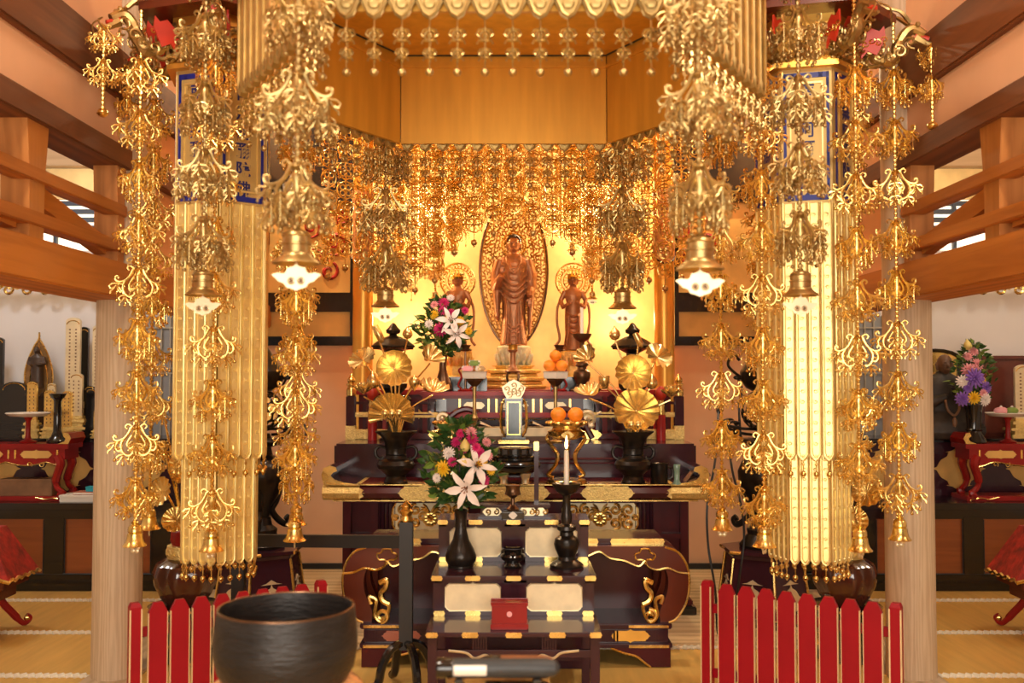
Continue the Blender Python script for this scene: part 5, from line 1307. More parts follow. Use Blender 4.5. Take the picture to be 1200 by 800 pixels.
# ---- standing lanterns behind the lotus arrangements
for px, w in ((461, 'left'), (741, 'right')):
    x = at(px, 440, 7.30).x; z0 = 1.122
    t = thing('bronze_lantern', f'dark bronze umbrella-roofed lantern behind the {w} golden lotus', 'lantern', (x, 7.28, z0), 0, 'umbrella-roofed lanterns')
    m = MB(); m.lathe([(0, 0), (.10, 0), (.10, .02), (.05, .04), (.035, .10), (.035, .31), (.06, .35), (.10, .39)], 24); m.build('stem', 'bronze', t)
    m = MB(); m.lathe([(.10, .39), (.105, .42), (.05, .43), (.045, .64), (.10, .67), (.12, .68)], 6); m.build('lamp_house', 'bronze', t)
    m = MB(); m.at(T(0, 0, .16)); m.lathe([(.09, .52), (.158, .525), (.160, .535), (.11, .575), (.06, .60), (.03, .61), (.025, .62), (.05, .63), (.055, .65), (.035, .67), (.012, .70), (0, .705)], 28); m.build('roof', 'bronze', t)
    m = MB(); m.lathe([(.11, .668), (.138, .670), (.142, .68), (.138, .688), (.11, .690)], 72, None, None, 0, 18, .06)
    m.build('eave_beads', 'bronze_warm', t)
    for d in (-1, 1): m = MB(); m.ball((d * .085, -.03, .30), .055, 12, None, (1, .9, .65)); m.build('lamp_globe', 'black', t)
# red and gilt drum ornament on the rail
for px, w in ((774, 'right'), (437, 'left')):
    x = at(px, 470, 7.42).x
    t = thing('red_gilt_finial', f'red and gilt staff ornament standing behind the {w} lotus arrangement', 'staff', (x, 7.40, 1.122), 0, 'red and gilt staff ornaments')
    m = MB(); m.lathe([(0, 0), (.035, 0), (.035, .18), (.03, .19)], 16); m.build('shaft', 'lacquer_red', t); m = MB(); m.lathe([(.03, .18), (.034, .20), (.026, .24), (.03, .26), (.02, .30)], 16); m.build('collar', 'gold', t)
    m = MB(); m.lathe([(.018, .29), (.04, .32), (.046, .35), (.035, .38), (.01, .40), (0, .40)], 16); m.build('knob', 'red_cloth', t)
# ------------------------------------------------------------------ front table with bulging cabriole legs
ft = thing('cabriole_front_table', 'brown lacquered altar table with bulging cabriole legs and gold-lined cloud apron', 'table', (A0, 5.65, 0))
m = MB(); m.cbox(-.83, .83, -.04, .30, .655, .688, .006); m.box(-.80, .80, -.03, .29, .63, .657); m.build('tabletop', 'lacquer_purple', ft)
for x, w in ((-.68, .30), (-.30, .2), (.15, .24), (.68, .30), (.40, .12)):
    m = MB(); m.at(T(x, -.044, .672)); m.prism(fitting(w, .034), -.003, .004); m.build('edge_fitting', 'gold', ft, smooth=None)
prA = [(.83, .655), (.905, .62), (.955, .54), (.962, .505)]
edge = [(.962, .505), (.90, .512), (.84, .535), (.78, .525), (.73, .545), (.715, .575), (.68, .545), (.60, .575), (.52, .59), (.46, .625), (.38, .60), (.25, .63), (0, .615)]
eg = [(p.x, p.y) for p in catmull([(a, b, 0) for a, b in edge], 4)]; og = [(p.x, p.y) for p in catmull([(a, b, 0) for a, b in prA], 4)]
right = og + eg[1:]
poly = [(x, z) for x, z in right] + [(-x, z) for x, z in right[::-1][1:]]
m = MB(); m.prism(poly, -.092, -.055); m.build('apron', 'lacquer_brown', ft, smooth=40)
m = MB(); full = eg[::-1] + []
m.tube([(-x, -.094, z) for x, z in eg] + [(x, -.094, z) for x, z in full[1:]], .0065, 5)
m.build('gold_line', 'gold', ft)
for s in (-1, 1):
    m = MB(); m.tube(catmull([(s * (.715 + a), -.095, .600 + b) for a, b in ((0, -.045), (-.012, -.02), (-.045, -.018), (-.055, .01), (-.03, .022), (-.02, .04), (.02, .04), (.03, .022), (.055, .01), (.045, -.018), (.012, -.02), (0, -.045))], 4), .005, 5); m.build('clover', 'gold', ft)
for s in (-1, 1):
    for yy, nm in ((-.03, 'leg'), (.22, 'leg')):
        m = MB(); pr = [(.83, .650), (.905, .62), (.955, .54), (.965, .44), (.945, .34), (.895, .26), (.85, .235)]
        inn = [(.80, .235), (.80, .30), (.84, .40), (.84, .50), (.78, .60), (.74, .655)]
        poly = [(s * p.x, p.y) for p in catmull([(a, b, 0) for a, b in pr], 4)] + [(s * p.x, p.y) for p in catmull([(a, b, 0) for a, b in inn], 4)]
        m.prism(poly, yy - .05, yy + .05); m.build(nm, 'lacquer_brown', ft, smooth=40)
    m = MB(); m.tube([(s * (p.x - .004), -.090, p.y) for p in catmull([(a, b, 0) for a, b in pr], 5)], .006, 5); m.build('gold_line', 'gold', ft)
    m = MB(); y = -.105                                                # gilt cast scroll on each leg
    m.tube(catmull([(s * .755, y, .455), (s * .715, y, .47), (s * .72, y, .43), (s * .745, y, .40), (s * .735, y, .36), (s * .70, y, .34)], 5), [.016] * 26, 7)
    m.tube([(s * .74 + p[0], y, .275 + p[1]) for p in spiral2(0, 0, .01, .038, 0, s * 8, 18)], .012, 7)
    m.tube(catmull([(s * .70, y, .34), (s * .705, y, .30), (s * .74, y, .24), (s * .78, y, .28), (s * .77, y, .36), (s * .81, y, .38), (s * .80, y, .34)], 5), .011, 7)
    m.build('cast_scroll', 'gold', ft)
m = MB(); m.box(-.78, .78, .25, .27, .235, .64); m.build('back_board', 'lacquer', ft, smooth=None)
m = MB(); m.cbox(-.86, .86, -.12, .32, .205, .235, .006); m.cbox(-.84, .84, -.11, .31, .13, .205, .005); m.cbox(-.86, .86, -.13, .32, .105, .13, .005)
for x in (-.83, -.5, -.17, .17, .5, .76):
    for k in range(4): m.box(x + k * .018, x + k * .018 + .009, -.118, -.10, .135, .2)
m.build('base_frame', 'lacquer_purple', ft)
for x0, x1 in ((-.74, -.52), (-.40, .0), (.1, .45), (.52, .74)):
    m = MB(); m.at(T((x0 + x1) / 2, -.112, .168)); m.prism(cartouche(x1 - x0, .055, .5), -.006, .004, 0); m.build('base_panel', 'rust' if x0 < -.5 else 'gold_deep', ft, smooth=None)
for x0, x1 in ((-.84, -.62), (-.2, .2), (.62, .84)):
    for q in ((-.133, -.12, .107, .122), (-.124, -.11, .213, .228)): m = MB(); m.box(x0, x1, *q); m.build('base_fitting', 'gold', ft, smooth=None)
for s in (-1, 1):
    for y0 in (-.12, .25):
        m = MB(); po = [(s * .85, .105), (s * .85, 0), (s * .74, 0), (s * .70, .03), (s * .66, .06), (s * .60, .075), (s * .52, .105)]; m.prism(po, y0, y0 + .06); f_ = m.build('foot', 'lacquer', ft, smooth=None)
        m = MB(); m.tube([(x, y0 - .004, z) for x, z in catmull([(a, b, 0) for a, b in po[2:]], 4) and [(p.x, p.y) for p in catmull([(a, b, 0) for a, b in po[2:]], 4)]], .006, 5); m.build('gold_line', 'gold', f_)

# ------------------------------------------------------------------ stepped stand
ss = thing('stepped_stand', 'three-tiered violet brown stepped stand with cream lobed panels and gilt fittings, front centre', 'stand', (.008, 4.6, 0))
def step_board(x, y0, y1, z, th, nm='shelf'):
    m = MB(); m.cbox(-x, x, y0, y1, z - th, z, .004); return m.build(nm, 'lacquer_purple', ss)
step_board(.405, 0, .36, ZS3, .022); step_board(.405, .30, .72, ZS2, .022); step_board(.402, .66, .92, ZS1, .022)
for (w, y, z0, z1) in ((.395, .33, ZS3, ZS2 - .022), (.395, .69, ZS2, ZS1 - .022)):
    m = MB(); m.box(-w, w, y, y + .02, z0, z1)
    for x in (-w, -.02 - .03, .02 - .03 + .06 - .03, w - .045): m.cbox(x, x + .045, y - .008, y + .01, z0, z1, .003)
    m.cbox(-w, w, y - .008, y + .01, z0, z0 + .022, .003); m.cbox(-w, w, y - .008, y + .01, z1 - .018, z1, .003); m.build('riser', 'lacquer_purple', ss)
    for x in (-.20, .20):
        m = MB(); m.at(T(x, y - .002, (z0 + z1) / 2 + .002)); m.prism(cartouche(.275, (z1 - z0) * .78, .14), -.006, .002, 0); o = m.build('lobed_panel', 'cream', ss, smooth=None)
        m = MB(); m.at(T(x, y - .009, (z0 + z1) / 2 + .002)); pts = [(p[0] * .985, 0, p[1] * .97) for p in cartouche(.275, (z1 - z0) * .78, .14)]; m.tube(pts, .0025, 4, closed=True); m.build('rim', 'gold_pale', o)
for (y, z, W) in ((0, ZS3 - .011, .405), (.30, ZS2 - .011, .405), (.66, ZS1 - .011, .402), (.322, ZS3 + .012, .395), (.682, ZS2 + .012, .395)):
    for i, x in enumerate((-W + .03, -.2, 0, .2, W - .03)):
        if i == 2 and y in (.322, .682): continue
        m = MB(); m.at(T(x, y - .002, z)); m.prism(fitting(.075 if 0 < i < 4 else .055, .024), -.004, .004); m.build('fitting', 'gold', ss, smooth=None)
for s in (-1, 1):
    for y in (.03, .60): m = MB(); m.cbox(s * .375 - .022, s * .375 + .022, y, y + .045, 0, ZS3 - .02, .004); m.build('leg', 'lacquer_purple', ss)
    m = MB(); m.cbox(s * .38 - .012, s * .38 + .012, .33, .90, ZS3 - .02, ZS2 - .02, .003); m.cbox(s * .38 - .012, s * .38 + .012, .69, .91, ZS2 - .02, ZS1 - .02, .003); m.build('side_board', 'lacquer_purple', ss)
m = MB(); m.cbox(-.37, .37, .04, .065, .30, .335, .003); m.cbox(-.37, .37, .61, .635, .30, .335, .003); m.cbox(-.37, .37, .04, .065, .10, .13, .003)
for k in range(6): m.at(T(.13 + k * .012 - .20 * 0, .05, 0)); m.box(0, .006, -.01, .01, .335, .40); m.at(T(-.19 + k * .012, .05, 0)); m.box(0, .006, -.01, .01, .335, .40)
m.build('stretcher', 'lacquer_purple', ss)
m = MB()
for s in (-1, 1): m.tube(catmull([(s * .30, .03, .335), (s * .22, .03, .325), (s * .18, .03, .30), (s * .13, .03, .315), (s * .10, .03, .29)], 5), .006, 5)
m.build('gilt_scroll', 'gold_pale', ss)
for k in range(2): m = MB(); m.cbox(-.39, .39, .895, .92, 0, ZS1 - .02, .004) if k else m.cbox(-.39, .39, .62, .64, .12, .16, .003); m.build('back_board' if k else 'stretcher', 'lacquer_purple', ss)
# little things on the stepped stand
t = thing('black_bowl', 'small black footed incense bowl, middle of the stepped stand between vase and candle', 'bowl', (at(601, 660, 5.12).x, 5.12, ZS2))
m = MB(); m.lathe([(0, 0), (.042, 0), (.045, .008), (.036, .018), (.034, .028), (.058, .042), (.064, .058), (.058, .07), (.046, .076), (.048, .088), (.058, .094), (.054, .098), (.04, .09)], 32); m.build('body', 'black', t)
m = MB()
for k in range(3): a = 2 * PI * k / 3 + PI / 6; m.ball((.056 * math.cos(a), .056 * math.sin(a), .075), .014, 8)
m.build('lugs', 'black', t)
t = thing('red_box', 'small red lacquered box with round crest on the lowest step of the stand', 'box', (at(597, 730, 4.72).x, 4.70, ZS3))
m = MB(); m.cbox(-.082, .082, -.05, .05, .028, .115, .003); m.cbox(-.088, .088, -.054, .054, .0, .028, .004); m.build('body', 'lacquer_red', t)
m = MB(); m.cbox(-.086, .086, -.054, .054, .108, .118, .002); m.tube([(-.086, -.05, .121), (.086, -.05, .121), (.086, .05, .121), (-.086, .05, .121)], .003, 4, None, closed=True); m.build('lid', 'lacquer_red', t)
m = MB(); m.at(T(0, -.052, .072) @ RX(PI / 2)); m.lathe([(.0, .0), (.013, .0), (.013, .003), (0, .004)], 16); m.build('crest', 'petal_soft', t)
t = thing('carved_rack', 'low violet rack with carved gilt and white cloud panels on the topmost step', 'rack', (at(603, 600, 5.38).x, 5.38, ZS1))
m = MB(); m.cbox(-.19, .19, -.05, .05, .055, .07, .003); m.box(-.18, .18, -.03, .04, 0, .056); m.cbox(-.195, .195, -.05, .05, 0, .012, .003); m.build('body', 'lacquer_purple', t)
for x in (-.12, .07, .14):
    m = MB(); m.at(T(x, -.036, .032)); m.prism(cartouche(.10 if x != .14 else .06, .042, .4), -.002, .004, 1)
    for d in (-1, 1): m.tube([(d * .022 + p[0], -.006, p[1]) for p in spiral2(0, 0, .003, .016, 0, d * 8, 14)], .004, 5, 0)
    m.build('carved_panel', ['gold', 'gold_pale'], t)
t = thing('maroon_rod', 'slim maroon upright rod with gilt cap standing on the topmost step, left of the candle', 'rod', (at(629, 600, 5.36).x, 5.44, ZS1))
h = at(629, 517, 5.44).z - ZS1
m = MB(); m.cbox(-.0125, .0125, -.0125, .0125, 0, h - .05, .002); m.cbox(-.025, .025, -.012, .012, 0, .02, .003); m.build('shaft', 'lacquer_purple', t); m = MB(); m.cbox(-.014, .014, -.014, .014, h - .05, h, .003); m.lathe([(.02, h - .044), (.02, h - .036)], 4, None, None, PI / 4); m.build('cap', 'gold', t)
t = thing('altar_cup_stand', 'small bronze goblet oil lamp with medallion base on the topmost step', 'goblet', (at(601, 606, 5.30).x, 5.295, ZS1))
m = MB(); m.cbox(-.06, .06, -.03, .03, 0, .045, .008); m.build('base', 'black', t); m = MB(); m.at(T(0, -.032, .024)); m.prism(cartouche(.045, .032, .4), -.003, .002); m.build('medallion', 'porcelain', t, smooth=None)
m = MB(); m.lathe([(.03, .045), (.035, .055), (.012, .075), (.010, .11), (.03, .125), (.045, .13), (.04, .14), (.036, .16), (.042, .18), (.035, .178)], 20); m.build('cup', 'bronze_warm', t)

# ------------------------------------------------------------------ barrier, bell bowl, mallets
br = thing('black_barrier', 'black wooden barrier rail with gilt-finial post beside the stepped stand', 'barrier', (at(476, 700, 5.15).x, 5.15, 0))
def bpost(x, y):
    m = MB(); m.at(T(x, y, 0)); m.cbox(-.034, .034, -.03, .03, .20, .85, .004); m.build('post', 'black_matt', br)
    m = MB(); m.at(T(x, y, .85)); m.lathe([(.030, 0), (.034, .008), (.028, .02), (.024, .03), (.034, .045), (.036, .055), (.026, .065), (.030, .078), (.024, .09), (.010, .10), (.006, .108), (0, .112)], 18); m.build('finial', 'gold', br)
    for k in range(4):
        m = MB(); m.at(T(x, y, 0) @ RZ(PI / 2 * k + .5)); m.tube(catmull([(0, 0, .24), (.08, 0, .21), (.13, 0, .13), (.15, 0, .05), (.19, 0, .022)], 5), .022, 8); m.build('foot', 'black', br)
bpost(0, 0); bpost(-.92, .22)
m = MB(); m.at(Matrix.Identity(4)); a, b = Vector((-.9, .22, .715)), Vector((-.0, .0, .745))
m.add([(a.x, a.y - .015, a.z - .03), (b.x, b.y - .015, b.z - .03), (b.x, b.y + .015, b.z - .03), (a.x, a.y + .015, a.z - .03), (a.x, a.y - .015, a.z + .035), (b.x, b.y - .015, b.z + .035), (b.x, b.y + .015, b.z + .035), (a.x, a.y + .015, a.z + .035)],
      [(3, 2, 1, 0), (4, 5, 6, 7), (0, 1, 5, 4), (1, 2, 6, 5), (2, 3, 7, 6), (3, 0, 4, 7)]); m.build('rail', 'black_matt', br, smooth=None)
RY_ = 2.6
rx0 = at(335.5, 710, RY_).x; rz0 = at(335.5, 711, RY_).z; rr0 = 80 * RY_ / F_PX
zb0 = rz0 - .225
bw = thing('bell_bowl', 'large dark hammered bronze bowl bell in the left foreground', 'bowl bell', (rx0, RY_, zb0))
m = MB(); H = rz0 - zb0; R = rr0
m.lathe([(0, .0), (R * .55, .0), (R * .80, .02), (R * .97, .07), (R * 1.025, .115), (R * 1.03, .14), (R * 1.01, H * .8), (R * .985, H * .97), (R * .98, H), (R * .945, H + .001), (R * .93, H * .96), (R * .95, H * .75), (R * .95, .10), (R * .75, .03), (0, .02)], 72); m.build('body', 'iron', bw)
m = MB(); m.ring((0, 0, H), R * .963, R * .02, 72, 8, 'Z'); m.build('rim', 'bronze_warm', bw)
cu = thing('bell_cushion', 'round orange brocade cushion ring under the bowl bell', 'cushion', (rx0, RY_, zb0 - .05))
m = MB(); m.ring((0, 0, .042), R * .86, .052, 48, 12, 'Z'); m.lathe([(0, .0), (R * .8, .0), (R * .8, .045), (0, .045)], 40); m.build('pad', 'brocade', cu)
m = MB(); m.ring((0, 0, .04), R * .86 + .05, .006, 48, 6, 'Z'); m.build('piping', 'orange', cu)
st = thing('bell_stand', 'dark octagonal lacquered stand carrying the bowl bell', 'stand', (rx0, RY_, 0))
zz = zb0 - .06
m = MB(); m.lathe([(R * .9, zz - .05), (R * 1.10, zz - .04), (R * 1.12, zz), (R * 1.0, zz + .001)], 8); m.build('top', 'lacquer_brown', st, smooth=25)
for k in range(4): m = MB(); a = PI / 2 * k + PI / 4; m.tube(catmull([(R * .8 * math.cos(a), R * .8 * math.sin(a), zz - .04), (R * .95 * math.cos(a), R * .95 * math.sin(a), zz * .6), (R * .75 * math.cos(a), R * .75 * math.sin(a), .12), (R * 1.0 * math.cos(a), R * 1.0 * math.sin(a), .018)], 5), .022, 8); m.build('leg', 'lacquer_brown', st)
# mallets on a low rest
MY = 2.35
p0, p1 = at(513, 778, MY), at(655, 779, MY)
zc = p0.z
ms = thing('mallet_rest', 'small dark stand with a flat rest in the bottom foreground', 'stand', ((p0.x + p1.x) / 2, MY + .01, 0))
m = MB(); m.cbox(-.12, .12, -.06, .07, zc - .055, zc - .036, .004); m.build('rest_board', 'black', ms)
m = MB(); m.lathe([(.16, 0), (.165, .02), (.03, .05), (.022, .1), (.022, zc - .09), (.05, zc - .055)], 20); m.build('pedestal', 'black', ms)
for x in (-.09, .09): m = MB(); m.at(T(x, 0, 0)); m.cbox(-.010, .010, -.06, .07, zc - .038, zc - .022, .003); m.build('cradle', 'black', ms)
def mallet(label, y, z, r, x0, x1, body, labelled):
    t = thing('bell_mallet', label, 'mallet', ((x0 + x1) / 2, y, z)); h = (x1 - x0) / 2
    m = MB(); m.at(RY(PI / 2)); m.lathe([(r * .55, -h), (r * .95, -h + .008), (r, -h + .02), (r, h - .03), (r * .8, h - .01), (r * .3, h)], 28); m.build('padded_head', body, t)
    m = MB(); m.at(RY(PI / 2)); m.lathe([(r * .98, -h + .0), (r * 1.04, -h + .004), (r * 1.04, -h + .034), (r * .98, -h + .038)], 28); m.build('end_band', 'black', t)
    if labelled:
        m = MB(); n = 8
        for i in range(n):
            a0, a1 = -PI / 2 - .55 + 1.1 * i / n, -PI / 2 - .55 + 1.1 * (i + 1) / n
            f = lambda a, x: (x, r * 1.02 * math.sin(a) * 1.0, r * 1.02 * math.cos(a) - 0)
            m.add([(-h + .04, r * 1.03 * math.sin(a0), r * 1.03 * math.cos(a0)), (-h + .115, r * 1.03 * math.sin(a0), r * 1.03 * math.cos(a0)), (-h + .115, r * 1.03 * math.sin(a1), r * 1.03 * math.cos(a1)), (-h + .04, r * 1.03 * math.sin(a1), r * 1.03 * math.cos(a1))], [(0, 1, 2, 3)])
        m.build('paper_label', 'porcelain', t)
mallet('grey leather-wrapped mallet with a white band lying in the bottom foreground', MY - .03, zc, .022, p0.x, p1.x, 'leather', True)
mallet('brown wooden mallet lying behind the grey mallet in the bottom foreground', MY + .035, zc - .006, .0165, p0.x + .11, p1.x - .008, 'tan', False)

# ------------------------------------------------------------------ red picket fences
def fence(label, a, b):
    a, b = Vector((*a, 0)), Vector((*b, 0)); L = (b - a).length; t = thing('picket_fence', label, 'fence', (a.x, a.y, 0), math.atan2(b.y - a.y, b.x - a.x), 'low red picket fences in front of the banners')
    Hh = .60; n = 8; pw = .073; pitch = (L - .10) / n
    for x in (0, L):
        m = MB(); w = .024
        m.box(x - w, x + w, -w, w, 0, Hh - .012, 0)
        m.add([(x - w, -w, Hh - .012), (x + w, -w, Hh - .012), (x + w, w, Hh - .012), (x - w, w, Hh - .012), (x - w * .7, -w * .7, Hh + .006), (x + w * .7, -w * .7, Hh + .006), (x + w * .7, w * .7, Hh + .006), (x - w * .7, w * .7, Hh + .006)], [(0, 1, 5, 4), (1, 2, 6, 5), (2, 3, 7, 6), (3, 0, 4, 7), (4, 5, 6, 7)], 0)
        for d in (-1, 1): m.box(x + d * w - .003, x + d * w + .003, -w - .003, -w + .004, 0, Hh - .02, 1)
        m.build('post', ['red_fence', 'gold_pale'], t, smooth=None)
    for z in (.16, .47): m = MB(); m.cbox(0, L, .010, .030, z - .022, z + .022, .003); m.build('cross_rail', 'red_fence', t)
    for i in range(n):
        x = .05 + pitch * (i + .5); h = pw / 2 * 1.12
        m = MB(); po = [(-h, .05), (h, .05), (h, Hh - .045), (h * .45, Hh - .002), (-h * .45, Hh - .002), (-h, Hh - .045)]
        m.at(T(x, 0, 0)); m.prism(po, -.010, .010, 0); 
        for d in (-1, 1): m.box(d * h - .002, d * h + .002, -.011, .004, .05, Hh - .047, 1)
        m.build('picket', ['red_fence', 'gold_pale'], t, smooth=None)
fl, fn = at(376, 680, 4.88), at(158, 707, 4.40)
fence('low red picket fence with gilt edges in front of the left banner', (fn.x, 4.40), (fl.x, 4.88))
fl, fn = at(829, 680, 4.88), at(1050, 705, 4.40)
fence('low red picket fence with gilt edges in front of the right banner', (fl.x, 4.88), (fn.x, 4.40))

# ------------------------------------------------------------------ brown pots with gilt lotus, on stands, behind the banners
for s, px in ((-1, 217), (1, 990)):
    w = 'left' if s < 0 else 'right'; Y = 5.72; x = at(px, 690, Y).x
    t = thing('pot_stand', f'dark gilt-lined round stand under the brown pot behind the {w} fence', 'stand', (x, Y, 0), 0, 'stands under the brown pots')
    m = MB(); m.lathe([(.19, 0), (.19, .03), (.14, .05), (.15, .10), (.17, .22), (.19, .26), (.20, .30), (.12, .305)], 30); m.build('body', 'black', t)
    for k in range(6): a = 2 * PI * k / 6 + .3; m = MB(); m.ring((.172 * math.cos(a), .172 * math.sin(a), .12), .035, .006, 14, 5, 'X'); m.build('ring_fitting', 'gold', t)
    m = MB(); m.lathe([(.192, .0), (.195, .004), (.195, .012), (.19, .014)], 30); m.lathe([(.2, .286), (.204, .29), (.204, .298), (.2, .3)], 30); m.build('gilt_line', 'gold', t)
    t = thing('lotus_pot', f'lobed brown glazed pot with gilt collar behind the {w} fence', 'pot', (x, Y, .305), 0, 'brown glazed pots behind the fences')
    m = MB(); m.lathe([(0, 0), (.10, 0), (.14, .05), (.172, .12), (.178, .18), (.16, .225), (.12, .25), (.09, .262), (.08, .26)], 48, None, None, 0, 8, .045); m.build('body', 'pot', t)
    m = MB(); m.lathe([(.085, .255), (.10, .26), (.105, .30), (.10, .33), (.075, .335)], 24)
    for k in range(14): a = 2 * PI * k / 14; m.at(T(.102 * math.cos(a), .102 * math.sin(a), .295) @ RZ(a)); m.ring((0, 0, 0), .016, .006, 10, 4, 'X'); m.at(Matrix.Identity(4))
    m.build('collar', 'gold_engraved', t)
    m = MB(); m.lathe([(.075, .33), (.085, .36), (.080, .41), (.072, .415)], 24); m.build('neck', 'lacquer_red', t)
    g = thing('gilt_lotus_spray', f'big gilt lotus leaves and ornaments rising from the brown pot behind the {w} banner', 'lotus ornament', (x, Y, .72), 0, 'gilt lotus sprays in the brown pots')
    for (dx, dz, r, yaw, pit, kind) in ((-.04, .06, .075, 0, -.5, 'leaf'), (.08, .18, .09, .4, -.4, 'leaf'), (-.12, .22, .085, -.5, -.3, 'leaf'), (.02, .36, .10, 0, -.3, 'leaf'), (.14, .42, .05, 0, 0, 'flower'), (-.13, .46, .05, 0, 0, 'flower'), (.0, .58, .05, 0, 0, 'bud'), (.15, .62, .06, .3, -.4, 'leaf'), (-.14, .68, .07, -.3, -.4, 'leaf')):
        dx *= -s; m = MB(); m.tube(catmull([(dx * .1, 0, -.02), (dx * .5, 0, dz * .5), (dx, .0, dz)], 5), .007, 6)
        if kind == 'leaf': fan_leaf(m, r, 13, .3, .1, T(dx, -.05, dz) @ RZ(yaw) @ RX(pit))
        elif kind == 'flower': blossom(m, (dx, -.03, dz), r)
        else: bud(m, (dx, 0, dz), r * .6)
        m.build({'leaf': 'leaf', 'flower': 'blossom', 'bud': 'bud'}[kind], 'gold', g, smooth=60)

# ------------------------------------------------------------------ tall black bronze lamps on hexagonal stands
for s, px in ((-1, 306), (1, 894)):
    w = 'left' if s < 0 else 'right'; Y = 6.62; x = at(px, 640, Y).x; zt_ = at(px, 641, Y).z
    t = thing('hexagonal_stand', f'black hexagonal stand with gilt edges and cream cut-outs behind the {w} fence', 'stand', (x, Y, 0), 0, 'black hexagonal stands')
    m = MB(); m.lathe([(.335, 0), (.335, .03), (.31, .05), (.255, zt_ - .05), (.26, zt_ - .03), (.285, zt_ - .02), (.285, zt_)], 6, None, None, PI / 6); m.build('body', 'lacquer_purple', t, smooth=None)
    for k in range(6):
        a0, a1 = PI / 6 + PI / 3 * k, PI / 6 + PI / 3 * (k + 1); am_ = (a0 + a1) / 2
        m = MB(); m.tube([(.312 * math.cos(a0), .312 * math.sin(a0), .05), (.258 * math.cos(a0), .258 * math.sin(a0), zt_ - .05)], .009, 6); m.build('gilt_edge', 'gold', t)
        m = MB(); m.tube([(.287 * math.cos(a0), .287 * math.sin(a0), zt_ - .01), (.287 * math.cos(a0 + .25), .287 * math.sin(a0 + .25), zt_ - .01) if False else (.287 * (math.cos(a0) * .75 + math.cos(a1) * .25), .287 * (math.sin(a0) * .75 + math.sin(a1) * .25), zt_ - .01)], .011, 6); m.build('corner_fitting', 'gold', t)
        m = MB(); r_ = .31 * math.cos(PI / 6) - .018; m.at(T(r_ * math.cos(am_), r_ * math.sin(am_), .165) @ RZ(am_ + PI / 2) @ RX(-.12)); m.prism(cartouche(.17, .20, .5), -.008, .006); m.build('lobed_panel', 'gold_pale', t, smooth=None)
    t = thing('bronze_lamp', f'tall black bronze lamp with openwork globe on the hexagonal stand, {w} side', 'lamp', (x, Y, zt_), 0, 'tall black bronze lamps')
    H = at(px, 404, Y).z - zt_
    m = MB(); m.lathe([(0, 0), (.15, 0), (.155, .02), (.13, .05), (.10, .09), (.105, .12), (.07, .15), (.06, .20)], 28); m.build('foot', 'bronze', t)
    for k in range(3):
        m = MB(); m.at(RZ(2 * PI * k / 3 + .6)); m.tube(catmull([(.06, 0, .48), (.12, 0, .40), (.10, 0, .30), (.07, 0, .24), (.12, 0, .17), (.17, 0, .14), (.19, 0, .17), (.17, 0, .19)], 5), .022, 8); m.build('scroll_leg', 'bronze', t)
    m = MB(); m.lathe([(.05, .2), (.06, .26), (.11, .34), (.155, .43), (.16, .50), (.13, .57), (.07, .61), (.06, .66), (.14, .68), (.16, .70), (.15, .715), (.06, .72), (.05, .75)], 32); m.build('vessel', 'bronze', t)
    m = MB()
    for k in range(12):
        a = 2 * PI * k / 12
        for j in range(6):
            el = -1.1 + j * .42; c = Vector((.125 * math.cos(el) * math.cos(a + .26 * j), .125 * math.cos(el) * math.sin(a + .26 * j), .90 + .135 * math.sin(el)))
            q = Vector((0, 1, 0)).rotation_difference((c - Vector((0, 0, .9))).normalized()).to_matrix().to_4x4(); m.at(T(*c) @ q); m.ring((0, 0, 0), .036 * max(.5, math.cos(el)), .0065, 10, 4)
    m.build('openwork_globe', 'bronze', t)
    m = MB(); m.at(T(0, 0, .9)); m.ball((0, 0, 0), .095, 20); m.build('lamp_glass', mat('amber lamp glass', (.9, .45, .1), .4, emit=((1, .5, .12), .6)) if 'amber' not in M else M['amber'], t)
    m = MB(); m.lathe([(.06, 1.03), (.10, 1.05), (.135, 1.10), (.14, 1.16), (.10, 1.22), (.05, H - .04), (.02, H)], 28); m.build('cap', 'bronze', t)
    m = MB()
    for (a, z0, L, h) in ((PI if s > 0 else 0, 1.10, .22, .10), (PI * .85 if s > 0 else .4, .74, .24, .05), (PI * 1.1 if s > 0 else -.3, .78, .26, .03), (0 if s > 0 else PI, 1.10, .2, .10)):
        m.at(RZ(a) @ T(0, 0, z0)); m.tube(catmull([(.06, 0, 0), (L * .6, 0, h * .2), (L, 0, h), (L * .85, 0, h * 1.7), (L * .65, 0, h * 1.35)], 6), .010, 6); m.ball((L * .7, 0, h * .2), .022, 7, None, (1.6, .6, .8))
    m.at(RZ(PI if s > 0 else 0) @ T(0, 0, .62)); m.tube(catmull([(.12, 0, .05), (.16, 0, .16), (.20, 0, .22), (.27, 0, .20), (.29, 0, .12), (.24, 0, .08), (.20, 0, .12)], 6), .009, 6)
    m.tube(catmull([(.14, 0, .06), (.15, 0, .3), (.13, 0, .42), (.16, 0, .5)], 6), .008, 6)
    m.build('scroll_branch', 'bronze', t)
for i, (pts, lab) in enumerate((([(842, 480, 6.4), (838, 540, 6.2), (829, 590, 6.1), (830, 640, 6.1), (838, 690, 6.1), (841, 722, 6.2)], 'black electric cable looping down beside the right black lamp'), ([(852, 500, 6.3), (858, 550, 6.15), (868, 590, 6.1), (872, 630, 6.1), (866, 680, 6.1), (858, 724, 6.2)], 'black electric cable hanging in front of the right hexagonal stand'))):
    m = MB(); P = [at(*p) for p in pts]; P[-1].z = .012; P.append(P[-1] + Vector((.1, .3, 0))); m.tube(catmull(P, 6), .007, 6); o = m.build('electric_cable', 'black_matt'); tag(o, lab, 'cable', 'black cables by the right lamp')
    mm = MB(); mm.ball(tuple(P[0]), .016, 8, None, (1, 1, 1.8)); mm.build('plug', 'black_matt', o)
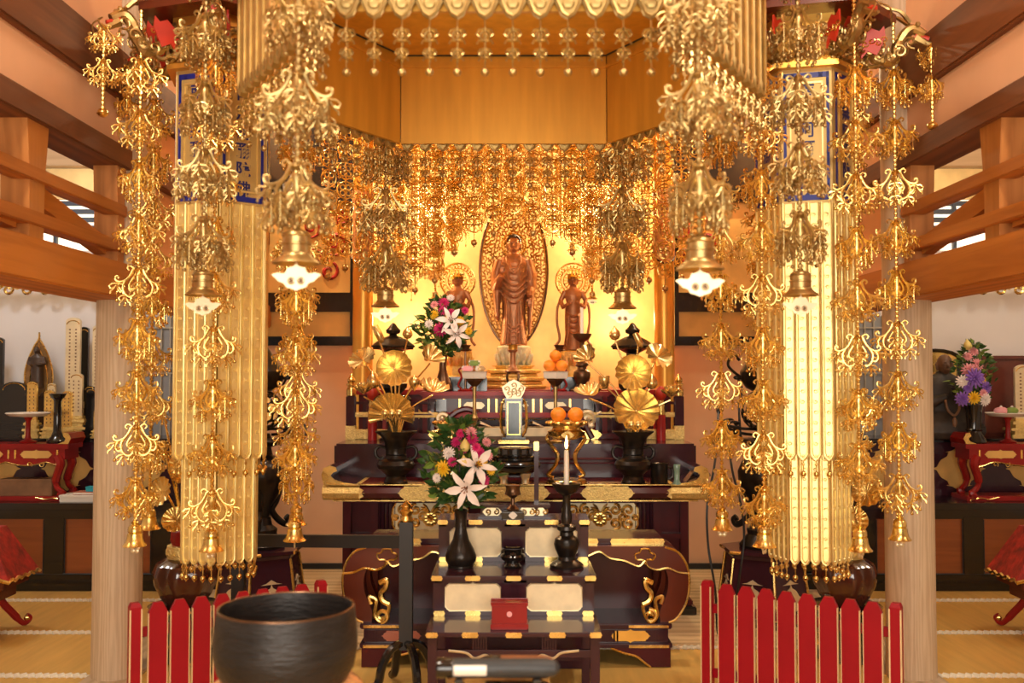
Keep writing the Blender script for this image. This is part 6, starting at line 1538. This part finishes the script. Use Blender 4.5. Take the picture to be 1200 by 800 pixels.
# ------------------------------------------------------------------ side altars
ZC = .652
def side_cabinet(s):
    x0, x1 = (-5.93, -2.0) if s < 0 else (2.05, 5.93); w = 'left' if s < 0 else 'right'
    t = thing('altar_cabinet', f'long low black lacquered altar cabinet with chestnut panels, {w} aisle', 'cabinet', ((x0 + x1) / 2, 7.47, 0)); h = (x1 - x0) / 2
    m = MB(); m.box(-h, h, .03, .90, .0, ZC - .04); m.cbox(-h, h, -.03, .915, ZC - .05, ZC, .006); m.cbox(-h, h, -.01, .05, 0, .12, .004); m.cbox(-h, h, -.005, .05, ZC - .12, ZC - .05, .004)
    P = 0; xs = []
    x = h - .09 if s < 0 else -h + .09 - .0
    for k in range(6): xs.append(x); x += s * .86
    ref = at(62 if s < 0 else 1142, 640, 7.45).x - (x0 + x1) / 2
    xs = [ref + k * s * .80 for k in range(-2, 4) if abs(ref + k * s * .8) < h]
    for x in xs: m.cbox(x - .075, x + .075, -.008, .05, .1, ZC - .1, .004)
    m.build('carcass', 'black', t)
    m = MB()
    for x in xs:
        for d in (-1, 1): m.tube([(x + d * .08, -.002, .13), (x + d * .08, -.002, ZC - .125)], .004, 4)
    m.tube([(-h, -.004, .125), (h, -.004, .125)], .005, 4); m.build('bead', 'leather', t)
    for a, b in zip(sorted(xs), sorted(xs)[1:]):
        m = MB(); m.box(a + .07, b - .07, .012, .04, .12, ZC - .11); m.build('panel', 'cab_panel', t, smooth=None)
    return t
side_cabinet(-1); side_cabinet(1)
for s in (-1, 1):
    x0, x1 = (-5.9, -2.12) if s < 0 else (2.14, 5.9); w = 'left' if s < 0 else 'right'; h = (x1 - x0) / 2
    t = thing('altar_shelf', f'black upper shelf with gilt lobed panels on the {w} cabinet', 'shelf', ((x0 + x1) / 2, 7.92, ZC))
    m = MB(); m.box(-h, h, .02, .46, 0, .43, 0); m.cbox(-h, h, -.02, .47, .42, .45, .004, 1); m.build('body', ['lacquer_purple', 'black'], t)
    for k in range(7):
        x = -h + .25 + k * .58 if s > 0 else h - .25 - k * .58
        if abs(x) > h - .2: continue
        m = MB(); m.at(T(x, .018, .21)); m.prism(cartouche(.42, .26, .5), -.006, .004); m.build('lobed_panel', 'gold_paint', t, smooth=None)
ZU = ZC + .45
def red_table(label, x0, x1, end):
    """end: +1 shows its right end, -1 its left"""
    c = (x0 + x1) / 2; h = (x1 - x0) / 2; t = thing('red_altar_table', label, 'table', (c, 7.58, ZC), 0, 'red altar tables in the aisles'); H = .43
    m = MB(); m.cbox(-h, h, 0, .26, H - .04, H, .005); m.box(-h + .03, h - .03, .01, .25, H - .12, H - .04); m.build('tabletop', 'lacquer_red', t)
    for s in (-1, 1):
        m = MB(); m.at(T(0, 0, H)); m.prism([(s * (h - .08), 0), (s * h, 0), (s * (h + .02), .04), (s * h, .08), (s * (h - .03), .085), (s * (h - .04), .06), (s * (h - .02), .04), (s * (h - .03), .02)], 0, .26, 0); m.prism([(s * (h - .08), 0), (s * h, 0), (s * (h + .02), .04), (s * h, .08), (s * (h - .03), .085), (s * (h - .04), .06), (s * (h - .02), .04), (s * (h - .03), .02)], -.006, 0, 1); m.build('upturned_end', ['lacquer_red', 'gold'], t, smooth=None)
        for y in (.02, .22):
            m = MB(); m.at(T(s * (h - .09), y, 0)); m.tube(catmull([(0, 0, H - .1), (s * .03, -.02, H - .16), (-s * .01, 0, .16), (s * .0, 0, .10), (s * .05, -.02, .06), (s * .03, -.02, .035)], 5), [.035] * 6 + [.03] * 6 + [.022] * 8 + [.028] * 6, 8); m.build('leg', 'lacquer_red', t)
    n = max(1, int(h * 2 / .38))
    for k in range(n):
        x = -h + .06 + (2 * h - .12) * (k + .5) / n
        m = MB(); m.at(T(x, .004, H - .08)); m.prism(cartouche(.24, .055, .45), -.004, .004); m.build('lobed_panel', 'gold_paint', t, smooth=None)
        m = MB()
        for d in (-.16, .16): m.cbox(x + d - .006, x + d + .006, -.002, .02, H - .115, H - .045, .002)
        m.build('gilt_bar', 'gold', t)
    m = MB(); N = 40; pts = []
    for i in range(N + 1):
        q = -1 + 2 * i / N; pts.append((q * (h - .05), -.006, H - .135 - .03 * abs(math.cos(q * 6)) * (1 if abs(q) < .9 else 1.6)))
    vs = []; 
    for p in pts: vs += [(p[0], 0, H - .11), (p[0], 0, p[2]), (p[0], .02, p[2]), (p[0], .02, H - .11)]
    m.add(vs, [(i * 4 + k, i * 4 + k + 1, (i + 1) * 4 + k + 1, (i + 1) * 4 + k) for i in range(N) for k in range(3)], 0); m.tube(pts, .005, 4, 1)
    for k in range(n):
        x = -h + .06 + (2 * h - .12) * (k + .5) / n
        for d in (-1, 1): m.tube([(x + d * .045 + p[0], -.006, H - .155 + p[1]) for p in spiral2(0, 0, .005, .022, 0, d * 7, 12)], .004, 4, 1)
    m.build('apron', ['lacquer_red', 'gold'], t)
    m = MB(); m.cbox(-h - .0, h, -.01, .27, .0, .035, .005); m.build('base_board', 'lacquer_red', t); m = MB()
    for d in (-1, 1): m.tube(catmull([(d * (h - .02), -.012, .006), (d * (h - .1), -.012, .022), (d * (h - .16), -.012, .012), (d * (h - .24), -.012, .028)], 4), .004, 4)
    m.build('gold_line', 'gold', t)
    return t
xr_ = at(80, 530, 7.58).x; red_table('red gold-trimmed altar table in the left aisle under the gilt tablets', -4.6, xr_, 1)
xl_ = at(1132, 530, 7.58).x; red_table('red gold-trimmed altar table in the right aisle under the flower vase', xl_, 5.2, -1)
ZT2 = ZC + .43

def tablet(label, px, ptop, pbot, wpx, Y, z, mt, tip=False, group='memorial tablets in the left aisle', rows=2):
    b = at(px, pbot, Y); tp_ = at(px, ptop, Y); w = wpx * Y / F_PX; h = tp_.z - z
    t = thing('memorial_tablet', label, 'tablet', (b.x, Y, z), 0, group)
    hb = min(h * .34, max(.07, b.z - z)) if b.z > z + .02 else h * .22
    hb = max(hb, .06)
    m = MB()
    for (q, za, zb) in ((.85, 0, .2), (.70, .2, .38), (.92, .38, .52), (.62, .52, .7), (.8, .7, .86), (.6, .86, 1)): m.cbox(-w * q, w * q, -w * q * .55, w * q * .55, hb * za, hb * zb, min(.004, hb * .05))
    m.build('stand', 'gold_engraved' if mt != 'black' else 'black', t)
    a = w / 2; po = [(-a, hb), (a, hb), (a, h - a * .55)] + [(a * math.cos(q), h - a * .55 + a * .55 * math.sin(q)) for q in (.35, .8, 1.2, PI / 2, PI - 1.2, PI - .8, PI - .35)] + [(-a, h - a * .55)]
    m = MB(); m.prism(po, -.018, .010); m.build('plate', mt, t, smooth=30)
    m = MB(); m.tube([(p[0] * .86, -.020, hb + (p[1] - hb) * .96) for p in po[2:]] , .004, 4)
    if mt != 'black':
        m.build('rim_line', 'gold', t)
        m = MB()
        for c in range(rows):                                        # columns of small incised strokes
            x = (c - (rows - 1) / 2) * w * .42
            n = max(3, int((h - hb) / .035))
            for i in range(n): m.box(x - w * .05, x + w * .05, -.0195, -.0175, hb + (h - hb) * (.10 + .78 * i / n), hb + (h - hb) * (.10 + .78 * i / n) + .012)
        m.build('inscription', 'carton', t, smooth=None)
    else: m.build('rim_line', 'gold', t)
    return t
GT = 'gold_pale'
tablet('tallest pale gilt memorial tablet in the left aisle', 86, 372, 432, 17, 8.15, ZU, GT)
tablet('pale gilt memorial tablet half hidden by the left pillar', 115, 381, 436, 12, 8.12, ZU, GT)
tablet('broad gilt memorial tablet below the tallest one, left aisle', 90, 437, 480, 14, 8.0, ZU, GT)
tablet('narrow bright gilt tablet in front of the black tablet, left aisle', 38, 447, 492, 11, 7.98, ZU, 'gold')
tablet('bright gilt tablet left of the black candle post, left aisle', 58, 457, 500, 11, 7.97, ZU, 'gold')
tablet('bright gilt tablet right of the black candle post, left aisle', 79, 458, 502, 11, 7.97, ZU, 'gold')
tablet('small gilt tablet peeping out behind two bright ones, left aisle', 61, 449, 470, 9, 8.10, ZU, GT)
tablet('dark tablet standing behind the tallest gilt one, left aisle', 99, 383, 430, 10, 8.26, ZU, 'black')
tablet('wide black round-shouldered tablet at the left frame edge', 17, 447, 496, 30, 8.08, ZU, 'black')
tablet('small black tablet with gilt lines beside the pillar', 107, 455, 495, 10, 7.98, ZU, 'black')
tablet('upper small black tablet with gilt lines near the pillar', 106, 452, 470, 12, 8.10, ZU, 'black')
tablet('black shrine-like tablet cut by the left frame edge', -3, 395, 470, 14, 8.15, ZU, 'black')
tablet('low gilt tablet beside the pillar foot, left aisle', 115, 480, 508, 9, 7.96, ZU, 'gold')
t = thing('candle_post', 'black turned candle post among the gilt tablets, left aisle', 'candlestick', (at(67, 510, 7.68).x, 7.68, ZT2))
h = at(67, 461, 7.68).z - ZT2
m = MB(); m.lathe([(0, 0), (.075, 0), (.078, .02), (.045, .05), (.03, .09), (.026, h - .06), (.035, h - .04)], 22); m.build('stem', 'black', t); m = MB(); m.lathe([(.026, h - .05), (.05, h - .03), (.065, h), (.05, h - .004)], 22); m.build('drip_pan', 'black', t)
def stem_dish(label, px, Y, z, hpx, items):
    x = at(px, 500, Y).x; h = hpx * Y / F_PX; t = thing('stem_dish', label, 'dish', (x, Y, z), 0, 'white dishes on red stems')
    m = MB(); m.lathe([(0, 0), (.06, 0), (.065, .012), (.025, .03), (.018, .06), (.018, h - .05), (.035, h - .02), (.05, h - .015)], 20); m.build('stem', 'lacquer_red', t)
    m = MB(); m.lathe([(.03, h - .02), (.13, h - .012), (.165, h + .012), (.16, h + .016), (.12, h), (.02, h)], 26, None, None, 0, 8, .03); m.build('dish', 'porcelain', t)
    return x, h
stem_dish('white dish on a red stem on the red table, left aisle', 33, 7.70, ZT2, 33, 0)
x, h = stem_dish('white dish of sweets on a red stem on the red table, right aisle', 1181, 7.70, ZT2, 33, 0)
for i, (dx, mt, lb) in enumerate(((-.05, 'petal_soft', 'pink'), (.035, 'leaf_light', 'pale green'))):
    m = MB(); m.at(RZ(.4 * i)); m.ball((0, 0, .03), .045, 12, None, (1.3, .8, .65)); o = m.build('sweet', mt, None, loc=(x + dx, 7.70, ZT2 + h)); tag(o, lb + ' sweet on the white dish, right aisle', 'sweet', 'sweets on the aisle dish')
    mm = MB(); mm.ball((0, 0, .058), .012, 6); mm.build('topping', 'petal_white', o)
for x_, mt, lab, w_, h_, z_ in ((at(30, 575, 7.6).x, 'carton', 'old brown wooden box under the red table, left aisle', .20, .12, .035), (at(104, 583, 7.55).x, 'white', 'flat white box lying on the cabinet beside the pillar, left aisle', .20, .045, 0)):
    t = thing('storage_box', lab, 'box', (x_, 7.62 if z_ else 7.55, ZC + z_)); m = MB(); m.cbox(-w_, w_, -.02 if z_ else -.05, .12, 0, h_, .004); m.build('body', mt, t); m = MB(); m.cbox(-w_ - .004, w_ + .004, -.024 if z_ else -.054, .124, h_ - .01, h_ + .008, .003); m.build('lid', mt, t)
t = thing('book', 'thin pale book on the flat white box, left aisle', 'book', (at(107, 577, 7.56).x, 7.56, ZC + .054)); m = MB(); m.cbox(-.12, .12, -.05, .08, 0, .02, .003); m.build('cover', 'rust', t); m = MB(); m.box(-.117, .117, -.052, .078, .004, .016); m.build('pages', 'white', t, smooth=None)
t = thing('card_box', 'small turquoise box on the book, left aisle', 'box', (at(110, 570, 7.57).x, 7.58, ZC + .074)); m = MB(); m.cbox(-.05, .05, -.04, .04, 0, .035, .003); m.build('body', 'cyan', t); m = MB(); m.cbox(-.052, .052, -.042, .042, .028, .037, .002); m.build('lid', 'cyan', t)

# small standing figure before a leaf-shaped halo, left aisle
X, Y = at(43, 460, 8.12).x, 8.12
t = thing('leaf_halo_statue', 'small dark gilt standing figure before a pointed leaf-shaped halo, left aisle', 'statue', (X, Y, ZU)); zs = at(43, 455, Y).z - ZU; s = at(43, 405, Y).z - ZU - zs
m = MB(); m.at(T(0, 0, zs) @ SC(s)); loft(m, [(0, 0, 0, .15, .12), (.2, 0, 0, .14, .11), (.5, 0, 0, .14, .11), (.72, 0, 0, .17, .10), (.78, 0, 0, .1, .07), (.82, 0, 0, .05, .05)], 18); head(m, (0, -.02, .80), .18)
for d in (-1, 1): m.tube([(d * .15, 0, .74), (d * .19, -.02, .58), (d * .08, -.14, .55)], [.05, .05, .03], 8); hand(m, (d * .06, -.16, .56), (-d * .5, -.3, .5), (0, 0, 1), .06)
remeshed(m, 'body', 'dark_wood', t, .006, 2)
m = MB(); po = []
for i in range(25):
    q = i / 24; w_ = .115 * math.sin(PI * min(1, q ** .75 * .96 + .12)) ** .8 if q < .98 else 0; po.append((w_ if q < 1 else 0, zs - .06 + q * (at(43, 389, Y).z - ZU - zs + .06)))
loop = po + [(-a, b) for a, b in po[::-1][1:]]
m.prism(loop, .03, .045, 0); m.tube([(a, .03, b) for a, b in loop], .008, 5, 1); m.tube([(a * .62, .028, zs + (b - zs) * .8) for a, b in loop], .005, 4, 1); m.build('halo', ['halo_wood', 'gold'], t)
m = MB(); lotus_petals(m, .07, zs - .08, .06, 10, 1); pedestal_tiers(m, [(.16, 0, .03), (.12, .03, .07), (.14, .07, .1), (.08, .1, zs - .06)]); m.build('pedestal', 'dark_wood', t, smooth=25)

# seated monk statue, right aisle
X, Y = at(1106, 480, 8.0).x, 8.0; s = (at(1106, 415, Y).z - ZU)
t = thing('monk_statue', 'dark seated monk statue with joined hands before a gilt arched backrest, right aisle', 'statue', (X, Y, ZU))
m = MB(); m.at(SC(s))
loft(m, [(.0, 0, -.02, .42, .26), (.08, 0, -.03, .44, .28), (.20, 0, -.02, .40, .26), (.32, 0, 0, .30, .20), (.5, 0, 0, .25, .16), (.64, 0, .01, .26, .14), (.72, 0, .01, .20, .11), (.77, 0, 0, .09, .08), (.80, 0, 0, .075, .075)], 24)
for d in (-1, 1):
    m.tube([(d * .23, 0, .66), (d * .31, -.03, .48), (d * .24, -.17, .42), (d * .05, -.24, .50)], [.085, .085, .075, .04], 10); hand(m, (d * .022, -.25, .53), (-d * .1, -.15, 1), (0, -.3, .8), .075)
    m.tube([(d * .25, -.12, .43), (d * .27, -.14, .28), (d * .26, -.18, .12)], [.09, .08, .06], 8)
    m.tube([(d * .10, -.2, .10), (d * .34, -.16, .10), (d * .38, 0, .08)], [.09, .1, .08], 10)
remeshed(m, 'robe', 'robe', t, .008, 2)
m = MB(); m.at(SC(s)); head(m, (0, -.03, .755), .245, .05); remeshed(m, 'head', 'skin_wood', t, .005, 2)
m = MB(); m.at(SC(s)); m.tube(catmull([(-.09, -.255, .46), (-.07, -.28, .34), (0, -.29, .28), (.06, -.28, .36), (.05, -.26, .46)], 6), .016, 6); m.ball((0, -.29, .2), .03, 8, None, (1, 1, 2)); m.build('prayer_beads', 'carton', t)
m = MB(); q = [(-.20, .0), (.20, 0), (.20, .30)] + [(.20 * math.cos(a), .30 + .07 * math.sin(a)) for a in (.4, .8, 1.2, PI / 2, PI - 1.2, PI - .8, PI - .4)] + [(-.20, .30)]
k_ = 1.0
zq = at(1106, 410, Y).z - ZU - .37
m.at(T(0, .16, zq)); m.prism([(a, b) for a, b in q], 0, .03, 0); m.tube([(a, -.004, b) for a, b in q[2:]], .016, 6, 1); m.box(-.22, -.18, -.01, .03, -zq, .3, 1); m.box(.18, .22, -.01, .03, -zq, .3, 1); m.build('backrest', ['gold', 'black'], t)

# flower vase, right aisle
vx3 = at(1140, 515, 7.70).x
t = thing('flower_vase', 'black waisted vase holding violet and pink flowers, right aisle', 'vase', (vx3, 7.68, ZT2)); m = MB(); hv = at(1140, 474, 7.68).z - ZT2
m.lathe([(0, 0), (.09, 0), (.095, .01), (.08, .04), (.055, .08), (.05, .12), (.058, hv * .8), (.07, hv), (.06, hv - .005), (.04, hv * .7)], 30); m.build('body', 'black', t); m = MB(); m.lathe([(.052, .09), (.062, .1), (.052, .11)], 26); m.build('ring', 'black', t)
base3 = (vx3, 7.68, ZT2 + hv - .01)
o = bouquet('bouquet of violet, pink and yellow flowers with a tall gladiolus tip, right aisle', base3, .50, .17, px_flowers(base3, 7.68, [
    ('mum', 1142, 443, 12, -.14, (.1, -1, .1), 'petal_purple'), ('mum', 1128, 467, 9, -.13, (-.4, -1, -.1), 'petal_purple'), ('mum', 1155, 454, 8, -.11, (.5, -1, .1), 'petal_purple'), ('mum', 1141, 466, 8, -.15, (0, -1, -.1), 'petal_yellow'), ('mum', 1128, 447, 8, -.12, (-.3, -1, .2), 'petal_white'),
    ('mum', 1154, 468, 8, -.13, (.4, -1, -.2), 'petal_white'), ('mum', 1135, 434, 9, -.09, (-.3, -1, .3), 'petal_soft'), ('mum', 1145, 427, 8, -.07, (.3, -1, .4), 'petal_soft'), ('mum', 1141, 412, 6, -.03, (.1, -1, .5), 'petal_soft'), ('mum', 1134, 418, 6, -.04, (-.3, -1, .5), 'petal_soft'), ('mum', 1152, 446, 5, -.1, (.5, -1, .3), 'petal_yellow'), ('mum', 1134, 455, 6, -.14, (-.1, -1, .1), 'petal_purple'),
    ('mum', 1152, 461, 6, -.13, (.3, -1, .0), 'petal_soft'), ('bud', 1134, 405, 5, -.02, (-.1, 0, 1), 'bud')]), 21, 260, .045, .35); o['group'] = 'flower bouquets on the altar'; del o['group']
t = thing('maroon_cabinet', 'tall maroon wooden cabinet with dark doors behind the flowers, right aisle', 'cabinet', (at(1180, 480, 8.2).x, 8.2, ZU)); h = at(1180, 421, 8.2).z - ZU
m = MB(); m.cbox(-.20, .45, 0, .14, 0, h, .006); m.cbox(-.24, .47, -.02, .15, h, h + .03, .006); m.build('body', 'maroon_wood', t)
for x in (-.19, .14): m = MB(); m.cbox(x, x + .28, -.014, .002, .03, h - .03, .003); m.build('door', 'maroon_wood' if x < 0 else 'grey_door', t)
m = MB(); m.ball((.10, -.022, h * .5), .012, 8); m.ball((.16, -.022, h * .5), .012, 8); m.build('handle', 'gold', t)
t = thing('dark_cabinet', 'dark grey folding cabinet between monk statue and maroon cabinet, right aisle', 'cabinet', (at(1154, 480, 8.22).x, 8.22, ZU)); h = at(1154, 426, 8.22).z - ZU
m = MB(); m.cbox(-.14, .02, 0, .12, 0, h, .005); m.build('body', 'grey_door', t); m = MB(); m.cbox(-.13, .01, -.012, .002, .03, h - .03, .003); m.build('door', 'grey_door', t)
m = MB()
for k in range(4): m.ball((-.06, -.016, .08 + k * (h - .16) / 3), .010, 7)
m.build('studs', 'gold', t)
tablet('pale gilt memorial tablet at the right frame edge', 1200, 427, 490, 22, 7.96, ZU, GT, group='memorial tablets in the right aisle')
t = thing('gilt_pole', 'slender gilt pole standing behind the violet flowers, right aisle', 'pole', (at(1148, 500, 7.97).x, 7.97, ZU)); m = MB(); m.lathe([(.03, 0), (.03, .02), (.014, .03), (.014, .22), (.02, .24)], 12); m.build('shaft', 'gold', t); m = MB(); m.ball((0, 0, .25), .02, 8); m.build('knob', 'gold', t)

# brocade-covered stools cut by both frame edges
for s, px in ((-1, -22), (1, 1224)):
    w = 'left' if s < 0 else 'right'; Y = 6.25; x = at(px, 700, Y).x
    t = thing('brocade_stool', f'red brocade-covered stool with curled gilt legs at the {w} frame edge', 'stool', (x, Y, 0), 0, 'red brocade stools in the aisles')
    m = MB(); vs = []
    z0, z1, a, b = at(px, 674, Y).z, at(px, 618, Y).z, .27, .10
    m.add([(-a, -.2, z0), (a, -.2, z0), (a, .2, z0), (-a, .2, z0), (-b, -.1, z1), (b, -.1, z1), (b, .1, z1), (-b, .1, z1)], [(0, 1, 5, 4), (1, 2, 6, 5), (2, 3, 7, 6), (3, 0, 4, 7), (4, 5, 6, 7), (3, 2, 1, 0)]); m.build('brocade_cover', 'brocade_red', t, smooth=None)
    m = MB(); pts = []
    for (p, q) in (((-a, -.2), (a, -.2)), ((a, -.2), (a, .2)), ((a, .2), (-a, .2)), ((-a, .2), (-a, -.2))):
        for i in range(10): pts.append((p[0] + (q[0] - p[0]) * i / 10, p[1] + (q[1] - p[1]) * i / 10, z0 + (.008 if i % 2 else -.006)))
    m.tube(pts, .012, 5, closed=True); m.build('gilt_hem', 'gold', t)
    m = MB(); m.cbox(-.22, .22, -.16, .16, z0 - .06, z0 - .004, .005); m.cbox(-.16, .16, -.12, .12, z0 - .14, z0 - .06, .004); m.build('seat_frame', 'lacquer_brown', t)
    for k in range(4):
        m = MB(); a_ = PI / 4 + PI / 2 * k; m.at(RZ(a_)); m.tube(catmull([(.10, 0, z0 - .10), (.12, 0, z0 * .5), (.18, 0, .10), (.25, 0, .02), (.29, 0, .045), (.27, 0, .065)], 5), [.024] * 13 + [.018] * 13, 8); l_ = m.build('leg', 'lacquer_red', t); mm = MB(); mm.at(RZ(a_)); mm.ball((.275, 0, .05), .022, 8); mm.build('scroll_tip', 'gold', l_)
# ------------------------------------------------------------------ light and camera
def lamp(kind, name, loc, energy, col, size=.1, rot=None, sy=None, spot=None, blend=.4):
    l = bpy.data.lights.new(name, kind); l.energy = energy; l.color = col
    if kind == 'AREA': l.shape = 'RECTANGLE' if sy else 'DISK'; l.size = size; l.size_y = sy or size
    elif kind == 'SPOT': l.shadow_soft_size = size; l.spot_size = spot; l.spot_blend = blend
    else: l.shadow_soft_size = size
    o = bpy.data.objects.new(name, l); COL.objects.link(o); o.location = loc
    if rot: o.rotation_euler = rot
    return o
def aim(o, p): o.rotation_euler = (Vector(p) - o.location).to_track_quat('-Z', 'Y').to_euler(); return o
WARM = (1.0, .78, .46); SOFT = (1.0, .86, .70); COOL = (.92, .95, 1.0)
aim(lamp('AREA', 'hall_doorway_daylight', (0, -2.6, 1.75), 300, (1, .90, .78), 4.5, sy=2.2), (0, 6, 1.0))
for s in (-1, 1):
    aim(lamp('AREA', 'hall_ceiling_lamp', (s * 1.3, 1.6, 4.3), 60, SOFT, .6), (s * 1.0, 4.5, .8))
    lamp('POINT', 'aisle_lamp', (s * 3.9, 6.9, 3.1), 42 if s < 0 else 34, COOL if s < 0 else SOFT, .15)
    lamp('POINT', 'aisle_lamp', (s * 4.0, 3.6, 3.1), 34, SOFT, .15)
    lamp('POINT', 'clerestory_lamp', (s * 3.0, 8.05, 3.2), 7, (1, .84, .5), .08)
    lamp('POINT', 'shrine_lamp', (s * .80, 8.95, 3.2), 46, WARM, .06)
    lamp('POINT', 'shrine_lamp', (s * 1.0, 8.75, 2.1), 13, WARM, .06)
    aim(lamp('SPOT', 'altar_spot', (s * 1.0, 5.6, 3.9), 120, SOFT, .06, spot=1.1), (s * .3, 6.9, .9))
    aim(lamp('SPOT', 'banner_spot', (s * .9, 3.2, 4.2), 110 if s > 0 else 90, SOFT, .06, spot=.40 if s > 0 else .50, blend=.5), (s * 1.47, 5, 1.28))
    lamp('POINT', 'wall_patch_fill', (s * 1.80, 7.86, 4.15), 130, WARM, .03)  # added unseen light, meant to make the warm patches on the salmon walls
lamp('POINT', 'canopy_fill', (CX, CY, 2.7), 7, WARM, .2)  # added fill light to brighten the boards inside the canopy
aim(lamp('SPOT', 'statue_spot', (.5, 6.9, 3.6), 42, SOFT, .05, spot=.5), (AX, AY, 2.2))
w = bpy.data.worlds.new('World'); sc.world = w; w.use_nodes = True
w.node_tree.nodes['Background'].inputs[0].default_value = (1.0, .84, .66, 1); w.node_tree.nodes['Background'].inputs[1].default_value = .16

cam = bpy.data.cameras.new('Camera'); cam.lens = 35; cam.sensor_width = 36; cam.clip_start = .05
co = bpy.data.objects.new('Camera', cam); COL.objects.link(co); co.location = (0, 0, CAM_H); co.rotation_euler = (PI / 2 + PITCH, 0, 0)
cam.dof.use_dof = True; cam.dof.focus_distance = 6.6; cam.dof.aperture_fstop = 2.8
sc.camera = co
sc.view_settings.view_transform = 'Standard'; sc.view_settings.look = 'None'; sc.view_settings.gamma = 1; sc.view_settings.use_curve_mapping = False
sc.view_settings.exposure = 0.0
sc.cycles.use_denoising = True
sc.cycles.max_bounces = 8; sc.cycles.glossy_bounces = 4; sc.cycles.diffuse_bounces = 4
sc.cycles.sample_clamp_indirect = 6
